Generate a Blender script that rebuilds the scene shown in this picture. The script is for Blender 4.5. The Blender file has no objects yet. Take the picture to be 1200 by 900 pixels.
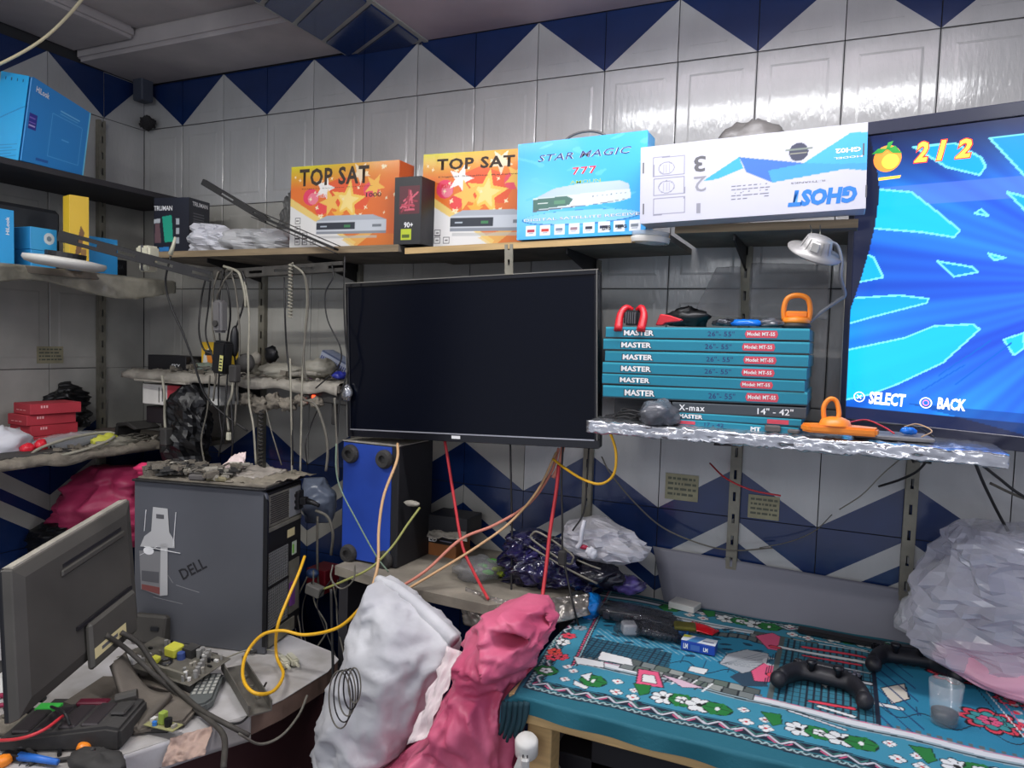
import bpy, bmesh, math, random
import numpy as np
from mathutils import Vector, Matrix, noise
V = Vector
sc = bpy.context.scene
# ---------------------------------------------------------------- camera
FPX = 851.93; YAW, PITCH, ROLL = -0.426, -0.059, 0.032
CAM = V((2.4368, -1.95, 1.5))
cy, sy, cp, sp = math.cos(YAW), math.sin(YAW), math.cos(PITCH), math.sin(PITCH)
Fv = V((sy*cp, cy*cp, sp)); _R0 = V((cy, -sy, 0)); _U0 = _R0.cross(Fv)
Rv = _R0*math.cos(ROLL)+_U0*math.sin(ROLL); Uv = -_R0*math.sin(ROLL)+_U0*math.cos(ROLL)
cam = bpy.data.cameras.new('camera'); co = bpy.data.objects.new('camera', cam)
sc.collection.objects.link(co)
mw = Matrix((Rv, Uv, -Fv)).transposed().to_4x4(); mw.translation = CAM; co.matrix_world = mw
cam.sensor_fit = 'HORIZONTAL'; cam.sensor_width = 36; cam.lens = FPX/1200*36; cam.clip_start = .02
sc.camera = co
# ---------------------------------------------------------------- world, lamps, exposure
w = bpy.data.worlds.new('world'); sc.world = w; w.use_nodes = True
w.node_tree.nodes['Background'].inputs[0].default_value = (.80, .84, 1.0, 1)
w.node_tree.nodes['Background'].inputs[1].default_value = .42
def area(name, loc, sx, sy_, power, col=(1, 1, 1), rot=(0, 0, 0)):
    l = bpy.data.lights.new(name, 'AREA'); l.shape = 'RECTANGLE'; l.size = sx; l.size_y = sy_
    l.energy = power; l.color = col
    o = bpy.data.objects.new(name, l); o.location = loc; o.rotation_euler = rot
    sc.collection.objects.link(o); return o
area('tube_lamp_light', (2.2, -.62, 2.30), 1.05, .04, 7.5, (.97, .98, 1.0))
area('tube_lamp_uplight', (2.2, -.62, 2.32), 1.05, .04, 5, (.97, .98, 1.0), (math.pi, 0, 0))
area('left_tube_light', (.85, -1.45, 2.33), 1.1, .05, 13, (.99, .98, .96))
area('left_tube_uplight', (.95, -1.45, 2.34), 1.1, .05, 4, (.99, .98, .96), (math.pi, 0, 0))
area('shop_front_light', (2.3, -3.1, 2.2), 1.8, .5, 9.5, (.95, .97, 1.0), (math.radians(38), 0, 0))
sc.view_settings.view_transform = 'Standard'; sc.view_settings.look = 'None'
sc.view_settings.gamma = 1; sc.view_settings.use_curve_mapping = False
sc.view_settings.exposure = 0.58
# ---------------------------------------------------------------- helpers
def ray(u, v): return Fv + Rv*((u-600)/FPX) - Uv*((v-450)/FPX)
def at(u, v, x=None, y=None, z=None, d=None):
    """point of the place seen at photograph pixel u,v lying on the plane x=, y= or z="""
    r = ray(u, v)
    t = (x-CAM.x)/r.x if x is not None else (y-CAM.y)/r.y if y is not None else (z-CAM.z)/r.z if z is not None else d
    return CAM + r*t
def lin(c):
    c = np.asarray(c, float)/255.
    return np.where(c <= .04045, c/12.92, ((c+.055)/1.055)**2.4)
_m = {}
def mat(key, col=(128, 128, 128), rough=.6, metal=0., var=0., vs=12., bump=0., bs=60., trans=0., alpha=1., emit=0., attr=False, coat=0., col2=None, spec=.5, stretch=None):
    if key in _m: return _m[key]
    m = bpy.data.materials.new(key); m.use_nodes = True; nt = m.node_tree; N = nt.nodes; L = nt.links
    b = N['Principled BSDF']; c = tuple(lin(col))+(1,)
    b.inputs['Base Color'].default_value = c; b.inputs['Roughness'].default_value = rough
    b.inputs['Metallic'].default_value = metal; b.inputs['Specular IOR Level'].default_value = spec
    b.inputs['Coat Weight'].default_value = coat; b.inputs['Coat Roughness'].default_value = .12
    b.inputs['Transmission Weight'].default_value = trans; b.inputs['Alpha'].default_value = alpha
    if trans: b.inputs['IOR'].default_value = 1.25
    if attr:
        a = N.new('ShaderNodeAttribute'); a.attribute_name = 'print'; L.new(a.outputs['Color'], b.inputs['Base Color'])
        if emit:
            b.inputs['Base Color'].default_value = (0, 0, 0, 1); L.remove(b.inputs['Base Color'].links[0])
            L.new(a.outputs['Color'], b.inputs['Emission Color']); b.inputs['Emission Strength'].default_value = emit
    elif emit:
        b.inputs['Emission Color'].default_value = c; b.inputs['Emission Strength'].default_value = emit
    if var or bump:
        tc = N.new('ShaderNodeTexCoord'); src = tc.outputs['Object']
        if stretch:
            mp = N.new('ShaderNodeMapping'); mp.inputs['Scale'].default_value = stretch; L.new(src, mp.inputs[0]); src = mp.outputs[0]
    if var:
        n = N.new('ShaderNodeTexNoise'); n.inputs['Scale'].default_value = vs; n.inputs['Detail'].default_value = 6
        L.new(src, n.inputs['Vector'])
        r = N.new('ShaderNodeValToRGB'); r.color_ramp.elements[0].position = .34; r.color_ramp.elements[1].position = .66
        k = tuple(lin(col2)) if col2 is not None else tuple(x*(1-var) for x in c[:3])
        r.color_ramp.elements[0].color = k+(1,); r.color_ramp.elements[1].color = c
        L.new(n.outputs[0], r.inputs[0])
        if not attr: L.new(r.outputs[0], b.inputs['Base Color'])
    if bump:
        n2 = N.new('ShaderNodeTexNoise'); n2.inputs['Scale'].default_value = bs; n2.inputs['Detail'].default_value = 3
        L.new(src, n2.inputs['Vector'])
        bp = N.new('ShaderNodeBump'); bp.inputs['Strength'].default_value = bump; bp.inputs['Distance'].default_value = .004
        L.new(n2.outputs[0], bp.inputs['Height']); L.new(bp.outputs[0], b.inputs['Normal'])
    _m[key] = m; return m
class MB:
    def __init__(s): s.v = []; s.f = []; s.m = []
    def add(s, vs, fs, mi=0):
        o = len(s.v); s.v += [tuple(p) for p in vs]; s.f += [tuple(i+o for i in f) for f in fs]; s.m += [mi]*len(fs); return s
    def box(s, x0, x1, y0, y1, z0, z1, mi=0, M=None):
        vs = [V((x, y, z)) for x in (x0, x1) for y in (y0, y1) for z in (z0, z1)]
        if M is not None: vs = [M@p for p in vs]
        return s.add(vs, [(0, 1, 3, 2), (4, 6, 7, 5), (0, 4, 5, 1), (2, 3, 7, 6), (0, 2, 6, 4), (1, 5, 7, 3)], mi)
    def bar(s, p0, p1, w, t, up=V((0, 0, 1)), mi=0):
        p0, p1 = V(p0), V(p1); d = (p1-p0); L = d.length; d.normalize(); sd = d.cross(up).normalized(); u2 = sd.cross(d)
        M = Matrix((d, sd, u2)).transposed().to_4x4(); M.translation = p0
        return s.box(0, L, -t/2, t/2, -w/2, w/2, mi, M)
    def prism(s, pts, h, fr, mi=0, base=0.):
        o, ex, ey = fr; n = ex.cross(ey).normalized(); k = len(pts)
        vs = [o+ex*a+ey*b+n*base for a, b in pts]+[o+ex*a+ey*b+n*(base+h) for a, b in pts]
        return s.add(vs, [tuple(range(k-1, -1, -1)), tuple(range(k, 2*k))]+[(i, (i+1) % k, (i+1) % k+k, i+k) for i in range(k)], mi)
    def tube(s, pts, r, n=6, mi=0, r1=None, cap=True):
        pts = [V(p) for p in pts]; rings = []; up = V((.13, .27, .95))
        for i, p in enumerate(pts):
            t = (pts[min(i+1, len(pts)-1)]-pts[max(i-1, 0)])
            if t.length < 1e-9: t = V((0, 0, 1))
            t.normalize(); a = t.cross(up)
            if a.length < .05: a = t.cross(V((1, 0, 0)))
            a.normalize(); up = a.cross(t).normalized(); b = up
            rr = r if r1 is None else r+(r1-r)*i/(len(pts)-1)
            rings.append([p+(a*math.cos(2*math.pi*k/n)+b*math.sin(2*math.pi*k/n))*rr for k in range(n)])
        vs = [q for R_ in rings for q in R_]
        fs = [(i*n+k, i*n+(k+1) % n, (i+1)*n+(k+1) % n, (i+1)*n+k) for i in range(len(pts)-1) for k in range(n)]
        if cap: fs += [tuple(range(n-1, -1, -1)), tuple(range(len(vs)-n, len(vs)))]
        return s.add(vs, fs, mi)
    def cyl(s, p0, p1, r, n=16, mi=0, r1=None): return s.tube([p0, p1], r, n, mi, r1)
    def lathe(s, prof, n=20, M=None, mi=0):
        M = M or Matrix(); vs = [M@V((r*math.cos(2*math.pi*k/n), r*math.sin(2*math.pi*k/n), z)) for r, z in prof for k in range(n)]
        return s.add(vs, [(i*n+k, i*n+(k+1) % n, (i+1)*n+(k+1) % n, (i+1)*n+k) for i in range(len(prof)-1) for k in range(n)], mi)
    def grid(s, fn, nu, nv, mi=0, wrap=False):
        vs = [fn(i/nu, j/nv) for j in range(nv+1) for i in range(nu+(0 if wrap else 1))]; W = nu if wrap else nu+1
        return s.add(vs, [(j*W+i, j*W+(i+1) % W, (j+1)*W+(i+1) % W, (j+1)*W+i) for j in range(nv) for i in range(nu)], mi)
    def build(s, name, mats, parent=None, bev=0., smooth=False, seg=1, solid=0.):
        me = bpy.data.meshes.new(name); me.from_pydata(s.v, [], s.f)
        if not isinstance(mats, (list, tuple)): mats = [mats]
        for m in mats: me.materials.append(m)
        me.polygons.foreach_set('material_index', s.m)
        bm = bmesh.new(); bm.from_mesh(me)
        if bev:
            ed = [e for e in bm.edges if len(e.link_faces) == 2 and e.calc_face_angle(0) > .6]
            bmesh.ops.bevel(bm, geom=ed, offset=bev, segments=seg, affect='EDGES', clamp_overlap=True)
        bmesh.ops.recalc_face_normals(bm, faces=bm.faces[:]); bm.to_mesh(me); bm.free()
        if smooth: me.polygons.foreach_set('use_smooth', [True]*len(me.polygons))
        o = bpy.data.objects.new(name, me); sc.collection.objects.link(o)
        if parent is not None: o.parent = parent
        if solid:
            md = o.modifiers.new('thickness', 'SOLIDIFY'); md.thickness = solid
        return o
def tag(o, label, cat, group=None):
    o['label'] = label; o['category'] = cat
    if group: o['group'] = group
    return o
def thing(name, label, cat, loc=(0, 0, 0), rot=(0, 0, 0), group=None):
    o = bpy.data.objects.new(name, None); sc.collection.objects.link(o); o.empty_display_size = .05
    o.location = loc; o.rotation_euler = rot; tag(o, label, cat, group)
    o_M[o.name] = Matrix.Translation(V(loc)) @ __import__('mathutils').Euler(rot).to_matrix().to_4x4()
    return o
o_M = {}
def under(c, p):
    c.parent = p
    for k in ('label', 'category', 'group'):
        if k in c: del c[k]
    return c
def struct(o): o['kind'] = 'structure'; return o
def dup(root, loc=None, rot=None, label=None):
    r = root.copy(); sc.collection.objects.link(r)
    if loc is not None: r.location = loc
    if rot is not None: r.rotation_euler = rot
    if label: r['label'] = label
    for ch in list(root.children):
        c = ch.copy(); sc.collection.objects.link(c); c.parent = r
        for g in list(ch.children):
            d = g.copy(); sc.collection.objects.link(d); d.parent = c
    return r
def relabel(o, label): o['label'] = label; return o
def crom(pts, k=8):
    pts = [V(p) for p in pts]; P = [pts[0]*2-pts[1]]+pts+[pts[-1]*2-pts[-2]]; out = []
    for i in range(1, len(P)-2):
        for j in range(k):
            t = j/k; a, b, c, d = P[i-1], P[i], P[i+1], P[i+2]
            out.append(.5*((2*b)+(c-a)*t+(2*a-5*b+4*c-d)*t*t+(3*b-a-3*c+d)*t**3))
    out.append(pts[-1]); return out
def W3(p):
    if isinstance(p, Vector): return p
    return at(p[0], p[1], y=p[2])
def cab(label, pts, r, m, cat='cable', name='cable', k=7, group=None, parent=None):
    o = MB().tube(crom([W3(p) for p in pts], k), r, 6).build(name, m, parent, smooth=True)
    if parent is None: tag(o, label, cat, group)
    return o
# --- printed faces: a colour grid carried by a fine mesh
class Print:
    def __init__(s, w, h, res=.002, bg=(255, 255, 255)):
        s.w, s.h = w, h; s.nx, s.ny = max(2, int(w/res)), max(2, int(h/res))
        s.X, s.Y = np.meshgrid(np.linspace(0, w, s.nx+1), np.linspace(0, h, s.ny+1)); s.c = np.empty(s.X.shape+(3,)); s.c[:] = bg
    def put(s, mask, col, a=1.):
        s.c[mask] = s.c[mask]*(1-a)+np.array(col, float)*a; return s
    def inside(s, pts):
        m = np.zeros(s.X.shape, bool); n = len(pts)
        for i in range(n):
            x0, y0 = pts[i]; x1, y1 = pts[(i+1) % n]
            if y0 == y1: continue
            m ^= ((s.Y < y0) != (s.Y < y1)) & (s.X < (x1-x0)*(s.Y-y0)/(y1-y0)+x0)
        return m
    def poly(s, pts, col, a=1., edge=None, ew=.003):
        s.put(s.inside(pts), col, a)
        if edge is not None:
            for i in range(len(pts)): s.line(pts[i], pts[(i+1) % len(pts)], ew, edge)
        return s
    def rect(s, x0, y0, x1, y1, col, a=1.): return s.put((s.X >= x0) & (s.X <= x1) & (s.Y >= y0) & (s.Y <= y1), col, a)
    def ell(s, x, y, rx, ry, col, a=1.): return s.put(((s.X-x)/rx)**2+((s.Y-y)/ry)**2 < 1, col, a)
    def line(s, p, q, t, col, a=1.):
        dx, dy = q[0]-p[0], q[1]-p[1]; L = dx*dx+dy*dy+1e-12
        u = np.clip(((s.X-p[0])*dx+(s.Y-p[1])*dy)/L, 0, 1)
        return s.put((s.X-p[0]-u*dx)**2+(s.Y-p[1]-u*dy)**2 < t*t/4, col, a)
    def star(s, x, y, r, col, rot=0., n=5, k=.42, a=1.):
        return s.poly([(x+(r if i % 2 == 0 else r*k)*math.sin(rot+math.pi*i/n), y+(r if i % 2 == 0 else r*k)*math.cos(rot+math.pi*i/n)) for i in range(2*n)], col, a)
    def flower(s, x, y, r, col, n=6, mid=(20, 20, 20), edge=(15, 30, 40), rot=0.):
        dx, dy = s.X-x, s.Y-y; rr = np.hypot(dx, dy); th = np.arctan2(dy, dx)
        R_ = r*(.72+.28*np.abs(np.cos(th*n/2+rot)))
        s.put(rr < R_*1.13, edge); s.put(rr < R_, col); s.put((rr < R_) & (np.abs(np.cos(th*n/2+rot)) < .16) & (rr > r*.3), edge)
        s.put(rr < r*.25, mid); return s
    def mesh(s, name, m, parent, fr=None, fn=None):
        if fn is None:
            o, ex, ey = fr; P = np.array(o)[None, None]+s.X[..., None]*np.array(ex)+s.Y[..., None]*np.array(ey)
        else: P = fn(s.X, s.Y)
        nx, ny = s.nx+1, s.ny+1; me = bpy.data.meshes.new(name)
        i = np.arange((ny-1)*nx).reshape(ny-1, nx)[:, :-1].ravel()
        F = np.stack([i, i+1, i+1+nx, i+nx], 1).astype(np.int32)
        me.vertices.add(nx*ny); me.vertices.foreach_set('co', P.reshape(-1).astype(np.float32))
        me.loops.add(F.size); me.loops.foreach_set('vertex_index', F.ravel())
        me.polygons.add(len(F)); me.polygons.foreach_set('loop_start', np.arange(0, F.size, 4, dtype=np.int32))
        me.update(calc_edges=True)
        a = me.color_attributes.new('print', 'FLOAT_COLOR', 'POINT')
        c = np.ones((nx*ny, 4), np.float32); c[:, :3] = lin(np.clip(s.c, 0, 255)).reshape(-1, 3); a.data.foreach_set('color', c.ravel())
        me.materials.append(m); me.polygons.foreach_set('use_smooth', [True]*len(me.polygons))
        ob = bpy.data.objects.new(name, me); sc.collection.objects.link(ob); ob.parent = parent; return ob
def txt(parent, s, fr, rect, m, bold=.0, lift=.0004, shear=0., flip=False, name='lettering', spacing=1.):
    cu = bpy.data.curves.new(name, 'FONT'); cu.body = s; cu.size = 1; cu.resolution_u = 2; cu.offset = bold; cu.shear = shear; cu.space_character = spacing
    to = bpy.data.objects.new('t', cu); me = bpy.data.meshes.new_from_object(to); bpy.data.objects.remove(to); bpy.data.curves.remove(cu)
    n = len(me.vertices); a = np.empty(n*3, np.float32); me.vertices.foreach_get('co', a); a = a.reshape(-1, 3)
    mn, mx = a.min(0), a.max(0); x0, y0, x1, y1 = rect
    k = (a[:, :2]-mn[:2])/(mx[:2]-mn[:2])
    if flip: k = 1-k
    X = x0+k[:, 0]*(x1-x0); Y = y0+k[:, 1]*(y1-y0); o, ex, ey = fr; nn = ex.cross(ey).normalized()
    P = np.array(o+nn*lift)[None]+X[:, None]*np.array(ex)+Y[:, None]*np.array(ey)
    me.vertices.foreach_set('co', P.astype(np.float32).ravel()); me.materials.clear(); me.materials.append(m)
    me.polygons.foreach_set('material_index', [0]*len(me.polygons)); me.update(); me.name = name
    ob = bpy.data.objects.new(name, me); sc.collection.objects.link(ob); ob.parent = parent; return ob
def decal(parent, name, polys, fr, mats, th=.0004):
    b = MB()
    for pts, mi in polys: b.prism(pts, th, fr, mi)
    return b.build(name, mats, parent)
AX, AY, AZ = V((1, 0, 0)), V((0, 1, 0)), V((0, 0, 1))
class Carton:
    """cardboard carton: base centre at loc, front face towards -Y"""
    def __init__(s, name, label, cat, loc, w, d, h, m, yaw=0., roll=0., pitch=0., group=None, bev=.0015, body='carton_body', flaps=True):
        s.w, s.d, s.h = w, d, h; s.root = thing(name, label, cat, loc, (pitch, roll, yaw), group); s.M = o_M[s.root.name]
        MB().box(-w/2, w/2, -d/2, d/2, 0, h).build(body, m, s.root, bev=bev)
        e = .0007
        s.F = dict(front=(V((-w/2, -d/2-e, 0)), AX, AZ), right=(V((w/2+e, -d/2, 0)), AY, AZ), left=(V((-w/2-e, d/2, 0)), -AY, AZ), top=(V((-w/2, -d/2, h+e)), AX, AY))
    def fpx(s, face, u, v):
        o, ex, ey = s.F[face]; R_ = s.M.to_3x3(); O = s.M@o; X = R_@ex; Y = R_@ey; n = X.cross(Y); r = ray(u, v)
        q = CAM+r*((O-CAM).dot(n)/r.dot(n))-O; return (q.dot(X), q.dot(Y))
    def rect(s, face, u0, v0, u1, v1):
        a = s.fpx(face, u0, v0); b = s.fpx(face, u1, v1); return (a[0], a[1], b[0], b[1])
    def text(s, face, t, bl, tr, m, **k): return txt(s.root, t, s.F[face], s.rect(face, *bl, *tr), m, **k)
def qbox(name, label, cat, px, Y, depth, m, zrest=None, yoff=0, **k):
    q = [at(*p, y=Y) for p in px]; w = ((q[1]-q[0]).length+(q[2]-q[3]).length)/2; h = ((q[3]-q[0]).length+(q[2]-q[1]).length)/2
    b = q[2]-q[3]; t = q[1]-q[0]; roll = -math.atan2(b.z+t.z, b.x+t.x); c = (q[2]+q[3])/2; c.x = (q[0].x+q[1].x+q[2].x+q[3].x)/4+math.sin(-roll)*h*.5*0
    if zrest is not None: c.z = zrest
    c.y = Y+depth/2
    return Carton(name, label, cat, c, w, depth, h, m, roll=roll, **k)
def nz(p, f, seed): return noise.noise(V((p[0]*f+seed*7.3, p[1]*f-seed*3.1, p[2]*f+seed*1.7)))
def crump(p, f, seed):
    """creased height, sharp ridges between concave cells, 0 in the mean"""
    q = V((p[0]*f+seed*7.3, p[1]*f-seed*3.1, p[2]*f+seed*1.7)); q = q+V((noise.noise(q*.8), noise.noise(q*.8+V((9, 0, 0))), noise.noise(q*.8+V((0, 9, 0)))))*.6
    d = noise.voronoi(q)[0]; s_ = 0.; a = .5; k = 1.9
    for _ in range(3):
        s_ += a*(.5-2.2*abs(noise.noise(q*k+V((k, 0, k))))); a *= .55; k *= 2.1
    return .16-(d[1]-d[0])*.42+s_*.75
def lerp_path(pts, t):
    L = [0]
    for a, b in zip(pts, pts[1:]): L.append(L[-1]+math.hypot(b[0]-a[0], b[1]-a[1]))
    x = t*L[-1]
    for i in range(len(pts)-1):
        if x <= L[i+1] or i == len(pts)-2:
            k = (x-L[i])/max(1e-9, L[i+1]-L[i]); return (pts[i][0]+(pts[i+1][0]-pts[i][0])*k, pts[i][1]+(pts[i+1][1]-pts[i][1])*k)
def bag(name, label, cat, L, R_, Y, th, m, seed=1, amp=.02, f=9., n=44, rows=40, dy=0., parent=None, pw=.5, zmin=None, Yb=None, smooth=True, dents=()):
    L = [lerp_path(L, i/rows) for i in range(rows+1)]; R_ = [lerp_path(R_, i/rows) for i in range(rows+1)]
    def fn(a, t):
        i = int(round(t*rows)); yy = Y+((Yb if Yb is not None else Y)-Y)*t
        pl, pr = at(*L[i], y=yy), at(*R_[i], y=yy); c = (pl+pr)/2; A = a*2*math.pi
        g = max(.04, math.sin(math.pi*min(1, max(0, .03+t*.94)))**pw)
        p = c-(pr-pl)/2*math.cos(A)+V((0, -th*g*math.sin(A), 0)); nrm = (p-c); nrm = nrm.normalized() if nrm.length > 1e-6 else V((0, -1, 0))
        p = p+nrm*amp*crump(p, f, seed)*min(1, g*1.3)+V((0, -1, 0))*amp*.6*nz(p, f*2.2, seed+5)
        for (dc, rx, rz, dp_) in dents:
            e_ = ((p.x-dc.x)/rx)**2+((p.z-dc.z)/rz)**2
            if p.y < yy and e_ < 4: p.y += dp_*math.exp(-e_*1.6)
        if zmin is not None: p.z = max(p.z, zmin)
        return p
    b = MB().grid(fn, n, rows, wrap=True); k = len(b.v)
    b.f.append(tuple(range(n))); b.m.append(0); b.f.append(tuple(range(k-n, k))); b.m.append(0)
    o = b.build(name, m, parent, smooth=smooth)
    if parent is None: tag(o, label, cat)
    return o
def lump(name, label, cat, c, r, m, seed=1, amp=.3, f=18., n=26, parent=None, group=None, floor=None, rot=0., smooth=True):
    c = V(c)
    def fn(a, t):
        A = a*2*math.pi; B = -math.pi/2+math.pi*t; d = V((math.cos(B)*math.cos(A), math.cos(B)*math.sin(A), math.sin(B)))
        p = V((d.x*r[0], d.y*r[1], d.z*r[2])); k = 1+amp*crump(p, f, seed)*1.6+amp*.5*nz(p, f*2, seed+3)
        p = p*k; p = V((p.x*math.cos(rot)-p.y*math.sin(rot), p.x*math.sin(rot)+p.y*math.cos(rot), p.z))+c
        if floor is not None: p.z = max(p.z, floor+.0005)
        return p
    o = MB().grid(fn, n, n*2//3, wrap=True).build(name, m, parent, smooth=smooth)
    if parent is None: tag(o, label, cat, group)
    return o
def sheet(name, label, cat, pts, m, seed=1, amp=.004, f=20., nu=24, nv=16, th=.0008, parent=None, sag=0., group=None):
    a, b, c, d = [W3(p) for p in pts]; nn = (b-a).cross(d-a).normalized()   # a-b front, d-c back
    def fn(u, v):
        p = a.lerp(b, u).lerp(d.lerp(c, u), v); return p+nn*(amp*crump(p, f, seed)*2)+V((0, 0, -sag*4*u*(1-u)))
    o = MB().grid(fn, nu, nv).build(name, m, parent, smooth=True, solid=th)
    if parent is None: tag(o, label, cat, group)
    return o
def slotted(mb, p0, p1, w, t, face, pitch=.05, hl=.026, hw=.006, mi=0):
    """a flat strip from p0 to p1 with a row of real slots; face = outward normal"""
    p0, p1 = V(p0), V(p1); d = p1-p0; L = d.length; d.normalize(); nrm = V(face).normalized(); sd = nrm.cross(d).normalized(); nrm = d.cross(sd).normalized()
    M = Matrix((d, sd, nrm)).transposed().to_4x4(); M.translation = p0
    mb.box(0, L, -w/2, -hw/2, -t/2, t/2, mi, M); mb.box(0, L, hw/2, w/2, -t/2, t/2, mi, M); x = 0.
    n = max(1, int(L/pitch)); pit = L/n
    for i in range(n):
        mb.box(i*pit, i*pit+pit-hl, -hw/2, hw/2, -t/2, t/2, mi, M)
    return mb
# ---------------------------------------------------------------- materials
TILE = mat('glazed white tile', (190, 190, 188), .15, var=.14, vs=5, bump=.26, bs=62, coat=.3, stretch=(1.6, 1.6, .5))
TILEO = mat('dusty white tile', (182, 180, 172), .3, var=.22, vs=7, bump=.08, bs=38)
NAVY = mat('glazed navy tile', (28, 50, 98), .16, var=.25, vs=6, bump=.08, bs=40, coat=.3)
GROUT = mat('dark grout', (48, 48, 50), .9)
PLAST = mat('grey plaster', (186, 180, 178), .85, var=.25, vs=2.2, bump=.4, bs=14, col2=(140, 134, 136))
WOOD = mat('dusty plywood', (158, 138, 108), .7, var=.4, vs=18, bump=.2, bs=50, stretch=(.3, 1, 4))
PINE = mat('pine board', (205, 172, 118), .6, var=.25, vs=14, bump=.1, bs=40, stretch=(.4, 2, 6))
UNDER = mat('dark laminate underside', (52, 50, 54), .7, var=.3, vs=9)
STEEL = mat('dusty grey steel', (142, 138, 124), .5, .35, var=.25, vs=30)
BLKM = mat('black painted steel', (38, 37, 38), .5, .3, var=.3, vs=25)
BLK = mat('black plastic', (22, 22, 25), .42, var=.2, vs=20)
BLKG = mat('gloss black plastic', (12, 12, 18), .16, coat=.3)
DUSTB = mat('dusty black plastic', (62, 60, 58), .75, var=.45, vs=14, bump=.15, bs=90)
DUST = mat('thick grey dust', (138, 130, 117), .95, var=.4, vs=26, bump=.6, bs=120)
DUSTL = mat('pale dust', (168, 162, 150), .95, var=.35, vs=22, bump=.5, bs=110)
WHITE = mat('white plastic', (218, 216, 210), .5, var=.12, vs=20)
CREAM = mat('cream plastic', (205, 202, 180), .5, var=.15, vs=25)
PAPER = mat('white paper', (222, 220, 216), .8, var=.1, vs=15)
FOIL = mat('silver foil wrap', (205, 206, 210), .24, .85, var=.3, vs=20, bump=.5, bs=45)
DIRTF = mat('dirty clear wrap', (150, 146, 132), .28, var=.35, vs=16, bump=.4, bs=60, coat=.4)
CLEAR = mat('clear plastic film', (225, 228, 232), .14, alpha=.38, bump=.5, bs=40)
CLEARD = mat('hazy clear film', (150, 150, 152), .22, alpha=.42, bump=.3, bs=30)
BAGW = mat('white carrier plastic', (214, 214, 220), .38, bump=.35, bs=36, coat=.2)
BAGK = mat('black bin plastic', (17, 17, 19), .42, bump=.3, bs=40)
CBLK = mat('black cable', (32, 31, 31), .55); CGRY = mat('dusty grey cable', (112, 108, 98), .8, var=.3, vs=40)
CWHT = mat('off white cable', (158, 154, 138), .65, var=.2, vs=40); CYEL = mat('yellow cable', (236, 180, 38), .45)
CPNK = mat('salmon cable', (205, 130, 110), .6); CRED = mat('red cable', (200, 52, 60), .5); CTAN = mat('tan cable', (205, 165, 120), .6)
PRN = mat('printed card', rough=.42, attr=True, coat=.15); PRNM = mat('printed matt', rough=.75, attr=True)
inkW = mat('white ink', (240, 240, 240), .5); inkK = mat('black ink', (28, 26, 30), .5); inkG = mat('dark grey ink', (92, 92, 96), .5)
inkR = mat('red ink', (222, 40, 60), .5); inkN = mat('navy ink', (38, 42, 110), .5); inkB = mat('blue ink', (40, 120, 205), .5); inkY = mat('yellow green ink', (170, 200, 50), .5)
HIB = mat('bright blue card', (52, 160, 228), .45, coat=.1); ORG = mat('orange plastic', (245, 140, 38), .38); REDP = mat('red plastic', (205, 32, 44), .4)
# ================================================================ the setting
ZA = 2.245; RW = .2962; TW = .2; ZC = 2.405; XR = 4.0; YF = -3.0; G = .0012
def wallroot(name, M, x0, x1):
    r = MB(); r.box(x0, x1, .006, .12, 0, ZC+.2, 0, M)
    return struct(r.build(name, GROUT))
def tile_mesh(poly, mats, split=None):
    """one glazed tile with bevelled rim; local x right, z up, face towards -y. split: list of (polygon, material)"""
    b = MB(); fr = (V((0, 0, 0)), AX, AZ)
    for pts, mi in split: b.prism(pts, .0065, fr, mi, base=-.006)
    return b
def clip(pts, a, b_, c):
    """keep the part of a polygon with a*x+b*y+c >= 0"""
    out = []
    for i in range(len(pts)):
        p, q = pts[i], pts[(i+1) % len(pts)]; d0 = a*p[0]+b_*p[1]+c; d1 = a*q[0]+b_*q[1]+c
        if d0 >= 0: out.append(p)
        if d0*d1 < 0: t = d0/(d0-d1); out.append((p[0]+(q[0]-p[0])*t, p[1]+(q[1]-p[1])*t))
    return out
_tiles = {}
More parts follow.
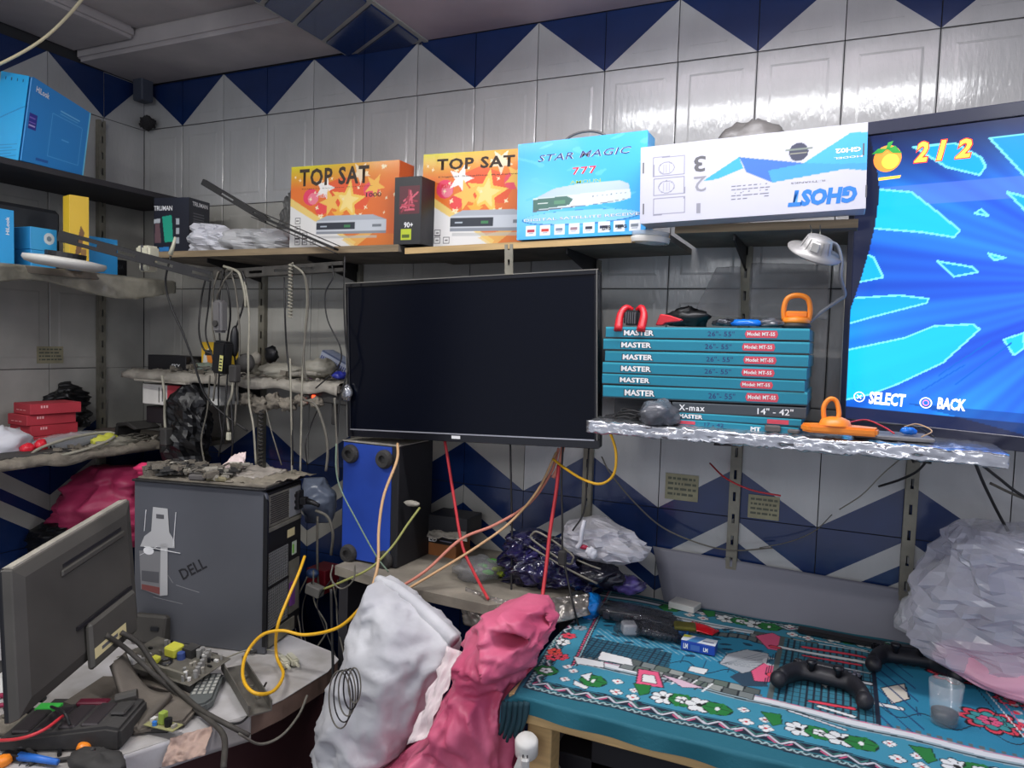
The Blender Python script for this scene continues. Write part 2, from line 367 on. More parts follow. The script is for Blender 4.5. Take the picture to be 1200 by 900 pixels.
def make_tile(kind, flip, old=False):
    key = (kind, flip, old)
    if key in _tiles: return _tiles[key]
    W_ = TW-2*G; b = MB()
    if kind == 'plain' or kind == 'dusty':
        H = RW-2*G; e = .0025
        o = [(0, 0), (W_, 0), (W_, H), (0, H)]; n = [(e, e), (W_-e, e), (W_-e, H-e), (e, H-e)]
        q = [(.03, .035), (W_-.03, .035), (W_-.03, H-.035), (.03, H-.035)]; q2 = [(.036, .041), (W_-.036, .041), (W_-.036, H-.041), (.036, H-.041)]
        vs = [(x, .006, z) for x, z in o]+[(x, .0015, z) for x, z in o]+[(x, 0, z) for x, z in n]+[(x, 0, z) for x, z in q]+[(x, -.0014, z) for x, z in q2]
        fs = [(i+4*k, (i+1) % 4+4*k, (i+1) % 4+4*k+4, i+4*k+4) for k in range(4) for i in range(4)]+[(16, 17, 18, 19)]
        b.add(vs, fs, 0)
    else:
        H = {'top': ZC-ZA, 'topcut': ZC-ZA}.get(kind, RW)-2*G; full = [(0, 0), (W_, 0), (W_, H), (0, H)]
        s = -1 if flip else 1   # rising towards +x when s=1
        def line(z0, z1): # z at the left edge, right edge, measured for s=1
            if s < 0: z0, z1 = z1, z0
            k = (z1-z0)/W_; return k, z0
        if kind == 'top':
            k, z0 = line(0, H); sp = [(clip(full, k, -1, z0), 0), (clip(full, -k, 1, -z0), 1)]
        elif kind == 'zig':   # navy peak below white, row 4
            k, z0 = line(0, .127); sp = [(clip(full, -k, 1, -z0), 0), (clip(full, k, -1, z0), 1)]
        elif kind == 'stripe':
            k, a0 = line(.161, .291); k2, b0 = line(.106, .236); k3, c0 = line(.066, .196); k4, d0 = line(.011, .141)
            sp = [(clip(full, -k, 1, -a0), 1), (clip(clip(full, k, -1, a0), -k2, 1, -b0), 0), (clip(clip(full, k2, -1, b0), -k3, 1, -c0), 1),
                  (clip(clip(full, k3, -1, c0), -k4, 1, -d0), 0), (clip(full, k4, -1, d0), 1)]
        else: sp = [(full, 1)]
        fr = (V((0, .006, 0)), AX, AZ)
        for pts, mi in sp:
            if len(pts) > 2: b.prism(pts, .006, fr, mi)
        if kind == 'top':
            zz = .036; kx = W_*(1-zz/H) if s < 0 else W_*zz/H
            if s > 0: b.box(kx+.03, W_-.03, -.001, .001, zz, zz+.003, 0)
            else: b.box(.03, kx-.03, -.001, .001, zz, zz+.003, 0)
    o = b.build('tile', [TILEO if kind == 'dusty' or old else TILE, NAVY], None)
    _tiles[key] = o.data; bpy.data.objects.remove(o); return _tiles[key]
random.seed(4)
def tiling(root, M, ks, xoff, sgn):
    for k in ks:
        for row in range(-1, 7):
            up = (k % 2 == 1)          # tip of the navy triangle at odd joints
            if row == -1: kind, z = 'top', ZA
            elif row < 3: kind, z = ('plain' if row < 1 or (k > 7 and sgn > 0) else 'dusty'), ZA-(row+1)*RW
            elif row == 3: kind, z = 'zig', ZA-4*RW
            elif row == 4: kind, z = 'stripe', ZA-5*RW
            else: kind, z = 'navy', ZA-(row+1)*RW
            # 'top': the white part narrows to the even joint -> rising towards it
            flip = not up if kind == 'top' else up
            if sgn < 0: flip = not flip
            o = bpy.data.objects.new('tile', make_tile(kind, flip, row >= 1 and (k <= 7 or sgn < 0))); sc.collection.objects.link(o); o.parent = root
            x = k*TW+xoff+G if sgn > 0 else xoff-(k+1)*TW+G
            o.matrix_local = M @ Matrix.Translation((x, random.uniform(-.0006, .0004), z+G)) @ Matrix.Rotation(random.uniform(-.0035, .0035), 4, 'Z') @ Matrix.Rotation(random.uniform(-.002, .002), 4, 'X')
wb = wallroot('wall_back', Matrix(), -.1, XR)
tiling(wb, Matrix(), range(0, 19), 0., 1)
# left wall: local x runs towards +Y of the room, its face looks to +X
ML = Matrix.Rotation(math.radians(90), 4, 'Z')
wl = wallroot('wall_left', ML, YF, .0)
tiling(wl, ML, range(1, 12), .036, -1)
b = MB(); o = b.box(-.164+G, -G, 0, .006, ZA-3*RW, ZA-2*RW-G, 0, ML).build('tile', [TILEO], wl)
for z0, z1, mt in ((ZA+G, ZC, TILE), (ZA-RW+G, ZA-G, TILE), (ZA-2*RW+G, ZA-RW-G, TILEO), (ZA-4*RW+G, ZA-3*RW-G, TILEO), (ZA-5*RW+G, ZA-4*RW-G, NAVY), (0, ZA-5*RW-G, NAVY)):
    MB().box(-.164+G, -G, 0, .006, z0, z1, 0, ML).build('tile', [mt], wl)
# navy half triangle in the corner tile of the left wall
MB().prism([(-.164+G, 0), (-.164+G, ZC-ZA-.003), (-.01, ZC-ZA-.003)], .0012, (V((0, 0, ZA+G)), AY, AZ)).build('tile', [NAVY], wl)
cl = struct(MB().box(-.1, XR, YF, .12, ZC+.07, ZC+.2).build('ceiling', PLAST))
struct(MB().box(.0, .93, -.27, 0, ZC, ZC+.07).build('trim_1', PLAST, bev=.012, seg=3))
struct(MB().box(.0, .3, YF, -.27, ZC+.03, ZC+.07).build('trim_2', PLAST, bev=.01, seg=2))
struct(MB().box(1.23, XR, YF, 0, ZC, ZC+.07).build('trim_3', mat('mauve painted plaster', (186, 172, 180), .7, var=.25, vs=2.5, bump=.3, bs=12), bev=.004))
st = struct(MB().box(.925, 1.235, YF, .0, ZC-.004, ZC+.07).build('trim_4', mat('pale grout strip', (170, 172, 165), .6, var=.2, vs=9)))
# soffit strip: navy tiles set slantwise with pale joints, each its own piece
for i in range(-2, 22):
    y0 = .0-i*.131
    pts = [(.94, y0-.003), (.94, y0-.113), (1.22, y0-.113-.16), (1.22, y0-.163)]
    pts = [p for p in pts]
    q = clip(clip(pts, 0, -1, -.002), 0, 1, -YF)
    if len(q) > 2: MB().prism([(x, y) for x, y in q], -.006, (V((0, 0, ZC-.004)), AX, AY)).build('tile', NAVY, st)
struct(MB().box(-.1, XR, YF, .12, -.1, 0).build('floor', mat('dark floor', (60, 55, 55), .7, var=.3, vs=5)))
# things fixed to the wall
def sticker(label, u0, v0, u1, v1, side):
    k = dict(x=.002) if side == 'left' else dict(y=-.002)
    a, c = at(u0, v1, **k), at(u1, v0, **k)
    t = thing('wall_sticker', label, 'sticker', a); ex = (V((0, c.y-a.y, 0)) if side == 'left' else V((c.x-a.x, 0, 0))); n_ = ex.length; ex.normalize()
    h = c.z-a.z; fr = (V((0, 0, 0)), ex, AZ)
    decal(t, 'paper', [([(0, 0), (n_, 0), (n_, h), (0, h)], 0)], fr, [mat('yellowed paper', (165, 160, 130), .8, var=.2, vs=30)], .001)
    ink = mat('faded ink', (96, 98, 84), .8); pl = []
    for i in range(4):
        y = h*(.78-.2*i); x = n_*.08
        while x < n_*.86:
            w_ = random.uniform(.05, .2)*n_; pl.append(([(x, y), (min(x+w_, n_*.94), y), (min(x+w_, n_*.94), y+h*.09), (x, y+h*.09)], 0)); x += w_+n_*.04
    decal(t, 'faded_print', pl, (fr[0]+ex.cross(AZ)*.001, ex, AZ), [ink], .0005)
sticker('yellowed paper sticker across a tile joint on the left wall', 43, 406, 74, 426, 'left')
sticker('faded paper sticker on back wall right of the small hanging TV', 779, 558, 819, 584, 'back')
sticker('dark brownish paper sticker on back wall under the teal box shelf', 876, 583, 914, 606, 'back')
def upright(label, x, z0, z1, left=False):
    t = thing('shelf_upright', label, 'shelf upright', (.0, x, z0) if left else (x, 0, z0))
    b = MB(); f = V((1, 0, 0)) if left else V((0, -1, 0)); o = f*.016
    slotted(b, o, o+V((0, 0, z1-z0)), .026, .002, f, .055, .024, .007); s = AY if left else AX
    b.build('slotted_face', STEEL, t)
    b = MB()
    for k in (-1, 1):
        c = s*(.013*k); L_ = z1-z0
        e0 = f*.0008+c; b.bar(e0+f*.007, e0+f*.007+V((0, 0, L_)), .002, .014, f.cross(AZ) if False else s)
    b.build('side_flange', STEEL, t)
upright('slotted steel upright on the left wall between its shelves', -.182, .9, 2.23, True)
upright('slotted steel upright at the left end of the back wall behind hanging cables', .6, 1.0, 1.73)
upright('slotted steel upright on the back wall hidden mostly by the white box pile', 1.0, 1.0, 1.73)
upright('slotted steel upright just right of the small TV, running down to the low shelf', 1.8, .9, 1.73)
upright('slotted steel upright behind the teal box pile, seen again over the grey panel', 2.2, .9, 1.76)
upright('slotted steel upright at right, under the foil wrapped shelf end', 2.6, .9, 1.33)
# ---------------------------------------------------------------- shelves
def board(name, label, x0, x1, y0, y1, ztop, th, roll=0., edge=WOOD, brackets=(), tilt=0.):
    t = thing(name, label, 'shelf', ((x0+x1)/2, y1, ztop), (tilt, roll, 0)); w_ = x1-x0
    MB().box(-w_/2, w_/2, y0-y1, 0, -th, 0).build('board', mat('shelf top', (120, 112, 102), .8, var=.4, vs=12), t, bev=.001)
    MB().box(-w_/2, w_/2, y0-y1-.002, y0-y1-.0003, -th, 0).build('edge_band', edge, t)
    for bx in brackets:
        b = MB(); X = bx-(x0+x1)/2
        b.prism([(0, -.001), (y1-y0-.03, -.001), (y1-y0-.03, -.015), (.0, -.06)], .004, (V((X, 0, -th)), -AY, AZ)); b.build('bracket', BLKM, t)
    return t
board('wall_shelf', 'long plywood shelf carrying the plastic bags and first orange box', .34, 1.33, -.28, -.004, 1.75, .019, edge=WOOD, brackets=(.6, 1.0))
board('wall_shelf', 'dusty plywood shelf under the second orange box and sky blue box', 1.345, 2.06, -.27, -.004, 1.749, .016, roll=-.022, edge=PINE, brackets=(1.8,))
board('wall_shelf', 'short plywood shelf under the white and blue box', 2.07, 2.45, -.265, -.004, 1.776, .018, edge=WOOD, brackets=(2.2,))
t = board('wall_shelf', 'dark upper shelf on the left wall holding the large blue box', 0.004, .3, -1.6, -.006, 1.962, .018, edge=UNDER)
t.children[0].data.materials[0] = UNDER
board('wall_shelf', 'middle shelf on the left wall under the small blue boxes', .004, .33, -1.5, -.17, 1.668, .02, edge=DUST)
lr = board('wall_shelf', 'cluttered lower shelf on the left wall with red boxes', .004, .36, -1.5, -.02, 1.12, .022, edge=DUST)
ml = board('wall_shelf', 'dust covered shelf behind the hanging cables, beside the small TV', .26, 1.15, -.29, -.004, 1.358, .02, edge=DUSTL, brackets=(.6, 1.0))
fs = board('wall_shelf', 'foil wrapped shelf under the stack of teal boxes', 1.93, 2.71, -.40, -.004, 1.325, .018, edge=BLKM, brackets=(2.2, 2.6))
# crinkled foil over its front edge
def foilfn(u, v):
    x = 1.925+u*.79; k = v*.30
    if k < .2: p = V((x, -.21-k, 1.3268))
    else: p = V((x, -.413, 1.3268-(k-.2)*.27))
    c = crump((x, k, 0), 22, 3); return p+V((0, -.006*abs(c) if k >= .2 else 0, .011*max(0, c+.1)*(1 if u < .97 else .3)))
f = MB().grid(foilfn, 110, 26).build('foil_wrap', [FOIL], fs, smooth=True, solid=.0008); f.matrix_parent_inverse = o_M[fs.name].inverted()
# low corner shelf in the middle
lw = thing('corner_counter', 'low counter with a sagging foil wrapped front, below the small TV', 'counter', (1.2, 0, .87))
pl = [(.0, -.004), (.0, -.36), (.28, -.41), (.50, -.42), (.64, -.27), (.69, -.004)]
MB().prism(pl, -.025, (V((0, 0, 0)), AX, AY)).build('board', mat('dusty counter top', (150, 142, 128), .8, var=.4, vs=10, bump=.3, bs=60), lw)
MB().box(.0, .03, -.34, -.03, -.87, -.025).build('leg', UNDER, lw)
MB().box(.60, .63, -.2, -.03, -.87, -.025).build('leg', UNDER, lw)
def lf(u, v):
    pts = [(545, 690), (590, 705), (640, 703), (690, 697)]; q = lerp_path(pts, u); top = at(*q, z=.874)
    k = v; p = V((top.x, top.y, .874))+V((.02*k, -.05*min(1, k*1.6)+.01, -.075*k**1.4*(1-.55*u)))
    return p+V((0, -.018, .01))*crump(p, 20, 8)
f = MB().grid(lf, 60, 22).build('foil_wrap', [mat('crinkled clear and foil wrap', (176, 170, 162), .2, .55, var=.4, vs=22, bump=.6, bs=50)], lw, smooth=True, solid=.001); f.matrix_parent_inverse = o_M[lw.name].inverted()

def cover(parent, p0, p1, back, zt, drop, m, seed, name='dust_cover', amp=.02, lift=.0):
    """crumpled wrap lying on a shelf top and hanging over its front edge"""
    p0, p1 = V(p0), V(p1); out = (p1-p0).cross(AZ).normalized(); L = (p1-p0).length; nu = int(L/.012)
    def fn(u, v):
        p = p0.lerp(p1, u); k = v*(back+drop*(.55+.8*abs(noise.noise(V((u*L*6, seed, 0))))))
        c = crump((u*L, k, 0), 16, seed)
        if k < back: return V((p.x, p.y, zt+.0015))-out*(back-k)+AZ*(max(0, c+.15)*amp)
        return V((p.x, p.y, zt+.0015-(k-back)))+out*(.006+.012*abs(c))
    o = MB().grid(fn, nu, 16).build(name, m, None, smooth=True, solid=.001); o.parent = parent; o.matrix_parent_inverse = o_M[parent.name].inverted(); return o
cover(ml, (1.15, -.292, 0), (.27, -.292, 0), .12, 1.358, .035, DUSTL, 3) if False else cover(ml, (.27, -.292, 0), (1.15, -.292, 0), .12, 1.358, .035, DUSTL, 3)
cover(lr, (.362, -1.3, 0), (.362, -.05, 0), .10, 1.12, .03, DUST, 5)
def adopt(c, p): c.parent = p; c.matrix_parent_inverse = o_M[p.name].inverted(); return c
Vr = random.Random(11)
# ================================================================ the large television on the right
TL = at(1000, 146, d=1.53); ex = V((.9617, -.2735, -.0191)).normalized(); BLp = at(984, 492, d=1.628)
n_ = ex.cross((TL-BLp)).normalized(); ez = n_.cross(ex).normalized(); TVH = (TL-BLp).dot(ez); TVW = 1.11
org = TL-ez*TVH
tv = thing('television', 'large wall television showing a blue video game screen', 'television', org)
Mt = Matrix((ex, ez, n_)).transposed().to_4x4()     # local x right, y up, z out of the screen
if n_.dot(CAM-org) < 0: print('TV normal wrong')
def tvbox(x0, x1, y0, y1, z0, z1, mb=None): return (mb or MB()).box(x0, x1, y0, y1, z0, z1, 0, Mt)
tvbox(.0, TVW, -.024, TVH+.0, -.035, -.006).build('back_housing', mat('tv housing', (34, 36, 48), .5), tv, bev=.006, seg=2)
tvbox(.15, TVW-.15, .05, TVH-.12, -.075, -.035).build('rear_bulge', BLK, tv, bev=.01)
sx0, sx1, sy0, sy1 = .012, TVW-.012, .006, TVH-.028
b = MB(); tvbox(0, TVW, TVH-.026, TVH, -.006, .004, b); tvbox(0, TVW, -.024, sy0, -.006, .004, b); tvbox(0, sx0, sy0, sy1, -.006, .004, b); tvbox(sx1, TVW, sy0, sy1, -.006, .004, b)
b.build('bezel', mat('navy black bezel', (40, 42, 60), .3, coat=.3), tv, bev=.0012)
b = MB(); tvbox(-.0015, .0, .0, TVH*.55, -.004, .003, b); b.build('silver_trim', mat('silver trim', (190, 185, 170), .3, .8), tv)
fr3 = (Mt@V((0, 0, .0)), ex, ez)
def tpx(u, v):
    O = org; r = ray(u, v); q = CAM+r*((O-CAM).dot(n_)/r.dot(n_))-O; return (q.dot(ex)-sx0, q.dot(ez)-sy0)
S = Print(sx1-sx0, sy1-sy0, .0021, (22, 95, 215)); S.Xp, S.Yp = S.X/S.w, S.Y/S.h
cx_, cy_ = tpx(1330, 330); dx, dy = S.X-cx_, S.Y-cy_; th = np.arctan2(dy, dx); rr = np.hypot(dx, dy)
q = .5+.12*np.sin(th*29)+.10*np.sin(th*71+1)+.22*np.sin(th*11+2)+.14*np.sin(S.X*7+S.Y*13)
q = np.clip(q, 0, 1)[..., None]; S.c = np.array([18, 66, 170])*(1-q)+np.array([36, 146, 232])*q
g = np.clip(1-rr/.55, 0, 1)[..., None]; S.c = S.c*(1-.55*g)+np.array([60, 80, 235])*.55*g
gl = np.clip((S.Yp-.80)/.2, 0, 1)[..., None]; S.c = S.c*(1-.92*gl)+np.array([22, 26, 58])*.92*gl
# soft pale sweep near the top
bx, by = tpx(1150, 222); S.put((np.abs(S.Y-by-.00*S.X) < .02) & (S.X < .5), (90, 120, 230), .6)
def shard(px, col=(24, 184, 238), edge=(120, 225, 250), ew=.0032, a=.88): S.poly([tpx(*p) for p in px], col, a, edge, ew)
shard([(1030, 222), (1068, 225), (1098, 248), (1125, 270), (1118, 278), (1080, 272), (1028, 268), (1000, 268), (1005, 222)])
shard([(988, 350), (1054, 346), (1088, 350), (1086, 355), (1020, 372), (985, 382)], (20, 160, 245))
shard([(984, 412), (1060, 396), (1095, 382), (1140, 380), (1148, 386), (1105, 425), (1052, 450), (1020, 462), (984, 470)], (25, 185, 240))
shard([(985, 330), (1012, 296), (1024, 302), (1035, 325), (1000, 332)], (20, 170, 240))
shard([(1098, 306), (1140, 313), (1146, 319), (1118, 324)], (15, 130, 225)); shard([(1158, 297), (1178, 302), (1165, 305)], (40, 170, 240)); shard([(1142, 250), (1150, 245), (1158, 253)], (30, 140, 235))
shard([(1176, 398), (1200, 390), (1200, 408), (1188, 416)], (30, 190, 245)); shard([(1070, 172), (1120, 168), (1150, 185), (1155, 195), (1148, 205), (1110, 196)], (15, 165, 235))
shard([(1160, 162), (1260, 150), (1320, 190), (1300, 240), (1200, 205)], (15, 150, 235)); shard([(1180, 225), (1200, 230), (1240, 260), (1205, 250)], (20, 160, 240))
shard([(1220, 420), (1330, 380), (1400, 440), (1330, 480), (1240, 470)], (30, 185, 245)); shard([(1260, 290), (1380, 280), (1390, 340), (1300, 330)], (20, 140, 235))
for a, c in (((1185, 402), (1120, 450)), ((1160, 400), (1100, 440)), ((1130, 428), (1080, 458))): S.line(tpx(*a), tpx(*c), .003, (15, 90, 190))
# dead dark crescent at the left rim of the panel
S.poly([tpx(*p) for p in [(985, 140), (1018, 150), (1028, 200), (1031, 225), (1026, 262), (1018, 296), (1008, 330), (997, 362), (985, 376), (970, 376), (970, 140)]], (26, 30, 52))
S.put(S.Yp < .045, (30, 36, 66)); S.put((S.Yp < .075) & (S.X > .12+(.075-S.Yp)*3), (20, 60, 130), .6)
scr = S.mesh('screen_picture', mat('game screen', attr=True, emit=1.15, rough=.2), tv, (Mt@V((sx0, sy0, 0)), ex, ez))
T3 = (Mt@V((sx0, sy0, .0005)), ex, ez)
eW = mat('lit white lettering', (245, 245, 250), emit=1.1); eO = mat('lit orange lettering', (255, 190, 60), emit=1.1); eR = mat('lit red outline', (215, 50, 30), emit=.9); eG = mat('lit leaf green', (40, 130, 50), emit=.8); eP = mat('lit peach', (236, 130, 50), emit=.9); eV = mat('lit pink symbol', (235, 130, 190), emit=1.)
for s, x0, x1 in (('2', 1070, 1090), ('1', 1096, 1111), ('2', 1118, 1141)):
    a = tpx(x0, 192-(x0-1070)*.1); c = tpx(x1, 164-(x1-1090)*.07); rc = (a[0], a[1], c[0], c[1])
    txt(tv, s, T3, rc, eR, bold=.075, lift=.0003, shear=.2); txt(tv, s, T3, (rc[0]+.002, rc[1]+.002, rc[2]-.002, rc[3]-.002), eO, bold=.03, lift=.0008, shear=.2)
for s, x0, y0, x1, y1 in (('SELECT', 1018, 473, 1062, 462), ('BACK', 1098, 479, 1132, 468)):
    a = tpx(x0, y0); c = tpx(x1, y1); txt(tv, s, T3, (a[0], a[1], c[0], c[1]), eW, bold=.035, lift=.0005, shear=.1)
def ringd(cx, cy, r0, r1, n=28): return [([(cx+r*math.cos(2*math.pi*(i+j)/n), cy+r*math.sin(2*math.pi*(i+j)/n)) for r, j in ((r0, 0), (r1, 0), (r1, 1), (r0, 1))], 0) for i in range(n)]
for (u, v), k in (((1007, 465), 'x'), ((1085, 472), 'o')):
    c = tpx(u, v); pl = ringd(c[0], c[1], .0095, .0115)
    if k == 'x':
        for s in (-1, 1):
            d = V((math.cos(.8*s), math.sin(.8*s))); e = V((-d.y, d.x))*.0009; pl.append(([tuple(V(c)+d*.006+e), tuple(V(c)-d*.006+e), tuple(V(c)-d*.006-e), tuple(V(c)+d*.006-e)], 0))
    else: pl += [(p, 1) for p, _ in ringd(c[0], c[1], .0045, .0062)]
    decal(tv, 'button_symbol', pl, T3, [eW, eV])
c = tpx(1040, 186); circ = lambda cx, cy, rx, ry, n=24, t0=0: [(cx+rx*math.cos(2*math.pi*i/n+t0), cy+ry*math.sin(2*math.pi*i/n+t0)) for i in range(n)]
decal(tv, 'fruit_icon', [(circ(c[0], c[1], .0265, .0265), 0)], T3, [eP]); decal(tv, 'fruit_shade', [(circ(c[0]+.006, c[1]-.006, .016, .015), 0)], (T3[0]+n_*.0005, ex, ez), [eO])
decal(tv, 'fruit_leaf', [([(c[0]-.030, c[1]+.012), (c[0]-.018, c[1]+.022), (c[0]+.0, c[1]+.020), (c[0]-.010, c[1]+.012)], 0), ([(c[0]-.002, c[1]+.020), (c[0]+.014, c[1]+.024), (c[0]+.027, c[1]+.008), (c[0]+.010, c[1]+.010)], 0), ([(c[0]-.004, c[1]+.018), (c[0]+.0, c[1]+.032), (c[0]+.010, c[1]+.034), (c[0]+.003, c[1]+.018)], 0)], (T3[0]+n_*.001, ex, ez), [eG])
c = tpx(1042, 209); decal(tv, 'score_bar', [([(c[0]-.02, c[1]-.003), (c[0]+.02, c[1]-.001), (c[0]+.022, c[1]+.004), (c[0]-.02, c[1]+.003)], 0)], T3, [eO])
b = MB(); b.box(.25, .75, .15, .35, -.2, -.075, 0, Mt); b.build('wall_mount', BLKM, tv, bev=.004)
# ================================================================ the small hanging television
a, c_ = at(410, 510, y=-.30), at(705, 522, y=-.30); roll = -math.atan2(c_.z-a.z, c_.x-a.x)
h_ = .424; w_ = (c_-a).length
t = thing('television', 'smaller switched off flat television hanging over the middle shelf', 'television', (a.x-.008, -.30, a.z-.004), (0, roll*.85, 0)); tv2 = t
MB().box(0, w_, .012, .034, .0, h_).build('back_housing', BLK, t, bev=.004)
MB().box(.1, w_-.1, .034, .06, .05, h_-.1).build('rear_bulge', BLK, t, bev=.008)
b = MB(); b.box(0, w_, 0, .012, 0, .022); b.box(0, w_, 0, .012, h_-.010, h_); b.box(0, .010, 0, .012, .022, h_-.01); b.box(w_-.010, w_, 0, .012, .022, h_-.01)
b.build('bezel', BLKG, t, bev=.001)
b = MB(); b.box(.010, w_-.01, -.0008, .001, .019, .022); b.build('chrome_strip', mat('worn chrome', (200, 200, 205), .3, .7), t)
b = MB(); b.box(.0, w_, -.0008, .003, h_, h_+.0022); b.box(-.001, .0006, -.0008, .003, .0, h_); b.box(w_-.004, w_-.002, -.001, .001, .02, h_); b.build('worn_edge', mat('scuffed edge', (120, 118, 112), .6), t)
MB().box(.010, w_-.010, .0035, .012, .022, h_-.010).build('screen', mat('dark glass', (5, 8, 20), .2, spec=.22), t)
decal(t, 'logo_plate', [([(w_*.455, .008), (w_*.49, .008), (w_*.49, .016), (w_*.455, .016)], 0)], (V((0, -.0004, 0)), AX, AZ), [inkW])
b = MB()
for x in (.22, .52): b.box(x, x+.03, .058, .29, .05, .37)
b.build('wall_bracket', BLKM, t)
b = MB(); slotted(b, (.50, .0, h_-.0), (.50, .0, h_+.075), .022, .003, (0, -1, 0), .03, .014, .006); b.build('hanger_strap', STEEL, t)
# ================================================================ boxes on the upper back shelf
def receiver_print(c, face, w, h, big=True):
    P = Print(w, h, .0018, (238, 120, 40)); X, Y = P.X/w, P.Y/h
    g = np.clip(Y-.72, 0, 1)[..., None]*3.6*np.clip(1.2-X, 0, 1)[..., None]; P.c = P.c*(1-g.clip(0, 1))+np.array([225, 215, 40])*g.clip(0, 1)
    g = np.clip((X-.55)*1.3, 0, 1)[..., None]*np.clip(1-Y, 0, 1)[..., None]; P.c = P.c*(1-g)+np.array([205, 80, 35])*g
    pt = lambda L: [(x*w, y*h) for x, y in L]
    P.poly(pt([(.35, .5), (.7, .45), (.8, .7), (.5, .85), (.3, .75)]), (240, 70, 45), .6)
    P.poly(pt([(0, .62), (.28, .38), (.75, .3), (.6, 0), (0, 0)]), (244, 210, 120)); P.poly(pt([(0, .52), (.24, .33), (.3, .3), (.66, 0), (0, 0)]), (236, 234, 230))
    P.poly(pt([(.5, .18), (.98, .16), (1, 0), (.72, 0)]), (224, 120, 40)); P.poly(pt([(.62, .0), (.78, .17), (.7, .18), (.5, .1)]), (240, 200, 110), .7)
    P.ell(.2*w, .62*h, .075*w, .1*h, (238, 60, 100)); P.ell(.22*w, .6*h, .05*w, .07*h, (246, 130, 150)); P.ell(.76*w, .68*h, .07*w, .09*h, (236, 70, 110), .8); P.ell(.3*w, .48*h, .06*w, .08*h, (240, 60, 80), .8)
    P.star(.33*w, .72*h, .16*h, (250, 246, 240), .3); P.star(.66*w, .88*h, .14*h, (250, 240, 220), .6, a=.8); P.star(.55*w, .56*h, .26*h, (252, 205, 90), .15); P.star(.55*w, .56*h, .17*h, (255, 226, 140), .15); P.star(.39*w, .55*h, .17*h, (250, 195, 90), -.3); P.star(.79*w, .72*h, .15*h, (250, 190, 80), .5); P.star(.46*w, .4*h, .1*h, (248, 180, 60), .1)
    R_ = random.Random(3)
    for _ in range(26): P.star(R_.random()*w, (.35+.6*R_.random())*h, (.015+.02*R_.random())*h, (255, 235, 190), R_.random(), 4)
    # picture of the receiver
    P.poly(pt([(.26, .33), (.36, .39), (.78, .39), (.9, .33)]), (176, 182, 190)); P.rect(.26*w, .2*h, .9*w, .33*h, (205, 210, 216)); P.rect(.26*w, .22*h, .62*w, .31*h, (42, 48, 60)); P.rect(.26*w, .17*h, .9*w, .2*h, (140, 146, 154))
    P.rect(.78*w, .25*h, .86*w, .28*h, (120, 126, 134)); P.rect(.3*w, .255*h, .36*w, .27*h, (190, 200, 210)); P.rect(.52*w, .25*h, .58*w, .275*h, (60, 130, 80)); P.rect(.28*w, .12*h, .82*w, .15*h, (190, 190, 188), .7)
    for x, y in ((.08, .30), (.08, .2), (.08, .12), (.08, .04), (.155, .04), (.235, .04), (.155, .12)):
        P.rect(x*w-.012, y*h, x*w+.008, y*h+.018, (70, 66, 66)); P.rect(x*w-.0098, y*h+.0022, x*w+.0058, y*h+.0158, (236, 234, 230)); P.rect(x*w-.007, y*h+.007, x*w+.003, y*h+.011, (110, 106, 106))
    P.mesh('printed_face', PRN, c.root, c.F[face])
oc = mat('orange card', (214, 96, 40), .5)
c1 = qbox('receiver_box', 'orange satellite receiver carton with stars, nearest the plastic bags', 'box', [(335, 197), (466, 190), (466, 290), (345, 293)], -.24, .075, oc, zrest=1.7505)
receiver_print(c1, 'front', c1.w, c1.h)
dk = mat('brown black ink', (58, 42, 30), .5)
c1.text('front', 'TOP SAT', (351, 219), (433, 193), dk, bold=.03, spacing=1.1); c1.text('front', 'Digital Satellite Receiver', (354, 222.5), (437, 217), dk); c1.text('front', '1000', (429, 231), (447, 225), dk, bold=.01); c1.text('front', 'Titan', (371, 232), (383, 226), mat('pale pink ink', (250, 190, 190), .5), bold=.01)
c2 = qbox('receiver_box', 'orange satellite receiver carton partly covered by the sky blue box', 'box', [(490, 178), (635, 173), (635, 285), (497, 290)], -.205, .075, oc, zrest=1.7475)
receiver_print(c2, 'front', c2.w, c2.h)
c2.text('front', 'TOP SAT', (512, 200), (604, 181), dk, bold=.03, spacing=1.1); c2.text('front', 'Digital Satellite Receiver', (514, 209), (612, 202), dk); c2.text('front', 'Titan', (512, 221), (527, 214), mat('pale red ink', (226, 50, 50), .5), bold=.01)
MB().box(-.1, .1, -.02, .02, c2.h, c2.h+.003).build('dark_flap', UNDER, c2.root)
c3 = qbox('small_box', 'slim black carton with red artwork between the two orange cartons', 'box', [(459, 212), (492, 210), (494, 289), (465, 290)], -.275, .10, mat('black card', (30, 30, 34), .45), zrest=1.7505)
P = Print(c3.w, c3.h, .0018, (34, 34, 38)); P.rect(.016, .08, c3.w-.004, .155, (90, 26, 40))
for i in range(14): P.line((.02+Vr.random()*.055, .085+Vr.random()*.06), (.02+Vr.random()*.055, .085+Vr.random()*.06), .005, Vr.choice([(210, 90, 110), (150, 40, 60), (60, 20, 40), (190, 60, 80)]))
P.rect(.022, .012, .055, .04, (190, 205, 40)); P.rect(.026, .018, .05, .026, (80, 100, 20)); P.mesh('printed_face', PRN, c3.root, c3.F['front'])
c3.text('front', '90+', (473.5, 267), (484, 260), inkW, bold=.02)
c4 = qbox('receiver_box', 'sky blue satellite receiver carton with a carrying handle', 'box', [(606, 168), (766, 154), (752, 272), (609, 283)], -.275, .07, mat('sky blue card', (70, 165, 225), .45), zrest=1.7555)
w, h = c4.w, c4.h; P = Print(w, h, .0018, (58, 168, 236)); Y = P.Y/h; X = P.X/w
g = np.exp(-((X-.12)**2+(Y-.35)**2)*9)[..., None]*.6; P.c = P.c*(1-g)+np.array([150, 220, 250])*g
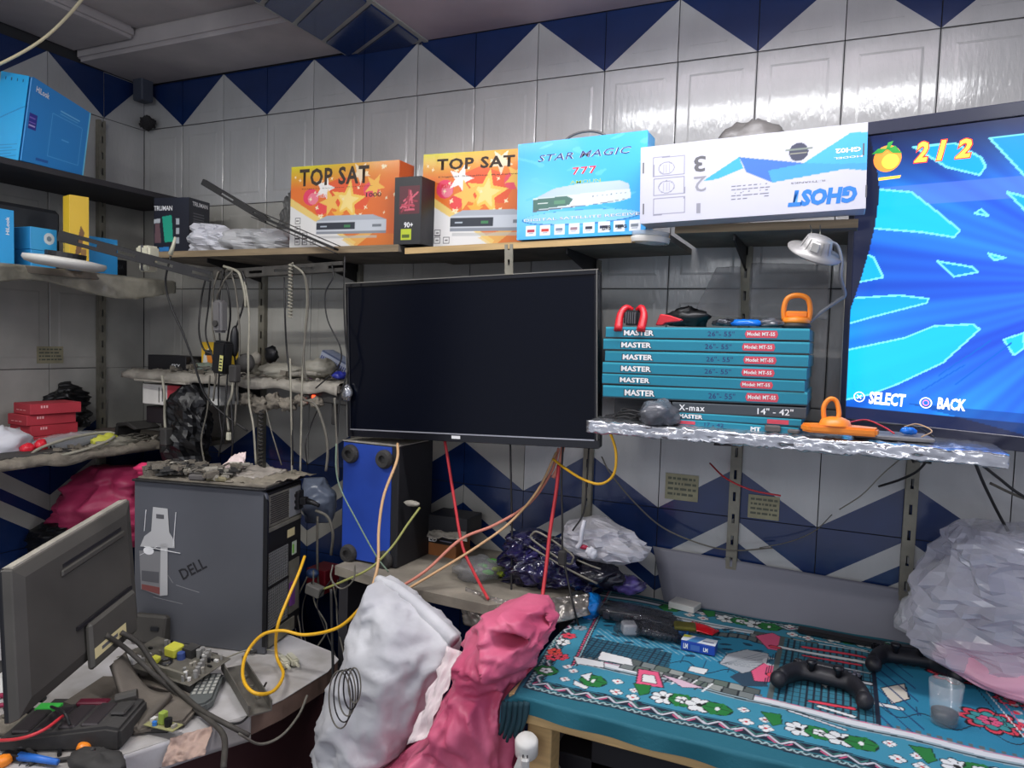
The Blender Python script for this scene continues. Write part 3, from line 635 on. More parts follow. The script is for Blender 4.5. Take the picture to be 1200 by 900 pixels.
g = (np.sin(X*19+np.sin(Y*23)*2)*np.sin(Y*17+X*5) > .8); P.put(g, (95, 190, 242), .7)
pt = lambda L: [(x*w, y*h) for x, y in L]
P.poly(pt([(.14, .42), (.3, .51), (.5, .54), (.8, .54), (.87, .5), (.88, .44)]), (178, 196, 206)); P.poly(pt([(.13, .28), (.13, .42), (.88, .45), (.89, .36), (.8, .33)]), (206, 218, 222)); P.poly(pt([(.13, .3), (.13, .41), (.40, .425), (.45, .39), (.42, .33)]), (74, 112, 102)); P.poly(pt([(.13, .28), (.13, .3), (.6, .32), (.89, .36), (.7, .325)]), (90, 100, 110))
P.rect(.17*w, .36*h, .25*w, .37*h, (220, 230, 225)); P.rect(.3*w, .345*h, .39*w, .385*h, (90, 140, 110))
for i in range(8): P.rect((.6+.035*i)*w, (.395+.002*i)*h, (.61+.035*i)*w, (.405+.002*i)*h, (120, 130, 140))
P.ell(.5*w, .2*h, .46*w, .075*h, (40, 120, 190)); P.ell(.5*w, .205*h, .45*w, .068*h, (130, 200, 240))
for i in range(8):
    x = (.075+.115*i)*w; P.rect(x, .035*h, x+.085*w, .145*h, (232, 236, 240))
    cc = [(180, 50, 70), (200, 60, 50), (120, 130, 150), (150, 120, 130), (40, 44, 60), (40, 50, 80), (50, 70, 90), (120, 130, 140)][i]
    P.rect(x+.012*w, .075*h, x+.07*w, .1*h, cc); P.rect(x+.02*w, .055*h, x+.06*w, .062*h, (130, 140, 160))
P.mesh('printed_face', PRN, c4.root, c4.F['front'])
halo = mat('white halo ink', (235, 240, 250), .5)
for m_, bo, li in ((halo, .018, .0003), (inkN, .0, .0006)): c4.text('front', 'STAR MAGIC', (630.5, 190), (740, 171), m_, bold=bo, lift=li, shear=.25, spacing=1.1)
for m_, bo, li in ((halo, .04, .0003), (inkR, .015, .0006)): c4.text('front', '777', (671, 205), (699, 194), m_, bold=bo, lift=li, spacing=1.2)
c4.text('front', 'AMOUN', (668, 216), (704, 209), inkY, bold=.004)
for m_, bo, li in ((inkN, .018, .0003), (inkW, .0, .0006)): c4.text('front', 'DIGITAL SATELLITE RECEIVER', (614.5, 260), (757, 248), m_, bold=bo, lift=li)
c4.text('front', 'DVB', (706, 270), (716, 264), inkK, bold=.02, lift=.0008); c4.text('front', 'EPG', (724, 267.5), (734.5, 263), inkK, bold=.02, lift=.0008)
b = MB(); b.tube([V((.0+.055*math.cos(a_), 0, h-.002+.026*math.sin(a_))) for a_ in np.linspace(0, math.pi, 14)], .0035, 6); b.build('carrying_handle', mat('grey handle', (90, 86, 84), .5), c4.root, smooth=True)
# white and blue shelf carton
c5 = qbox('bracket_box', 'long white and blue carton standing upside down on the short shelf', 'box', [(752, 176), (1013, 155), (1021, 247), (751, 272)], -.335, .075, mat('white card', (196, 196, 206), .4, coat=.2), zrest=1.778)
w, h = c5.w, c5.h; P = Print(w, h, .0018, (190, 190, 202)); f5 = lambda *L: [c5.fpx('front', *p) for p in L]
P.poly(f5((824, 212), (866, 184), (871, 197), (840, 210)), (60, 160, 225)); P.poly(f5((866, 184), (942, 191), (1012, 197), (990, 198), (905, 214), (875, 202)), (62, 110, 215)); P.poly(f5((905, 214), (990, 198), (1020, 200), (1018, 154), (996, 156), (944, 191), (900, 200)), (66, 150, 226))
P.poly(f5((942, 191), (990, 192), (1020, 190), (1018, 154), (996, 156)), (70, 165, 235))
a_ = c5.fpx('front', 936, 178); P.ell(a_[0], a_[1], .0185, .0185, (64, 66, 84)); P.rect(a_[0]-.026, a_[1]+.003, a_[0]+.026, a_[1]+.007, (120, 130, 120)); P.rect(a_[0]-.016, a_[1]-.003, a_[0]+.016, a_[1]-.001, (150, 150, 130))
for (x0, y0, x1, y1) in ((766, 207, 802, 185), (766, 229, 802, 210), (766, 252, 802, 233)):
    q = f5((x0, y0), (x1, y0-3), (x1, y1-3), (x0, y1))
    for i in range(4): P.line(q[i], q[(i+1) % 4], .0022, (130, 130, 146))
for (u, v) in ((781, 197), (781, 219)):
    a_ = c5.fpx('front', u, v); P.ell(a_[0], a_[1], .018, .014, (130, 130, 146)); P.ell(a_[0], a_[1], .016, .012, (190, 190, 202))
    for k in (-1, 0, 1): P.rect(a_[0]+k*.006-.001, a_[1]-.009, a_[0]+k*.006+.001, a_[1]+.009, (160, 160, 172))
for i in range(5):
    for s_ in range(7): u = 857+s_*6.5+Vr.random(); P.line(c5.fpx('front', u, 219+i*3.6-(s_*.55)), c5.fpx('front', u+4.5, 218.7+i*3.6-(s_*.55)), .0016, (70, 72, 92))
P.mesh('printed_face', PRN, c5.root, c5.F['front'])
c5.text('front', 'GHOST', (923, 243), (1005, 217), inkB, flip=True, bold=.06, shear=.15)
c5.text('front', 'IL THANKS', (927, 216), (967, 210.5), inkG, flip=True); c5.text('front', 'MODEL', (977, 187), (1011, 181.5), inkW, flip=True, bold=.01); c5.text('front', 'GH02', (979, 180), (1009, 171.5), inkW, flip=True, bold=.03)
c5.text('front', '3', (813, 202), (827, 182), inkG, flip=True, bold=.02); c5.text('front', '2', (813, 225), (828, 206), mat('pale ink', (140, 140, 150), .5), flip=True)
c5.text('front', '1', (816, 250), (821, 238), mat('pale ink', (140, 140, 150), .5), flip=True)
b = MB()
for u, v in ((754, 197), (754, 245), (1012, 175), (1015, 224)):
    a_ = c5.fpx('front', u, v); b.box(-w/2+a_[0]-.0015, -w/2+a_[0]+.0015, -c5.d/2-.001, -c5.d/2, a_[1]-.012, a_[1]+.012)
b.build('tuck_slot', inkG, c5.root)
lump('plastic_bag', 'grey crumpled plastic bag on top of the white and blue carton', 'bag', at(880, 165, y=-.24)+V((0, 0, -.005)), (.075, .05, .043), mat('grey film', (92, 90, 88), .4, bump=.3, bs=40), 5, .28, 16, floor=1.937)
# clutter on the upper back shelf
c6 = qbox('meter_box', 'black carton with a green slot and white lettering at the shelf corner', 'box', [(172, 238), (212, 235), (217, 296), (178, 297)], -.20, .10, mat('charcoal card', (36, 38, 48), .4), zrest=1.7505, yaw=0) if False else None
bl, br_ = at(178, 298, y=-.235), at(218, 297, y=-.23)
c6 = Carton('meter_box', 'black carton with a green slot and white lettering at the shelf corner', 'box', (.402, -.176, 1.7505), .135, .10, .182, mat('charcoal card', (36, 38, 48), .4), yaw=.17)
P = Print(c6.w, c6.h, .0018, (34, 36, 48)); f6 = lambda *L: [c6.fpx('front', *p) for p in L]
P.poly(f6((190, 254), (201, 252), (203, 283), (193, 284)), (40, 170, 140))
for i in range(3): P.poly(f6((206, 256+i*11), (210, 256+i*11), (210, 263+i*11), (206, 263+i*11)), (180, 186, 192))
P.poly(f6((180, 257), (188, 256), (188, 261), (180, 262)), (190, 196, 200)); P.poly(f6((182, 262), (187, 262), (189, 285), (181, 285)), (110, 84, 90)); P.poly(f6((186, 290), (198, 289), (198, 294), (187, 295)), (50, 130, 200)); P.mesh('printed_face', PRN, c6.root, c6.F['front'])
c6.text('front', 'TRUMAN', (180.5, 247), (202, 241), inkW, bold=.02)
P = Print(c6.d, c6.h, .0018, (34, 36, 48))
for i in range(13): P.rect(.02, .03+i*.0085, .085-.02*Vr.random(), .0335+i*.0085, (96, 98, 104))
P.mesh('printed_side', PRN, c6.root, c6.F['right']); txt(c6.root, 'TRUMAN', c6.F['right'], (.015, .158, .09, .172), inkW, bold=.02)
bag('plastic_bag', 'long white crumpled plastic bag roll lying beside the black carton', 'bag', [(232, 262), (226, 276), (224, 296)], [(262, 264), (276, 280), (268, 298)], -.22, .04, BAGW, 2, .035, 14, zmin=1.751, n=30, rows=22, smooth=False)
bag('plastic_bag', 'white plastic bag bundle on the shelf under the slanted black arm', 'bag', [(262, 270), (258, 282), (258, 297)], [(336, 268), (344, 280), (345, 297)], -.20, .05, mat('greyish bag plastic', (185, 185, 186), .35, bump=.35, bs=40), 4, .05, 9, zmin=1.751, n=34, rows=20, smooth=False)
sheet('plastic_sheet', 'dark grey crumpled plastic sheet leaning left of the first orange carton', 'plastic sheet', [(320, 290, -.14), (346, 290, -.14), (344, 222, -.10), (332, 240, -.10)], mat('dark film', (98, 98, 96), .4, bump=.3, bs=40), 6, .015, 25)
# ================================================================ left wall, upper shelves
b_ = thing('recorder_box', 'large bright blue carton on the upper left shelf', 'box', (.19, -.54, 1.9628))
A0, A1, B0, B1 = V((.301, -.638, 1.963)), at(37, 90, x=.345), V((.274, -.438, 1.963)), at(105, 133, x=.315)
C0, C1 = at(-8, 185, y=-.638), at(4, 84, y=-.64); C0.z = 1.963; D0, D1 = B0+(C0-A0), B1+(C1-A1)
adopt(MB().add([A0, A1, B0, B1, C0, C1, D0, D1], [(0, 2, 3, 1), (4, 5, 7, 6), (0, 1, 5, 4), (2, 6, 7, 3), (1, 3, 7, 5), (0, 4, 6, 2)]).build('carton_body', HIB, None, bev=.002), b_)
def bil(p, q, r, s_, off):
    p, q, r, s_, off = map(np.array, (p, q, r, s_, off))   # bottom left, bottom right, top right, top left
    return lambda X, Y: ((1-X)*(1-Y))[..., None]*p+(X*(1-Y))[..., None]*q+(X*Y)[..., None]*r+((1-X)*Y)[..., None]*s_+off
d, h = .205, .212
P = Print(d, h, .0018, (44, 140, 215)); P.rect(.075, .03, .18, .032, (90, 175, 235)); P.rect(.075, .15, .18, .152, (90, 175, 235)); P.rect(.075, .03, .077, .15, (90, 175, 235)); P.rect(.18, .03, .182, .15, (90, 175, 235)); P.rect(.1, .165, .17, .169, (120, 195, 240)); P.rect(.1, .158, .165, .160, (100, 185, 235)); P.rect(.116, .088, .14, .092, (90, 175, 235)); P.rect(d-.004, 0, d, h, (120, 215, 250))
P.rect(.004, .085, .03, .125, (52, 50, 150)); P.rect(.007, .10, .027, .103, (150, 120, 210)); P.rect(.007, .112, .024, .115, (130, 110, 200)); P.rect(.007, .092, .027, .095, (190, 180, 230)); P.rect(.04, .01, .08, .018, (34, 70, 150), .7)
fb = bil(A0, B0, B1, A1, (.006, 0, 0)); adopt(P.mesh('printed_side', PRN, None, fn=lambda X, Y: fb(X/d, Y/h)), b_)
ey_ = (A1-A0).normalized(); ex_ = (B1-A1).normalized()
adopt(txt(None, 'HiLook', (A1+V((.0075, 0, 0)), ex_, ey_), (.014, -.034, .056, -.018), inkW, bold=.02), b_)
w = .17; P = Print(w, h, .0018, (40, 175, 240)); P.poly([(0, .1), (w, .135), (w, .138), (0, .103)], (24, 130, 205))
for i in range(4): P.rect(.03+.035*i, h-.018, .036+.035*i, h-.010, (20, 70, 130))
for i in range(5): P.rect(.03, .012+i*.007, w-.02-.03*(i % 2), .014+i*.007, (20, 130, 200))
fc = bil(C0, A0, A1, C1, (0, -.006, 0)); adopt(P.mesh('printed_face', PRN, None, fn=lambda X, Y: fc(X/w, Y/h)), b_)
def ybox(name, label, cat, x, y, z, w, d, h, m, yaw=0., **k): return Carton(name, label, cat, (x, y, z), w, d, h, m, yaw=yaw, **k)
SZ = 1.6685
cc = ybox('camera_box', 'blue camera carton at the left edge, showing a white camera', 'box', .24, -.70, SZ, .07, .115, .155, HIB)
P = Print(.115, .155, .0016, (54, 165, 230)); P.ell(.05, .062, .026, .017, (235, 240, 245)); P.ell(.05, .062, .021, .013, (40, 56, 90)); P.ell(.045, .062, .004, .005, (200, 210, 220)); P.poly([(.035, .05), (.065, .05), (.07, .012), (.03, .012)], (228, 232, 238)); P.rect(.03, .0, .075, .012, (230, 234, 240))
for i in range(5): P.rect(.045+i*.006, .12, .047+i*.006, .145, (120, 200, 245))
P.mesh('printed_side', PRN, cc.root, cc.F['right']); txt(cc.root, 'HiLook', (V((.0358, .045, .085)), AZ, -AY), (0, 0, .05, .01), inkW, bold=.02)
cc = ybox('camera_box', 'small blue carton between the camera box and the yellow box', 'box', .21, -.548, SZ, .10, .075, .055, HIB)
cc = ybox('camera_box', 'blue carton with a round white camera, stacked left of the yellow box', 'box', .21, -.548, SZ+.0555, .10, .078, .065, HIB)
P = Print(.078, .065, .0016, (60, 168, 232)); P.ell(.055, .036, .016, .017, (214, 222, 230)); P.ell(.055, .036, .007, .008, (120, 140, 160)); P.mesh('printed_side', PRN, cc.root, cc.F['right'])
cc = ybox('cable_box', 'tall yellow cable carton standing under the large blue box', 'box', .335, -.50, SZ+.003, .05, .052, .215, mat('yellow card', (228, 190, 50), .5), yaw=-.25)
P = Print(.052, .215, .0016, (226, 186, 50)); P.poly([(.012, .03), (.03, .05), (.04, .11), (.03, .13), (.02, .08)], (120, 84, 50)); P.rect(.03, .04, .045, .06, (150, 110, 60)); P.mesh('printed_side', PRN, cc.root, cc.F['right'])
txt(cc.root, 'Hi-CABLE', (V((-.008, -.0268, .04)), AZ, -AX), (0, 0, .07, .012), inkK, bold=.01)
cc = ybox('camera_box', 'blue carton right of the yellow box on the middle left shelf', 'box', .24, -.385, SZ, .10, .11, .115, HIB)
P = Print(.11, .115, .0016, (54, 160, 228)); P.line((0, .112), (.05, .09), .002, (120, 200, 245)); P.line((.05, .09), (.11, .1), .002, (120, 200, 245)); P.mesh('printed_side', PRN, cc.root, cc.F['right'])
cc = ybox('small_box', 'small black carton with white lettering beside the last blue box', 'box', .18, -.27, SZ, .06, .075, .062, mat('black card', (30, 30, 34), .45)); txt(cc.root, 'DAHUA', cc.F['right'], (.012, .03, .06, .045), inkG)
cc = ybox('small_box', 'grey plastic tray far back on the middle left shelf', 'tray', .12, -.9, SZ, .12, .2, .02, BLK)
# big dark crate under upper shelf at left edge (dark housing seen behind the blue cartons)
ybox('equipment_case', 'dark grey case against the wall behind the small blue cartons', 'case', .075, -.62, SZ, .12, .42, .2, mat('dark case', (58, 60, 64), .6, var=.2), bev=.012)
# plastic wrap draping from the middle shelf
def wrapf(u, v):
    y = -.95+u*.80; k = v*.2
    p = V((.20+k, y, SZ+.0015)) if k < .13 else V((.335+.02*math.sin(u*9), y, SZ-(k-.13)*(.55+.5*math.sin(u*5+1)**2)))
    return p+V((.012, 0, -.004))*abs(crump(p, 24, 4))
t = thing('plastic_wrap', 'dirty clear plastic wrap hanging over the middle left shelf edge', 'plastic wrap', (.33, -.55, SZ))
adopt(MB().grid(wrapf, 90, 22).build('wrap', [DIRTF], None, smooth=True, solid=.001), t)
# round lamp / dish seen nearly edge on
t = thing('ceiling_lamp', 'round white lamp dish lying edge-on in front of the middle left shelf', 'lamp', at(76, 309, y=-.62))
Mx = Matrix.Rotation(.10, 4, 'Y')@Matrix.Rotation(-.05, 4, 'X')
MB().lathe([(.0, -.014), (.07, -.012), (.095, -.006), (.102, .004), (.1, .012), (.06, .016), (0, .017)], 40, Mx).build('dish', mat('grey white shade', (196, 194, 188), .55, var=.1), t, smooth=True)
MB().lathe([(0, .017), (.05, .017), (.05, .03), (0, .03)], 24, Mx).build('base_ring', BLK, t)
# slotted black arms
def arm(label, p0, p1, w_, t_, face, cat='bracket', name='television_mount', slots=True, m=BLKM, parts=True):
    t = thing(name, label, cat, (V(p0)+V(p1))/2); b = MB()
    (slotted(b, p0, p1, w_, t_, face, .09, .05, w_*.3) if slots else b.bar(p0, p1, w_, t_, V(face)))
    adopt(b.build('web', m, None), t); d = (V(p1)-V(p0)).normalized(); sd = V(face).cross(d).normalized()
    b = MB(); b.bar(V(p0)+sd*w_*.5-V(face)*.008, V(p1)+sd*w_*.5-V(face)*.008, .002, .016, sd); b.bar(V(p0)-sd*w_*.5-V(face)*.008, V(p1)-sd*w_*.5-V(face)*.008, .002, .016, sd)
    adopt(b.build('flange', m, None), t); return t
arm('long slotted black television arm sticking out over the lamp dish', at(68, 276, y=-.62), at(246, 324, y=-.40), .028, .003, (.3, -.95, 0))
arm('upper edge of a black slanted arm, forked tip pointing up left', at(237, 213, y=-.36), at(312, 258, y=-.34), .016, .004, (.2, -1, 0))
arm('thick black slanted arm lying across the first orange carton', at(296, 250, y=-.34), at(394, 292, y=-.33), .022, .006, (.2, -1, 0), slots=False)
arm('dusty slotted angle iron running level below the plywood shelf', at(250, 322, y=-.33), at(402, 312, y=-.33), .026, .003, (0, -1, 0), m=mat('dusty black iron', (70, 67, 62), .7, var=.5, vs=30))
t = thing('plug_adapter', 'cream double plug adapter perched on the slotted black arm', 'plug', at(173, 300, y=-.46))
b = MB(); b.box(-.028, .028, -.02, .02, -.018, .028); b.build('upper_block', CREAM, t, bev=.006, seg=3); b = MB(); b.box(-.018, .02, -.016, .018, -.045, -.017); b.build('lower_block', CREAM, t, bev=.004, seg=2); MB().box(-.001, .001, -.022, .021, -.044, .0285).build('seam_and_gap_shade', inkG, t)
t = thing('connector_plug', 'small cream connector hanging from a thin cable beside the adapter', 'plug', at(203, 290, y=-.42)); MB().tube([V((-.012, 0, -.02)), V((.0, 0, .005)), V((.008, 0, .03))], .007, 8, r1=.003).build('plug_body', CREAM, t, smooth=True)
# ================================================================ stack of teal boxes and things on the foil shelf
TEAL = mat('teal card', (14, 128, 150), .38, coat=.25); FSZ = 1.3275
TY = -.36
def teal_print(c, dark=False, lab=None, seed=0):
    R_ = random.Random(seed); P = Print(c.w, c.h, .0016, (14, 128, 154) if not dark else (62, 68, 74))
    P.rect(0, c.h*.86, c.w, c.h, (52, 168, 190) if not dark else (90, 96, 100)); P.rect(0, 0, c.w, c.h*.12, (4, 70, 88) if not dark else (40, 44, 48))  # pale top band paints an edge highlight, dark foot the shadow between boxes
    P.mesh('printed_face', PRN, c.root, c.F['front'])
tz = [1.540, 1.5125, 1.485, 1.4575, 1.431, 1.4035]   # tops? -> bases computed below
names = ['topmost', 'second from the top', 'third from the top', 'fourth from the top', 'fifth from the top', 'sixth from the top']
pinkm = mat('pink label', (214, 74, 92), .5)
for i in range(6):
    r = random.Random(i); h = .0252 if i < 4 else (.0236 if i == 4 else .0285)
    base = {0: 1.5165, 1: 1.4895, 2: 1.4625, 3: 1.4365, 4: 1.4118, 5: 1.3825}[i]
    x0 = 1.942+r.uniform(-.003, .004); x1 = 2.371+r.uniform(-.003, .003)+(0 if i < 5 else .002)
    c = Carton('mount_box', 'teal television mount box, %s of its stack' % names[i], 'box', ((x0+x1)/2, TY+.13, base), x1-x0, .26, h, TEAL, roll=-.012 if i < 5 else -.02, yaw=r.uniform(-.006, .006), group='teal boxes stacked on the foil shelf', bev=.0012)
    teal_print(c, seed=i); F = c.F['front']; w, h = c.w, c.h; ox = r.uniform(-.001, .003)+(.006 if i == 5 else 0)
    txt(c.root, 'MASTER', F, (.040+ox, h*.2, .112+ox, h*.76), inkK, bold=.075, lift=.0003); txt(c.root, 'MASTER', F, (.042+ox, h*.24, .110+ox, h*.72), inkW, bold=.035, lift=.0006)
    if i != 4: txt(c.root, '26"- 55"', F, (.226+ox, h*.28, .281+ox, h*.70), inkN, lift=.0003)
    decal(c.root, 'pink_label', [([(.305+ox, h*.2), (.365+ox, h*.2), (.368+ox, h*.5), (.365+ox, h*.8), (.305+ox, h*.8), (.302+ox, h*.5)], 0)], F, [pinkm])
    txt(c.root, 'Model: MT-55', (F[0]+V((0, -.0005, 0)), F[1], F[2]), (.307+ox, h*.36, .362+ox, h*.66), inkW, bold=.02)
    MB().box(-w/2, w/2, -.1308, -.1300, h*.0, h*.07).build('seam_and_gap_shade', inkK, c.root)  # black strip painted as the shadow gap under each stacked box
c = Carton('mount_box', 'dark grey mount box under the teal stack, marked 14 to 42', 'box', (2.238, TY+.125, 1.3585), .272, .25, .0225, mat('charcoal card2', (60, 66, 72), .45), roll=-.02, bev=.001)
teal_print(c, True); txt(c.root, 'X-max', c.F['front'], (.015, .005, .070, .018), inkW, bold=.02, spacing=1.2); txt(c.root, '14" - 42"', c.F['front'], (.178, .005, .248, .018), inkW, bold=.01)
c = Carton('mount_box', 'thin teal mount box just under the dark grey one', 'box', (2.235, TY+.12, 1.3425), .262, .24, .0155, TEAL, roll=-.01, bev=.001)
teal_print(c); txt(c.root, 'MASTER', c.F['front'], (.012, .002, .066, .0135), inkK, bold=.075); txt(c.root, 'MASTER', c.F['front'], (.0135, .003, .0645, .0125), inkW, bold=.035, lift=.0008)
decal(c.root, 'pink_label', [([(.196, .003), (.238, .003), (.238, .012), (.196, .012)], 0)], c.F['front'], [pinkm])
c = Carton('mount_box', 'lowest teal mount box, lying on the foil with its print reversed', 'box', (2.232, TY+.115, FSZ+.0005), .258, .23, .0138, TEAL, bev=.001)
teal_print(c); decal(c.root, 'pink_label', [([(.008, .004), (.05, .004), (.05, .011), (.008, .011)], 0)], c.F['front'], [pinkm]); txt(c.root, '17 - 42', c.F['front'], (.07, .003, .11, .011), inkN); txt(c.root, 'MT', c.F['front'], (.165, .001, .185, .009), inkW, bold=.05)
# junk left below the stack
lump('plastic_bag', 'dark crumpled plastic bag under the teal stack', 'bag', at(772, 488, y=-.37)+V((0, 0, .002)), (.042, .05, .034), mat('smoky film', (88, 90, 96), .25, bump=.4, bs=50, coat=.3), 3, .25, 26, floor=FSZ+.002)
Carton('small_box', 'black carton propping the left end of the teal stack', 'box', (2.02, -.21, FSZ+.001), .14, .15, .052, mat('black card', (30, 30, 34), .45))
for k in range(3):
    c0 = at(735+k*4, 489-k*2, y=-.37); pts = [c0+V((.03*math.cos(a_), .02*math.sin(a_), .003*math.sin(3*a_)+k*.003)) for a_ in np.linspace(0, 6.6, 16)]
    cab(('black cable coil under the teal stack, %s' % ('lowest turn', 'middle turn', 'top turn')[k]), pts, .002, CBLK, group='black cable coil under the teal stack')
def suction_lifter(label, loc, yaw, tiltx, big=1.):
    t = thing('suction_lifter', label, 'suction lifter', loc, (tiltx, 0, yaw))
    MB().lathe([(0, 0), (.028*big, 0), (.030*big, .004), (.026*big, .010), (.012, .014), (.0, .015)], 28).build('suction_pad', mat('dark rubber', (50, 46, 44), .6), t, smooth=True)
    MB().lathe([(0, .010), (.027*big, .010), (.028*big, .014), (.024*big, .022), (0, .024)], 28).build('cup_body', ORG, t, smooth=True)
    w_ = .024*big; pts = [(-w_, .016), (-w_*1.08, .038), (-w_*.9, .058), (-w_*.5, .066), (0, .068), (w_*.5, .066), (w_*.9, .058), (w_*1.08, .038), (w_, .016)]
    MB().tube(crom([V((x, 0, z)) for x, z in pts], 5), .0055, 8).build('handle', ORG, t, smooth=True)
    MB().bar((-w_*.9, 0, .028), (w_*.9, 0, .028), .014, .012).build('lever', ORG, t, bev=.003); return t
suction_lifter('orange suction lifter standing on top of the teal stack', (2.343, -.31, 1.5465), .1, 0)
# lying orange lifter: triangular base with an upright loop
t = thing('suction_lifter', 'orange suction tool with a broad base lying on the foil shelf', 'suction lifter', at(980, 516, y=-.40)+V((0, .0, .002)))
t.location.z = FSZ+.012; LX = lambda u, v: None
pl = [(-.068, .012), (-.045, .035), (.04, .04), (.075, .02), (.07, -.012), (.02, -.014), (-.05, -.014)]
MB().prism(pl, .016, (V((0, 0, 0)), AX, AY)).build('base_plate', ORG, t, bev=.004, seg=2)
MB().lathe([(.03, .016), (.026, .026), (.012, .032), (0, .032)], 24, Matrix.Translation((-.004, .012, 0))).build('cup_body', ORG, t, smooth=True)
MB().tube(crom([V((-.024, .012, .022)), V((-.026, .014, .05)), V((-.016, .018, .066)), V((-.004, .02, .062)), V((.002, .016, .04)), V((.0, .012, .024))], 5), .0048, 8).build('handle', ORG, t, smooth=True)
# clips, wrappers, films on top of the stack
def on(u, v, y): return at(u, v, y=y)
ST = 1.5445
t = thing('spring_clamp', 'red and black clamp sitting on the teal stack', 'clamp', (1.975, -.33, 1.543)); t.location = (2.0, -.335, 1.5435)
for sx in (-1, 1):
    MB().tube(crom([V((sx*.026, -.03, -.012)), V((sx*.027, -.012, .022)), V((sx*.018, 0, .040)), V((sx*.006, .01, .036))], 5), .010, 8, r1=.006).build('red_jaw', REDP, t, smooth=True)
MB().box(-.018, .018, -.018, .015, .0, .034).build('black_body', BLK, t, bev=.005, seg=2); b = MB()
for i in range(5): b.box(-.012+i*.005, -.010+i*.005, -.022, -.018, .004, .03)
b.build('ridges', inkG, t); MB().cyl((-.02, -.01, .02), (.02, -.01, .02), .003, 10).build('pin', STEEL, t)
t = thing('wrapper', 'red plastic clip lying right of the red and black clamp', 'clip', (2.075, -.31, 1.5455)); MB().prism([(-.028, 0), (-.018, .026), (.0, .024), (.032, .014), (.028, .010), (-.005, .006), (-.012, 0)], .02, (V((0, .01, 0)), AX, AZ)).build('clip_body', REDP, t, bev=.002); t.name = 'plastic_clip'; o_M[t.name] = Matrix.Translation(t.location)
lump('plastic_bag', 'small black crumpled wrapper behind the red clip', 'wrapper', (2.10, -.22, 1.565), (.05, .035, .026), BAGK, 7, .35, 26, floor=1.547)
lump('wrapper', 'bright blue crumpled wrapper on the teal stack', 'wrapper', (2.245, -.335, 1.552), (.030, .02, .010), mat('blue foil wrapper', (20, 110, 210), .25, bump=.4, bs=60, coat=.3), 9, .3, 34, floor=1.5475)
lump('wrapper', 'clear crinkled wrapper between the blue wrapper and orange lifter', 'wrapper', (2.295, -.31, 1.553), (.03, .03, .011), mat('smoky film', (88, 90, 96)), 12, .4, 34, floor=1.547)
lump('wrapper', 'silver black crinkled wrapper left of the blue one', 'wrapper', (2.20, -.31, 1.553), (.028, .03, .010), mat('dark foil', (70, 72, 78), .2, .6, bump=.5, bs=60), 14, .4, 34, floor=1.547)
sheet('plastic_film', 'tall hazy plastic film leaning left of the upright behind the teal stack', 'plastic film', [(810, 372, -.12), (868, 372, -.12), (868, 313, -.06), (840, 314, -.06)], CLEARD, 3, .006, 12)
sheet('plastic_film', 'wide hazy plastic film leaning right of the upright behind the teal stack', 'plastic film', [(877, 374, -.10), (970, 374, -.16), (972, 310, -.06), (880, 308, -.05)], CLEARD, 5, .006, 12)
# things along the foil shelf to the right
lump('wrapper', 'tiny blue wrapper bit near the right end of the foil shelf', 'wrapper', at(1064, 505, y=-.34), (.014, .01, .008), mat('blue foil wrapper', (20, 110, 210)), 3, .3, 40)
def slab(label, u, v, y, w, d, h, m, yaw=0., name='plastic_piece', cat='scrap', z=FSZ+.004, bev=.002):
    p = at(u, v, y=y); t = thing(name, label, cat, (p.x, y+d/2, z), (0, 0, yaw)); MB().box(-w/2, w/2, -d/2, d/2, 0, h).build('body', m, t, bev=bev); return t
slab('flat grey tray lying at the right end of the foil shelf', 1045, 512, -.37, .14, .10, .008, mat('grey lid', (120, 118, 118), .5, var=.2), .1, 'tray', 'tray')
slab('small grey box piece left of the orange tool', 905, 503, -.38, .03, .02, .012, mat('grey rubber', (90, 86, 84), .7), .2)
slab('flat grey connector left of the orange tool', 930, 507, -.385, .022, .016, .008, mat('grey rubber', (90, 86, 84)), -.2)
cab('thin red wire curling behind the orange tool on the foil shelf', [(995, 495, -.33), (1015, 492, -.3), (1035, 500, -.33), (1048, 508, -.36)], .0016, CRED, 'wire')
cab('thin black wire on the foil shelf beside the blue wrapper bit', [(1000, 492, -.3), (1040, 497, -.3), (1072, 500, -.3), (1095, 512, -.35)], .0016, CBLK, 'wire')
cab('thin tan wire loop around the blue wrapper bit', [(1060, 500, -.33), (1075, 497, -.31), (1092, 505, -.33), (1080, 512, -.36)], .0013, CTAN, 'wire')
slab('short dark screwdriver lying along the foil shelf', 1030, 506, -.33, .09, .01, .008, BLK, .15, 'screwdriver', 'tool')
# hanging downlight
t = thing('downlight', 'grey round downlight hanging tilted below the short shelf', 'light fitting', at(956, 292, y=-.34), (.42, .38, 0))
MB().lathe([(0, -.014), (.030, -.014), (.053, -.010), (.055, -.006), (.034, -.003), (.030, .006), (.025, .024), (.0, .026)], 36).build('lamp_housing', mat('dull grey metal', (150, 148, 146), .45, .3), t, smooth=True)
b = MB()
for i in range(12):
    a_ = i*math.pi/6; b.bar((.031*math.cos(a_), .031*math.sin(a_), .0), (.024*math.cos(a_), .024*math.sin(a_), .023), .004, .0015)
b.build('cooling_fin', mat('dull grey metal', (150, 148, 146)), t); b = MB(); b.box(-.008, .008, -.032, -.026, .004, .022); b.build('spring_bracket', WHITE, t, bev=.001)
for k in (-1, 1):
    q = at(955+k*6, 264, y=-.285); cab('', [at(952+k*8, 284, y=-.345), at(956+k*5, 272, y=-.315), q], .0011, STEEL, parent=None)
    o = bpy.context.scene.collection.objects[-1]; o.name = 'spring_wire'
    for kk in ('label', 'category'):
        if kk in o: del o[kk]
    adopt(o, t)
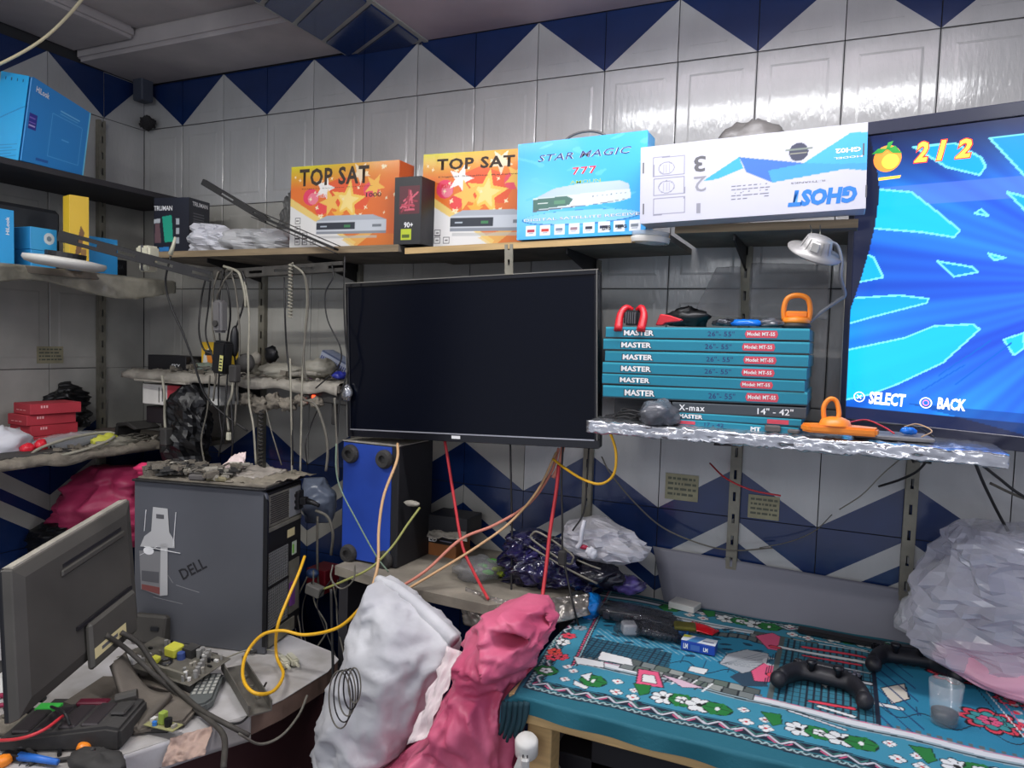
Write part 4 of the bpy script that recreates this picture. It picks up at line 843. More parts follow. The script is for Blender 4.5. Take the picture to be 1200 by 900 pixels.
cab('grey cable from the downlight back round the big television rim', [(970, 283, -.34), (981, 288, -.33), (986, 305, -.33), (985, 325, -.33), (990, 345, -.3), (982, 352, -.3), (962, 366, -.3), (948, 378, -.3)], .0035, mat('grey sleeve', (120, 124, 132), .5))
# clear jar end under the shelf
t = thing('plastic_cup', 'clear plastic tub rim hanging under the sky blue box', 'tub', at(762, 283, y=-.27), (0, .06, 0))
MB().lathe([(.045, .020), (.043, .008), (.034, -.006), (.0, -.008)], 30).build('tub_body', mat('clear tub', (200, 205, 208), .15, alpha=.5, coat=.4), t, smooth=True, solid=.001); MB().lathe([(.041, -.001), (.0425, .004), (.044, .009), (.046, .008), (.043, -.004)], 30).build('rim', WHITE, t, smooth=True)
cab('thin salmon wire poking from the left of the upright under the foil shelf', [(832, 543, -.05), (850, 560, -.12), (880, 574, -.14), (915, 581, -.14)], .0022, CRED, 'wire')
cab('thin pale wire arching under the foil shelf left of the right upright', [(1060, 534, -.38), (1035, 555, -.25), (1010, 580, -.14), (984, 597, -.05)], .0015, CWHT, 'wire')
cab('thin dark wire sagging across the navy zigzag under the foil shelf', [(975, 603, -.03), (955, 622, -.03), (925, 635, -.04), (890, 642, -.05)], .0012, CGRY, 'wire')
cab('dark cable looping behind the right upright just below the foil shelf', [(1090, 535, -.3), (1075, 552, -.2), (1055, 562, -.1), (1030, 570, -.02)], .0028, CBLK)
cab('black cable dropping from the right end of the foil shelf to the bag', [(1142, 540, -.3), (1152, 565, -.2), (1168, 598, -.12), (1181, 622, -.1)], .0035, CBLK)
cab('second black cable running right from the foil shelf end', [(1145, 540, -.3), (1170, 560, -.2), (1200, 582, -.15), (1260, 610, -.1)], .003, CBLK)
cab('grey cable running off to the right under the big television', [(1160, 566, -.1), (1185, 578, -.1), (1215, 590, -.1)], .003, CGRY)
# ================================================================ table with patterned cloth
TZ = .82
t = thing('table', 'wooden table covered by the teal patterned cloth', 'table', (2.6, -.36, 0)); 
MB().box(-.72, .85, -.330, .33, TZ-.022, TZ-.004).build('table_top', PINE, t)
MB().box(-.70, .85, -.330, -.312, TZ-.056, TZ-.022).build('apron', PINE, t, bev=.002)
MB().box(-.23, -.16, -.337, -.330, TZ-.062, TZ-.020).build('cleat', PINE, t, bev=.002)
for x in (-.66, .8):
    for y in (-.29, .28): MB().box(x-.025, x+.025, y-.025, y+.025, 0, TZ-.022).build('leg', PINE, t, bev=.002)
CX0, CX1, CY0, CY1 = 1.868, 3.42, -.730, -.035
P = Print(CX1-CX0, CY1-CY0, .0022, (26, 100, 116)); xx, yy = P.X+CX0, P.Y+CY0
def cp(u, v): p = at(u, v, z=TZ+.002); return (p.x-CX0, p.y-CY0)
A = xx-1.899+.14*(yy+.669); B = yy+.669+.012*np.sin(xx*5); Bk = -.05-yy
e = np.minimum(np.minimum(A*1.5, B), Bk*1.2); along = np.where(A*1.5 < B, yy*1.0, xx)
BLUE = (58, 140, 164); NV = (18, 30, 50)
P.put(e > 0, NV); P.put((e > .004) & (e < .016), (40, 60, 70)); zz = np.abs(((along/.014) % 1)-.5)*2
P.put((e > .005) & (e < .015) & (np.abs((e-.005)/.010-zz) < .28), (165, 190, 190)); P.put((e > .016) & (e < .019), (30, 120, 130))
z2 = np.abs(((along/.042) % 1)-.5)*2; ph = (along/.042) % 2 < 1; g = (e-.021)/.020
P.put((e > .021) & (e < .042) & (np.abs(g-z2) < .17), (200, 200, 205)); P.put((e > .021) & (e < .042) & (np.abs(g-z2+.42) < .10) & ph, (215, 90, 130)); P.put((e > .021) & (e < .042) & (np.abs(g-z2-.42) < .09), (60, 130, 120))
P.put((e > .045) & (e < .047), (40, 130, 150)); P.put(e > .050, BLUE)
inner = (A > .083) & (B > .160) & (Bk > .09)
P.put((A > .068) & (B > .05) & (Bk > .05) & ~inner & (A < .083) & (B > .14), (34, 40, 56)); P.put((A > .0705) & (A < .0745) & (B > .14) & (((yy/.011) % 1) < .6), (226, 90, 120)); P.put((A > .077) & (A < .0795) & (B > .14), (150, 190, 196))
P.put((B > .150) & (B < .185) & (A > .083), (150, 170, 175)); P.put((B > .153) & (B < .158) & (A > .083), (40, 60, 70)); P.put((B > .164) & (B < .180) & (A > .083), (218, 220, 222)); P.put((B > .181) & (B < .184) & (A > .083), (210, 120, 150))
P.put((Bk > .085) & (Bk < .112) & (A > .083), (205, 212, 216)); P.put((Bk > .094) & (Bk < .098) & (A > .083), (30, 50, 60))
P.put(inner & (B > .185) & (Bk > .112), (38, 130, 162))
gx, gy = (xx % .012) < .0028, (yy % .012) < .0028
net = inner & (A < .27) & (B < .30+.0*A) & (B > .185); P.put(net, (34, 92, 112)); P.put(net & (gx | gy), (14, 40, 60)); P.put(net & (B < .215) & ((xx % .006) < .003), (16, 50, 66))
GR, GR2, WH, PK, RDc, GN = (120, 128, 126), (86, 94, 92), (226, 228, 226), (226, 92, 130), (224, 66, 86), (30, 120, 52)
mid = inner & (B > .30) & (A > .09) & (xx < cp(908, 790)[0]+CX0); P.put(mid & (((xx*.9+yy) % .016) < .0028) & (B < .36), (150, 180, 186)); P.put(mid & (np.sin(xx*90+np.sin(yy*60)*2)*np.sin(yy*130) > .62), (22, 60, 84))
low = inner & (B > .185) & (B < .30) & (A > .27); P.put(low & (np.abs(np.sin(xx*70+1)*.02+.255-B) < .0022), NV); P.put(low & (((xx) % .05) < .0022) & (B > .26), (20, 60, 90))
P.put(inner & (B > .186) & (B < .196) & (((xx) % .016) < .008), (96, 104, 104)); P.put(inner & (Bk > .113) & (Bk < .122) & (((xx) % .016) < .008), (60, 84, 92))
P.put(mid & (np.abs(yy+.20+.01*np.sin(xx*30)) < .012), (96, 106, 104)); P.put(mid & (np.abs(yy+.20+.01*np.sin(xx*30)) < .012) & ((xx % .022) < .003), NV); P.put(mid & (np.abs(np.abs(yy+.20+.01*np.sin(xx*30))-.013) < .0018), NV)
def brickbar(p0, p1, w, n):
    p0, p1 = V(cp(*p0)), V(cp(*p1)); d = (p1-p0)/n; nn = V((-d.y, d.x)).normalized()*w/2
    for i in range(n):
        for s_ in (-1, 1):
            a_ = p0+d*(i+.25*(s_ > 0)); c_ = a_+d*.96; q = [a_, c_, c_+nn*s_, a_+nn*s_]; P.poly([tuple(k) for k in q], [GR, GR2, (150, 156, 150), (96, 110, 100)][(i*3+(s_ > 0)) % 4], 1, (24, 34, 40), .0022)
for (p0, p1, w_, n) in (((730, 776), (885, 812), .05, 9), ((880, 742), (955, 755), .045, 5)): brickbar(p0, p1, w_, n)
P.poly([cp(855, 792), cp(875, 782), cp(898, 788), cp(900, 803), cp(870, 803)], (40, 66, 86)); P.poly([cp(705, 762), cp(740, 772), cp(742, 780), cp(700, 772)], WH, 1, (30, 40, 50), .002)
for s_ in (((672, 768), (708, 775), (708, 782), (676, 777)), ((810, 778), (830, 782), (826, 789), (806, 784))): P.poly([cp(*q) for q in s_], WH, 1, (50, 50, 60), .002)
# rosette tile and little columns
P.poly([cp(745, 800), cp(778, 806), cp(772, 787), cp(748, 783)], PK, 1, (40, 30, 40), .003); P.poly([cp(752, 797), cp(770, 801), cp(767, 791), cp(753, 789)], WH, 1, (40, 30, 40), .002)
for i in range(6): P.line(cp(778+i*9, 800+i*2), cp(790+i*9, 790+i*2), .004, WH if i % 2 else (40, 50, 60))
P.poly([cp(775, 790), cp(800, 797), cp(825, 806), cp(800, 806)], (222, 190, 205), 1, (60, 40, 60), .002)
# central domes
P.poly([cp(843, 776), cp(852, 765), cp(875, 760), cp(900, 765), cp(905, 780), cp(870, 788)], (170, 174, 178), 1, (60, 70, 80), .002); 
for i in range(6): P.line(cp(846, 776), cp(898, 763+i*4), .0016, (110, 120, 126))
P.poly([cp(880, 785), cp(895, 776), cp(912, 778), cp(912, 798), cp(884, 797)], PK, 1, (60, 20, 40), .002); P.poly([cp(885, 745), cp(905, 740), cp(930, 752), cp(928, 764), cp(900, 760)], PK, 1, (60, 20, 40), .002)
P.ell(*cp(905, 775), .02, .022, (205, 208, 210)); P.ell(*cp(905, 775), .012, .014, (60, 110, 130))
for i in range(9): P.line(cp(896+i*3, 800-i), cp(900+i*3, 770-i*2), .0016, NV)
# striped field with red spires, right half
x0 = cp(908, 790)[0]; x1 = cp(1028, 830)[0]; fld = inner & (P.X > x0) & (P.X < x1) & (B > .185)
P.put(fld, (50, 120, 140)); P.put(fld & ((xx % .013) < .004), (20, 36, 52)); P.put(fld & ((yy % .02) < .003), (24, 44, 60))
P.put(inner & (np.abs(P.X-x0) < .006) & (B > .185), GR2)
def bar(p, q, w, c, e_=None):
    if e_ is not None: P.line(cp(*p), cp(*q), w+.005, e_)
    P.line(cp(*p), cp(*q), w, c)
for p, q, w_, c_ in (((915, 757), (1024, 777), .013, WH), ((965, 789), (1020, 800), .010, WH), ((970, 777), (1018, 787), .006, (190, 200, 205)), ((1022, 823), (1055, 829), .013, WH), ((960, 826), (1000, 838), .008, WH), ((935, 744), (1016, 762), .005, WH), ((925, 832), (990, 852), .006, (200, 205, 208))): bar(p, q, w_, c_, (24, 34, 44))
for p, q, w_ in (((942, 756), (1012, 769), .010), ((942, 767), (1008, 778), .008), ((950, 820), (1000, 830), .008), ((905, 757), (912, 758), .012), ((905, 790), (912, 793), .02)): bar(p, q, w_, RDc, (60, 16, 30))
P.poly([cp(955, 796), cp(970, 790), cp(975, 797), cp(968, 806)], WH, 1, NV, .002); P.poly([cp(1032, 805), cp(1060, 800), cp(1066, 818), cp(1045, 824)], (214, 206, 190), 1, NV, .003)
pn = inner & (P.X > x1) & (P.X < cp(1080, 840)[0]) & (B > .185); P.put(pn & (((xx+yy*.5) % .03) < .004), (20, 60, 110)); P.put(inner & (np.abs(P.X-x1) < .0045) & (B > .185), NV)
# right hand medallions
for (u, v, r_) in ((1160, 843, .052), (1115, 790, .045), (1185, 820, .03)):
    c_ = cp(u, v); P.flower(c_[0], c_[1], r_, RDc, 8, edge=(24, 18, 30)); P.flower(c_[0], c_[1], r_*.72, (60, 150, 150), 8, edge=(24, 30, 40)); P.flower(c_[0], c_[1], r_*.4, PK, 6)
xr = cp(1150, 760)[0]
for i in range(5): P.line(cp(1120+i*6, 776-i), cp(1192+i*9, 862), .0022, [NV, WH, PK, (60, 150, 150), NV][i])
rg = (P.X > cp(1190, 840)[0]) & inner; P.put(rg & (np.sin(xx*160)*np.sin(yy*190) > .35), (200, 205, 210)); P.put(rg & (np.sin(xx*120+2)*np.sin(yy*150+1) < -.5), RDc)
# border flowers, repeating along the front and back bands
per = .245; yb = .100-(-.669-CY0)*-1 if False else (-.669-CY0)+.100
def leaf(x, y, r, c):
    P.ell(x, y, r*1.1, r, (10, 40, 30)); P.star(x, y, r*1.15, c, .3, 6, .75); P.line((x-r*.8, y), (x+r*.8, y+r*.1), .002, (10, 50, 30)); P.line((x, y-r*.7), (x+r*.2, y+r*.7), .002, (10, 50, 30))
def unit(x, y):
    leaf(x, y, .026, GN); P.ell(x, y, .004, .008, WH)
    for dx_, dy_, r_ in ((.045, .022, .011), (.055, -.024, .013), (.085, .0, .010), (.09, -.030, .013)): P.flower(x+dx_, y+dy_, r_, WH, 4, mid=(200, 60, 60))
    P.poly([(x+.075, y+.03), (x+.11, y+.035), (x+.115, y+.0), (x+.10, y-.016)], GN, 1, (10, 40, 30), .002)
    P.flower(x+.143, y-.004, .024, WH, 7); leaf(x+.178, y+.0, .024, GN); P.flower(x+.178, y+.002, .013, WH, 5); P.flower(x+.212, y-.002, .027, WH, 6)
xs = cp(690, 803)[0]
for k in range(6): unit(xs+per*k-.0, yb); 
for k in range(6): unit(xs+.05+per*k, CY1-CY0-.05)
leaf(*cp(640, 784), .024, GN); P.flower(*cp(640, 784), .014, WH, 5)
for q in ((665, 780), (672, 785), (662, 794)): P.flower(*cp(*q), .010, WH, 4, mid=(200, 60, 60))
P.poly([cp(673, 795), cp(690, 803), cp(686, 806), cp(672, 800)], WH, 1, NV, .002); P.poly([cp(680, 790), cp(694, 787), cp(690, 797)], WH, 1, NV, .002)
for q, c_ in (((660, 752), WH), ((667, 745), RDc), ((648, 768), RDc), ((658, 768), RDc), ((650, 762), (220, 70, 60)), ((690, 722), (190, 196, 200)), ((680, 735), (150, 160, 170))): P.flower(*cp(*q), .017, c_, 6)
yedge = -.698
def drape(X, Y):
    x, y = X+CX0, Y+CY0; z = np.full_like(x, TZ); o = np.maximum(0, yedge-y); y2 = np.maximum(y, yedge-.004-.02*o)
    z = z-np.clip(o, 0, 9)*1.05+.0015*np.sin(x*31)*np.sin(y*27)+.0012*np.sin(x*11+y*19); l = np.maximum(0, 1.895-x-(.14*(y+.669))); z = z-l*.6*(y < -.3)-l*.15
    y2 = y2+np.clip(o, 0, .05)*.15*np.sin(x*40); return np.stack([x, y2, z], -1)
cloth = P.mesh('tablecloth', mat('printed cloth', rough=.75, attr=True, bump=.15, bs=180), None, fn=drape); tag(cloth, 'teal tablecloth with flower border and mosque pattern', 'tablecloth')
# fringe strip hanging at the left corner
t = thing('cloth_tassel', 'dark teal cloth corner hanging down at the left end of the table', 'cloth', at(600, 835, y=-.70))
b = MB()
for i in range(9):
    p = at(592+i*3.2, 822, y=-.70+.01*(i % 2)); q = at(586+i*3.0+Vr.uniform(-2, 2), 868+Vr.uniform(-6, 4)-abs(i-3)*2, y=-.70); b.tube(crom([p, (p+q)/2+V((.004, -.004, 0)), q], 4), .0075, 6, r1=.003)
adopt(b.build('cloth_strands', mat('dark teal cloth', (26, 62, 72), .8), None, smooth=True), t)
# grey panel leaning behind the table
sheet('plastic_board', 'long grey plastic panel leaning on the wall behind the table', 'panel', [(778, 705, -.045), (1180, 785, -.03), (1200, 715, -.012), (765, 640, -.012)], mat('grey panel', (128, 128, 138), .5, var=.12, vs=3), 2, .001, 6, th=.004)
# ================================================================ dusty shelf behind the hanging cables
MS = 1.3585
def rbox(name, label, cat, x, y, z, w, d, h, m, yaw=0., roll=0., bev=.0015, body='body', group=None, pitch=0.):
    t = thing(name, label, cat, (x, y, z), (pitch, roll, yaw), group); MB().box(-w/2, w/2, -d/2, d/2, 0, h).build(body, m, t, bev=bev); return t
def pz(u, v, y): return at(u, v, y=y)
def ontop(u, v, z): return at(u, v, z=z)
a_ = pz(147, 430, -.18)
c = Carton('small_box', 'long black carton with white lettering on the dusty corner shelf', 'box', (.36, -.16, MS+.0005), .18, .08, .055, mat('black card', (30, 30, 34)), yaw=.0)
txt(c.root, 'SKY', c.F['front'], (.115, .014, .155, .028), inkW, bold=.02)
c = Carton('yellow_box', 'yellow and orange carton with a picture of a black plug', 'box', (.53, -.13, MS+.0005), .115, .05, .105, mat('yellow card', (228, 190, 50)), yaw=.0)
w, h = c.w, c.h; P = Print(w, h, .0016, (236, 190, 50)); P.poly([(.0, 0), (.045, 0), (.06, .04), (.03, .085), (.01, .06)], (225, 222, 214)); P.poly([(.02, .07), (.05, .06), (.055, .02), (.035, .01)], (232, 140, 50)); P.rect(.015, .06, .05, .078, (40, 38, 36)); P.rect(.075, .03, .1, .05, (190, 150, 50))
for x_ in (.08, .088, .096): P.rect(x_, .035, x_+.003, .045, (110, 84, 30))
P.mesh('printed_face', PRN, c.root, c.F['front'])
# left end of the shelf: pale board standing out beyond with its boxes below
t = thing('shelf_board', 'pale dusty board end jutting out of the corner shelf at left', 'board', (.33, -.2, MS-.008))
MB().prism([(-.09, .0), (.0, -.10), (.25, -.115), (.25, .1), (-.06, .12)], .006, (V((0, 0, 0)), AX, AY)).build('board', DUSTL, t)
t.location.z = MS-.0265
bx = rbox('white_box', 'white carton with black bars hanging below the corner shelf', 'box', .39, -.22, 1.255, .115, .10, .066, WHITE)
b = MB(); b.box(.018, .021, -.0508, -.0500, .008, .058); b.box(.034, .037, -.0508, -.05, .012, .055); b.box(.046, .049, -.0508, -.05, .012, .055); b.build('black_bars', inkK, bx)
rbox('red_box', 'red carton right of the white carton below the corner shelf', 'box', .50, -.24, 1.262, .085, .08, .06, mat('dusty red card', (184, 60, 72), .55))
rbox('white_box', 'pale carton lid right of the red carton below the corner shelf', 'box', .60, -.20, 1.265, .09, .08, .062, WHITE)
rbox('black_box', 'flat black carton under the white carton by the corner', 'box', .40, -.20, 1.19, .15, .10, .055, mat('black card', (30, 30, 34)))
bag('plastic_bag', 'big black bin bag hanging in the corner behind the cables', 'bag', [(222, 448), (202, 470), (196, 520), (200, 560)], [(232, 447), (238, 470), (240, 520), (238, 560)], -.27, .05, BAGK, 6, .04, 9, n=34, rows=26, smooth=False)
# junk lying on the dusty shelf
kinds = []
R5 = random.Random(21)
lump('plastic_bag', 'pale dusty crumpled bag in the middle of the dusty shelf', 'bag', pz(330, 436, -.20), (.085, .05, .025), mat('dusty bag plastic', (150, 146, 134), .5, bump=.5, bs=60), 8, .35, 30, floor=MS)
lump('plastic_bag', 'dusty folded bag at the left of the dusty shelf near the yellow carton', 'bag', pz(260, 440, -.20), (.06, .05, .018), mat('dusty bag plastic', (150, 146, 134)), 9, .35, 34, floor=MS)
lump('plastic_bag', 'greenish clear crumpled wrap beside the power adapters', 'bag', pz(240, 432, -.18), (.035, .04, .018), mat('greenish film', (140, 156, 146), .3, bump=.4, bs=50), 10, .35, 34, floor=MS)
st = thing('blister_stack', 'pile of pale blue striped packets on the dusty shelf', 'packets', pz(340, 428, -.16)); st.location.z = MS
for i in range(5): MB().box(-.04+.003*i, .04+.002*i, -.03, .03, .007*i+.001, .007*i+.007).build('packet', mat('pale blue packet', (128, 150, 168), .5, var=.4, vs=60), st, bev=.001)
cp_ = Carton('small_box', 'small purple and pink carton on the dusty shelf', 'box', (pz(363, 432, -.17).x, -.15, MS), .04, .04, .052, mat('purple card', (120, 70, 130), .5), yaw=.2)
P = Print(.04, .052, .0016, (138, 84, 150)); P.rect(0, .012, .04, .017, (226, 150, 200)); P.rect(0, .028, .04, .033, (226, 150, 200)); P.rect(.005, .036, .03, .045, (80, 40, 110)); P.mesh('printed_face', PRN, cp_.root, cp_.F['front'])
a_ = pz(392, 424, -.14)
cs = Carton('striped_box', 'tilted grey blue striped carton leaning on the wall by the small TV', 'box', (a_.x, -.12, MS+.04), .115, .06, .035, mat('blue grey card', (96, 108, 136), .5), roll=.42, yaw=.1)
P = Print(.115, .035, .0014, (150, 156, 172))
for i in range(16): P.rect(.004+i*.007, .008, .0072+i*.007, .020, (52, 60, 110))
P.rect(0, .03, .115, .035, (70, 80, 110)); P.mesh('printed_face', PRN, cs.root, cs.F['front'])
P = Print(.115, .06, .0014, (120, 130, 150))
for i in range(22): P.rect(i*.0052, 0, i*.0052+.0024, .06, (84, 92, 120))
P.mesh('printed_top', PRN, cs.root, cs.F['top'])
lump('plastic_bag', 'grey bag under the striped carton', 'bag', pz(375, 432, -.2), (.05, .04, .03), mat('dusty bag plastic', (150, 146, 134)), 12, .3, 26, floor=MS)
lump('wrapper', 'small bright blue wrapper at the right end of the dusty shelf', 'wrapper', pz(398, 440, -.24), (.022, .02, .011), mat('deep blue wrapper', (44, 52, 150), .3, bump=.4, bs=60), 4, .35, 40, floor=MS)
lump('foil_ball', 'crumpled ball of silver foil against the small TV edge', 'foil', pz(406, 461, -.31), (.016, .012, .022), FOIL, 5, .25, 40)
# rags and dusty cable ends hanging over the shelf edge
for i, (u, v, s_) in enumerate(((305, 474, 1.2), (322, 470, 1.), (338, 474, .9), (352, 470, .8), (291, 468, 1.), (372, 472, .7))):
    lump('dusty_rag', ('dusty rag tuft hanging under the shelf edge, %s' % ('above the chain', 'just right of the chain', 'in the middle', 'left of the red lamp', 'leftmost tuft', 'under the red lamp')[i]), 'rag', pz(u, v, -.29), (.026*s_, .016, .017*s_), DUST, 20+i, .9, 38, n=22, group='dusty rags under the shelf edge')
ps = rbox('power_strip', 'black power strip with a glowing red switch under the shelf edge', 'power strip', pz(388, 470, -.27).x, -.265, 1.305, .15, .035, .034, DUSTB, roll=.05, bev=.004)
q = pz(368, 466, -.285); adopt(MB().box(q.x-.006, q.x+.006, -.289, -.283, q.z-.007, q.z+.007).build('red_switch', mat('lit red switch', (255, 60, 30), emit=3.5), None, bev=.001), ps)
rbox('cable_clip', 'dark narrow strip hanging under the power strip', 'strip', pz(390, 485, -.27).x, -.262, pz(390, 498, -.27).z, .016, .01, .07, DUSTB)
for i, (u, v, m_, s_) in enumerate(((318, 415, BLK, 1.), (286, 428, DUSTB, 1.2), (310, 432, REDP, .35), (300, 420, DUSTL, .8), (228, 428, DUSTB, .8), (180, 432, DUSTB, .8))):
    lump('scrap_part', ('%s on the dusty shelf' % ('torn black plastic shell standing', 'dusty round plug behind the adapters', 'tiny red connector', 'pale dusty lump', 'dark dusty connector beside the yellow carton', 'dark small clip near the black carton')[i]), 'scrap', pz(u, v, -.17), (.024*s_, .015*s_, .026*s_), m_, 40+i, .3, 45, n=16, floor=MS)
# many little dusty connectors along the shelf
def bits(n, region, z, label, group, cols, smin, smax, seed, cat='small part', name='small_part', zz=.0):
    R_ = random.Random(seed); out = []
    protos = []
    for k in range(5):
        b = MB(); m = cols[k % len(cols)]
        if k == 0: b.box(-.5, .5, -.25, .25, 0, .4); b.box(.5, .7, -.12, .12, .1, .3)
        elif k == 1: b.cyl((-.5, 0, .2), (.5, 0, .2), .2, 8); b.cyl((.5, 0, .2), (.85, 0, .2), .08, 6)
        elif k == 2: b.tube(crom([V((-.7, 0, .08)), V((-.2, .3, .12)), V((.3, -.1, .15)), V((.8, .25, .06))], 3), .08, 5)
        elif k == 3: b.box(-.4, .4, -.4, .4, 0, .15); b.box(-.2, .2, -.2, .2, .15, .32)
        else: b.tube([V((.4*math.cos(t_), .4*math.sin(t_), .08+.01*t_)) for t_ in np.linspace(0, 6., 10)], .07, 5)
        o = b.build(name, m, None); protos.append(o)
    for i in range(n):
        x, y = region(R_); pr = protos[i % 5]; o = pr if i < 5 else pr.copy()
        if i >= 5: sc.collection.objects.link(o)
        s_ = R_.uniform(smin, smax); o.location = (x, y, z+R_.uniform(0, zz)); o.scale = (s_, s_, s_); o.rotation_euler = (R_.uniform(-.15, .15), R_.uniform(-.15, .15), R_.uniform(0, 6.3))
        tag(o, label, cat, group)
bits(60, lambda r: (r.uniform(.46, 1.13), r.uniform(-.28, -.12)), MS+.0005, 'small dust caked connector or screw strewn on the shelf behind the hanging cables', 'dusty small parts on the cable shelf', [DUST, DUSTL, DUSTB, DUST, CGRY], .018, .038, 5, zz=.022)
# ================================================================ left wall lower shelf
LS = 1.1205
redm = mat('dusty red card', (184, 60, 72), .55); redt = mat('red card', (196, 60, 72), .6, var=.15)
for i in range(4):
    c = Carton('red_box', ('flat red carton, %s of the stack on the lower left shelf' % ('lowest', 'third from the top', 'second from the top', 'topmost')[i]), 'box', (.115+(.0, -.006, -.004, .01)[i], -.455+(.0, .004, -.004, .005)[i], LS+.0345*i), .10, .155, .0335, redt, yaw=(-.06, .02, -.03, -.1)[i], group='red cartons stacked on the lower left shelf')
    F = c.F['right']; b = []
    for k in range(3): b.append(([(.03+k*.008, .02), (.035+k*.008, .02), (.035+k*.008, .028), (.03+k*.008, .028)], 0))
    decal(c.root, 'white_mark', b, F, [mat('pale pink ink', (250, 190, 190))]); F = c.F['front']; decal(c.root, 'white_mark', [([(.02+k*.02, .012), (.034+k*.02, .012), (.034+k*.02, .014), (.02+k*.02, .014)], 0) for k in range(3)], F, [mat('pale pink ink', (250, 190, 190))])
bag('plastic_bag', 'shiny black plastic bag slumped right of the red cartons', 'bag', [(62, 449), (56, 462), (58, 478), (58, 500)], [(74, 447), (88, 462), (92, 480), (104, 500)], -.32, .06, BAGK, 3, .05, 16, zmin=LS)
lump('plastic_bag', 'white clear plastic bag at the left edge of the lower left shelf', 'bag', (.20, -.66, LS+.03), (.06, .10, .05), BAGW, 15, .35, 18, floor=LS)
lump('wrapper', 'red and white wrapped sweet shape, left of two on the lower left shelf', 'wrapper', (.27, -.605, LS+.018), (.017, .02, .016), mat('shiny red wrapper', (214, 40, 56), .25, bump=.4, bs=60), 4, .22, 30, group='red wrapped balls')
lump('wrapper', 'red and white wrapped sweet shape, right of two touching the black blister pack', 'wrapper', (.265, -.565, LS+.020), (.018, .018, .021), mat('shiny red wrapper', (214, 40, 56)), 6, .22, 30, group='red wrapped balls')
lump('wrapper', 'dark blue crumpled wrapper left of the red wrapped balls', 'wrapper', (.23, -.64, LS+.024), (.012, .02, .016), mat('navy wrapper', (44, 44, 90), .4), 8, .3, 40)
t = thing('remote_pack', 'black remote control in a shiny clear pack on the lower left shelf', 'remote control', (.235, -.44, LS+.002), (0, .12, .12)); 
MB().box(-.03, .03, -.115, .13, 0, .03).build('remote_body', BLKG, t, bev=.005, seg=2); b = MB()
for i in range(8):
    for j in range(2): b.box(.029, .032, -.10+i*.016, -.092+i*.016, .006+j*.011, .012+j*.011)
b.build('button_row', inkG, t)
o = lump('clear_wrap', 'x', 'x', (0, 0, .018), (.045, .15, .026), CLEAR, 5, .12, 26, parent=t)
lump('wrapper', 'crumpled lime yellow paper on the front of the lower left shelf', 'paper', (.325, -.40, LS+.020), (.022, .045, .024), mat('lime paper', (190, 190, 70), .7, bump=.4, bs=40), 17, .35, 22, floor=LS)
lump('cable_bundle', 'clear bag of tangled pale cable in front of the lime paper', 'cable bundle', (.33, -.37, LS+.012), (.024, .075, .018), DIRTF, 18, .4, 45, floor=LS)
slab_ = rbox('plastic_case', 'flat dusty grey plastic case on the front left of the lower shelf', 'case', .30, -.62, LS+.001, .09, .20, .012, DUSTB, yaw=-.1, bev=.004)
c0 = V((.33, -.50, LS+.012)); cab('loose off white cable ring hanging over the lower left shelf edge', [c0+V((.035*math.sin(a_)*1.0, .13*math.cos(a_), .012+.024*math.sin(a_*1.0+2.2))) for a_ in np.linspace(.4, 6.3, 18)], .0045, CWHT)
for k in range(5): cab('coil of thin grey cable at the right of the lower left shelf, turn %s' % ('one, outermost', 'two', 'three', 'four', 'five, innermost')[k], [V((.27, -.26, LS+.008+k*.003))+V((.05*math.cos(a_+k)*(1-.12*k), .075*math.sin(a_+k)*(1-.1*k), .003*math.sin(3*a_))) for a_ in np.linspace(0, 6.4, 16)], .0024, CGRY, group='grey cable coil on the lower left shelf')
t = thing('plastic_cover', 'open dark plastic cover standing at the corner of the lower left shelf', 'cover', (.24, -.13, LS+.001), (0, 0, -.1))
MB().prism([(-.06, 0), (-.045, .055), (.02, .065), (.075, .045), (.06, .038), (.012, .05), (-.035, .042), (-.048, 0)], .09, (V((0, -.04, 0)), AX, AZ)).build('cover_shell', DUSTB, t, bev=.003)
lump('dusty_rag', 'dusty brown rag lying between the upright and the black pack', 'rag', (.10, -.22, LS+.014), (.05, .06, .014), mat('brown rag', (96, 84, 78), .9, var=.3, vs=30), 22, .3, 24, floor=LS)
lump('dusty_rag', 'long dusty rag heaped on the corner shelf beside the cover', 'rag', (.40, -.16, 1.135), (.09, .07, .03), DUSTB, 23, .3, 18)
bits(46, lambda r: (r.uniform(.24, .35), r.uniform(-.62, -.2)), LS+.0005, 'small dusty electronic scrap strewn along the lower left shelf edge', 'small scraps on the lower left shelf', [DUST, DUSTL, BLK, DUSTB, CGRY], .012, .026, 9, zz=.014)
# continuation of that shelf into the corner
t = thing('corner_board', 'dusty board filling the corner beside the lower left shelf', 'board', (.36, -.01, LS-.001)); MB().prism([(.002, -.26), (.02, -.2), (.10, -.10), (.10, 0), (.002, 0)], -.016, (V((0, 0, 0)), AX, AY)).build('board', DUST, t)
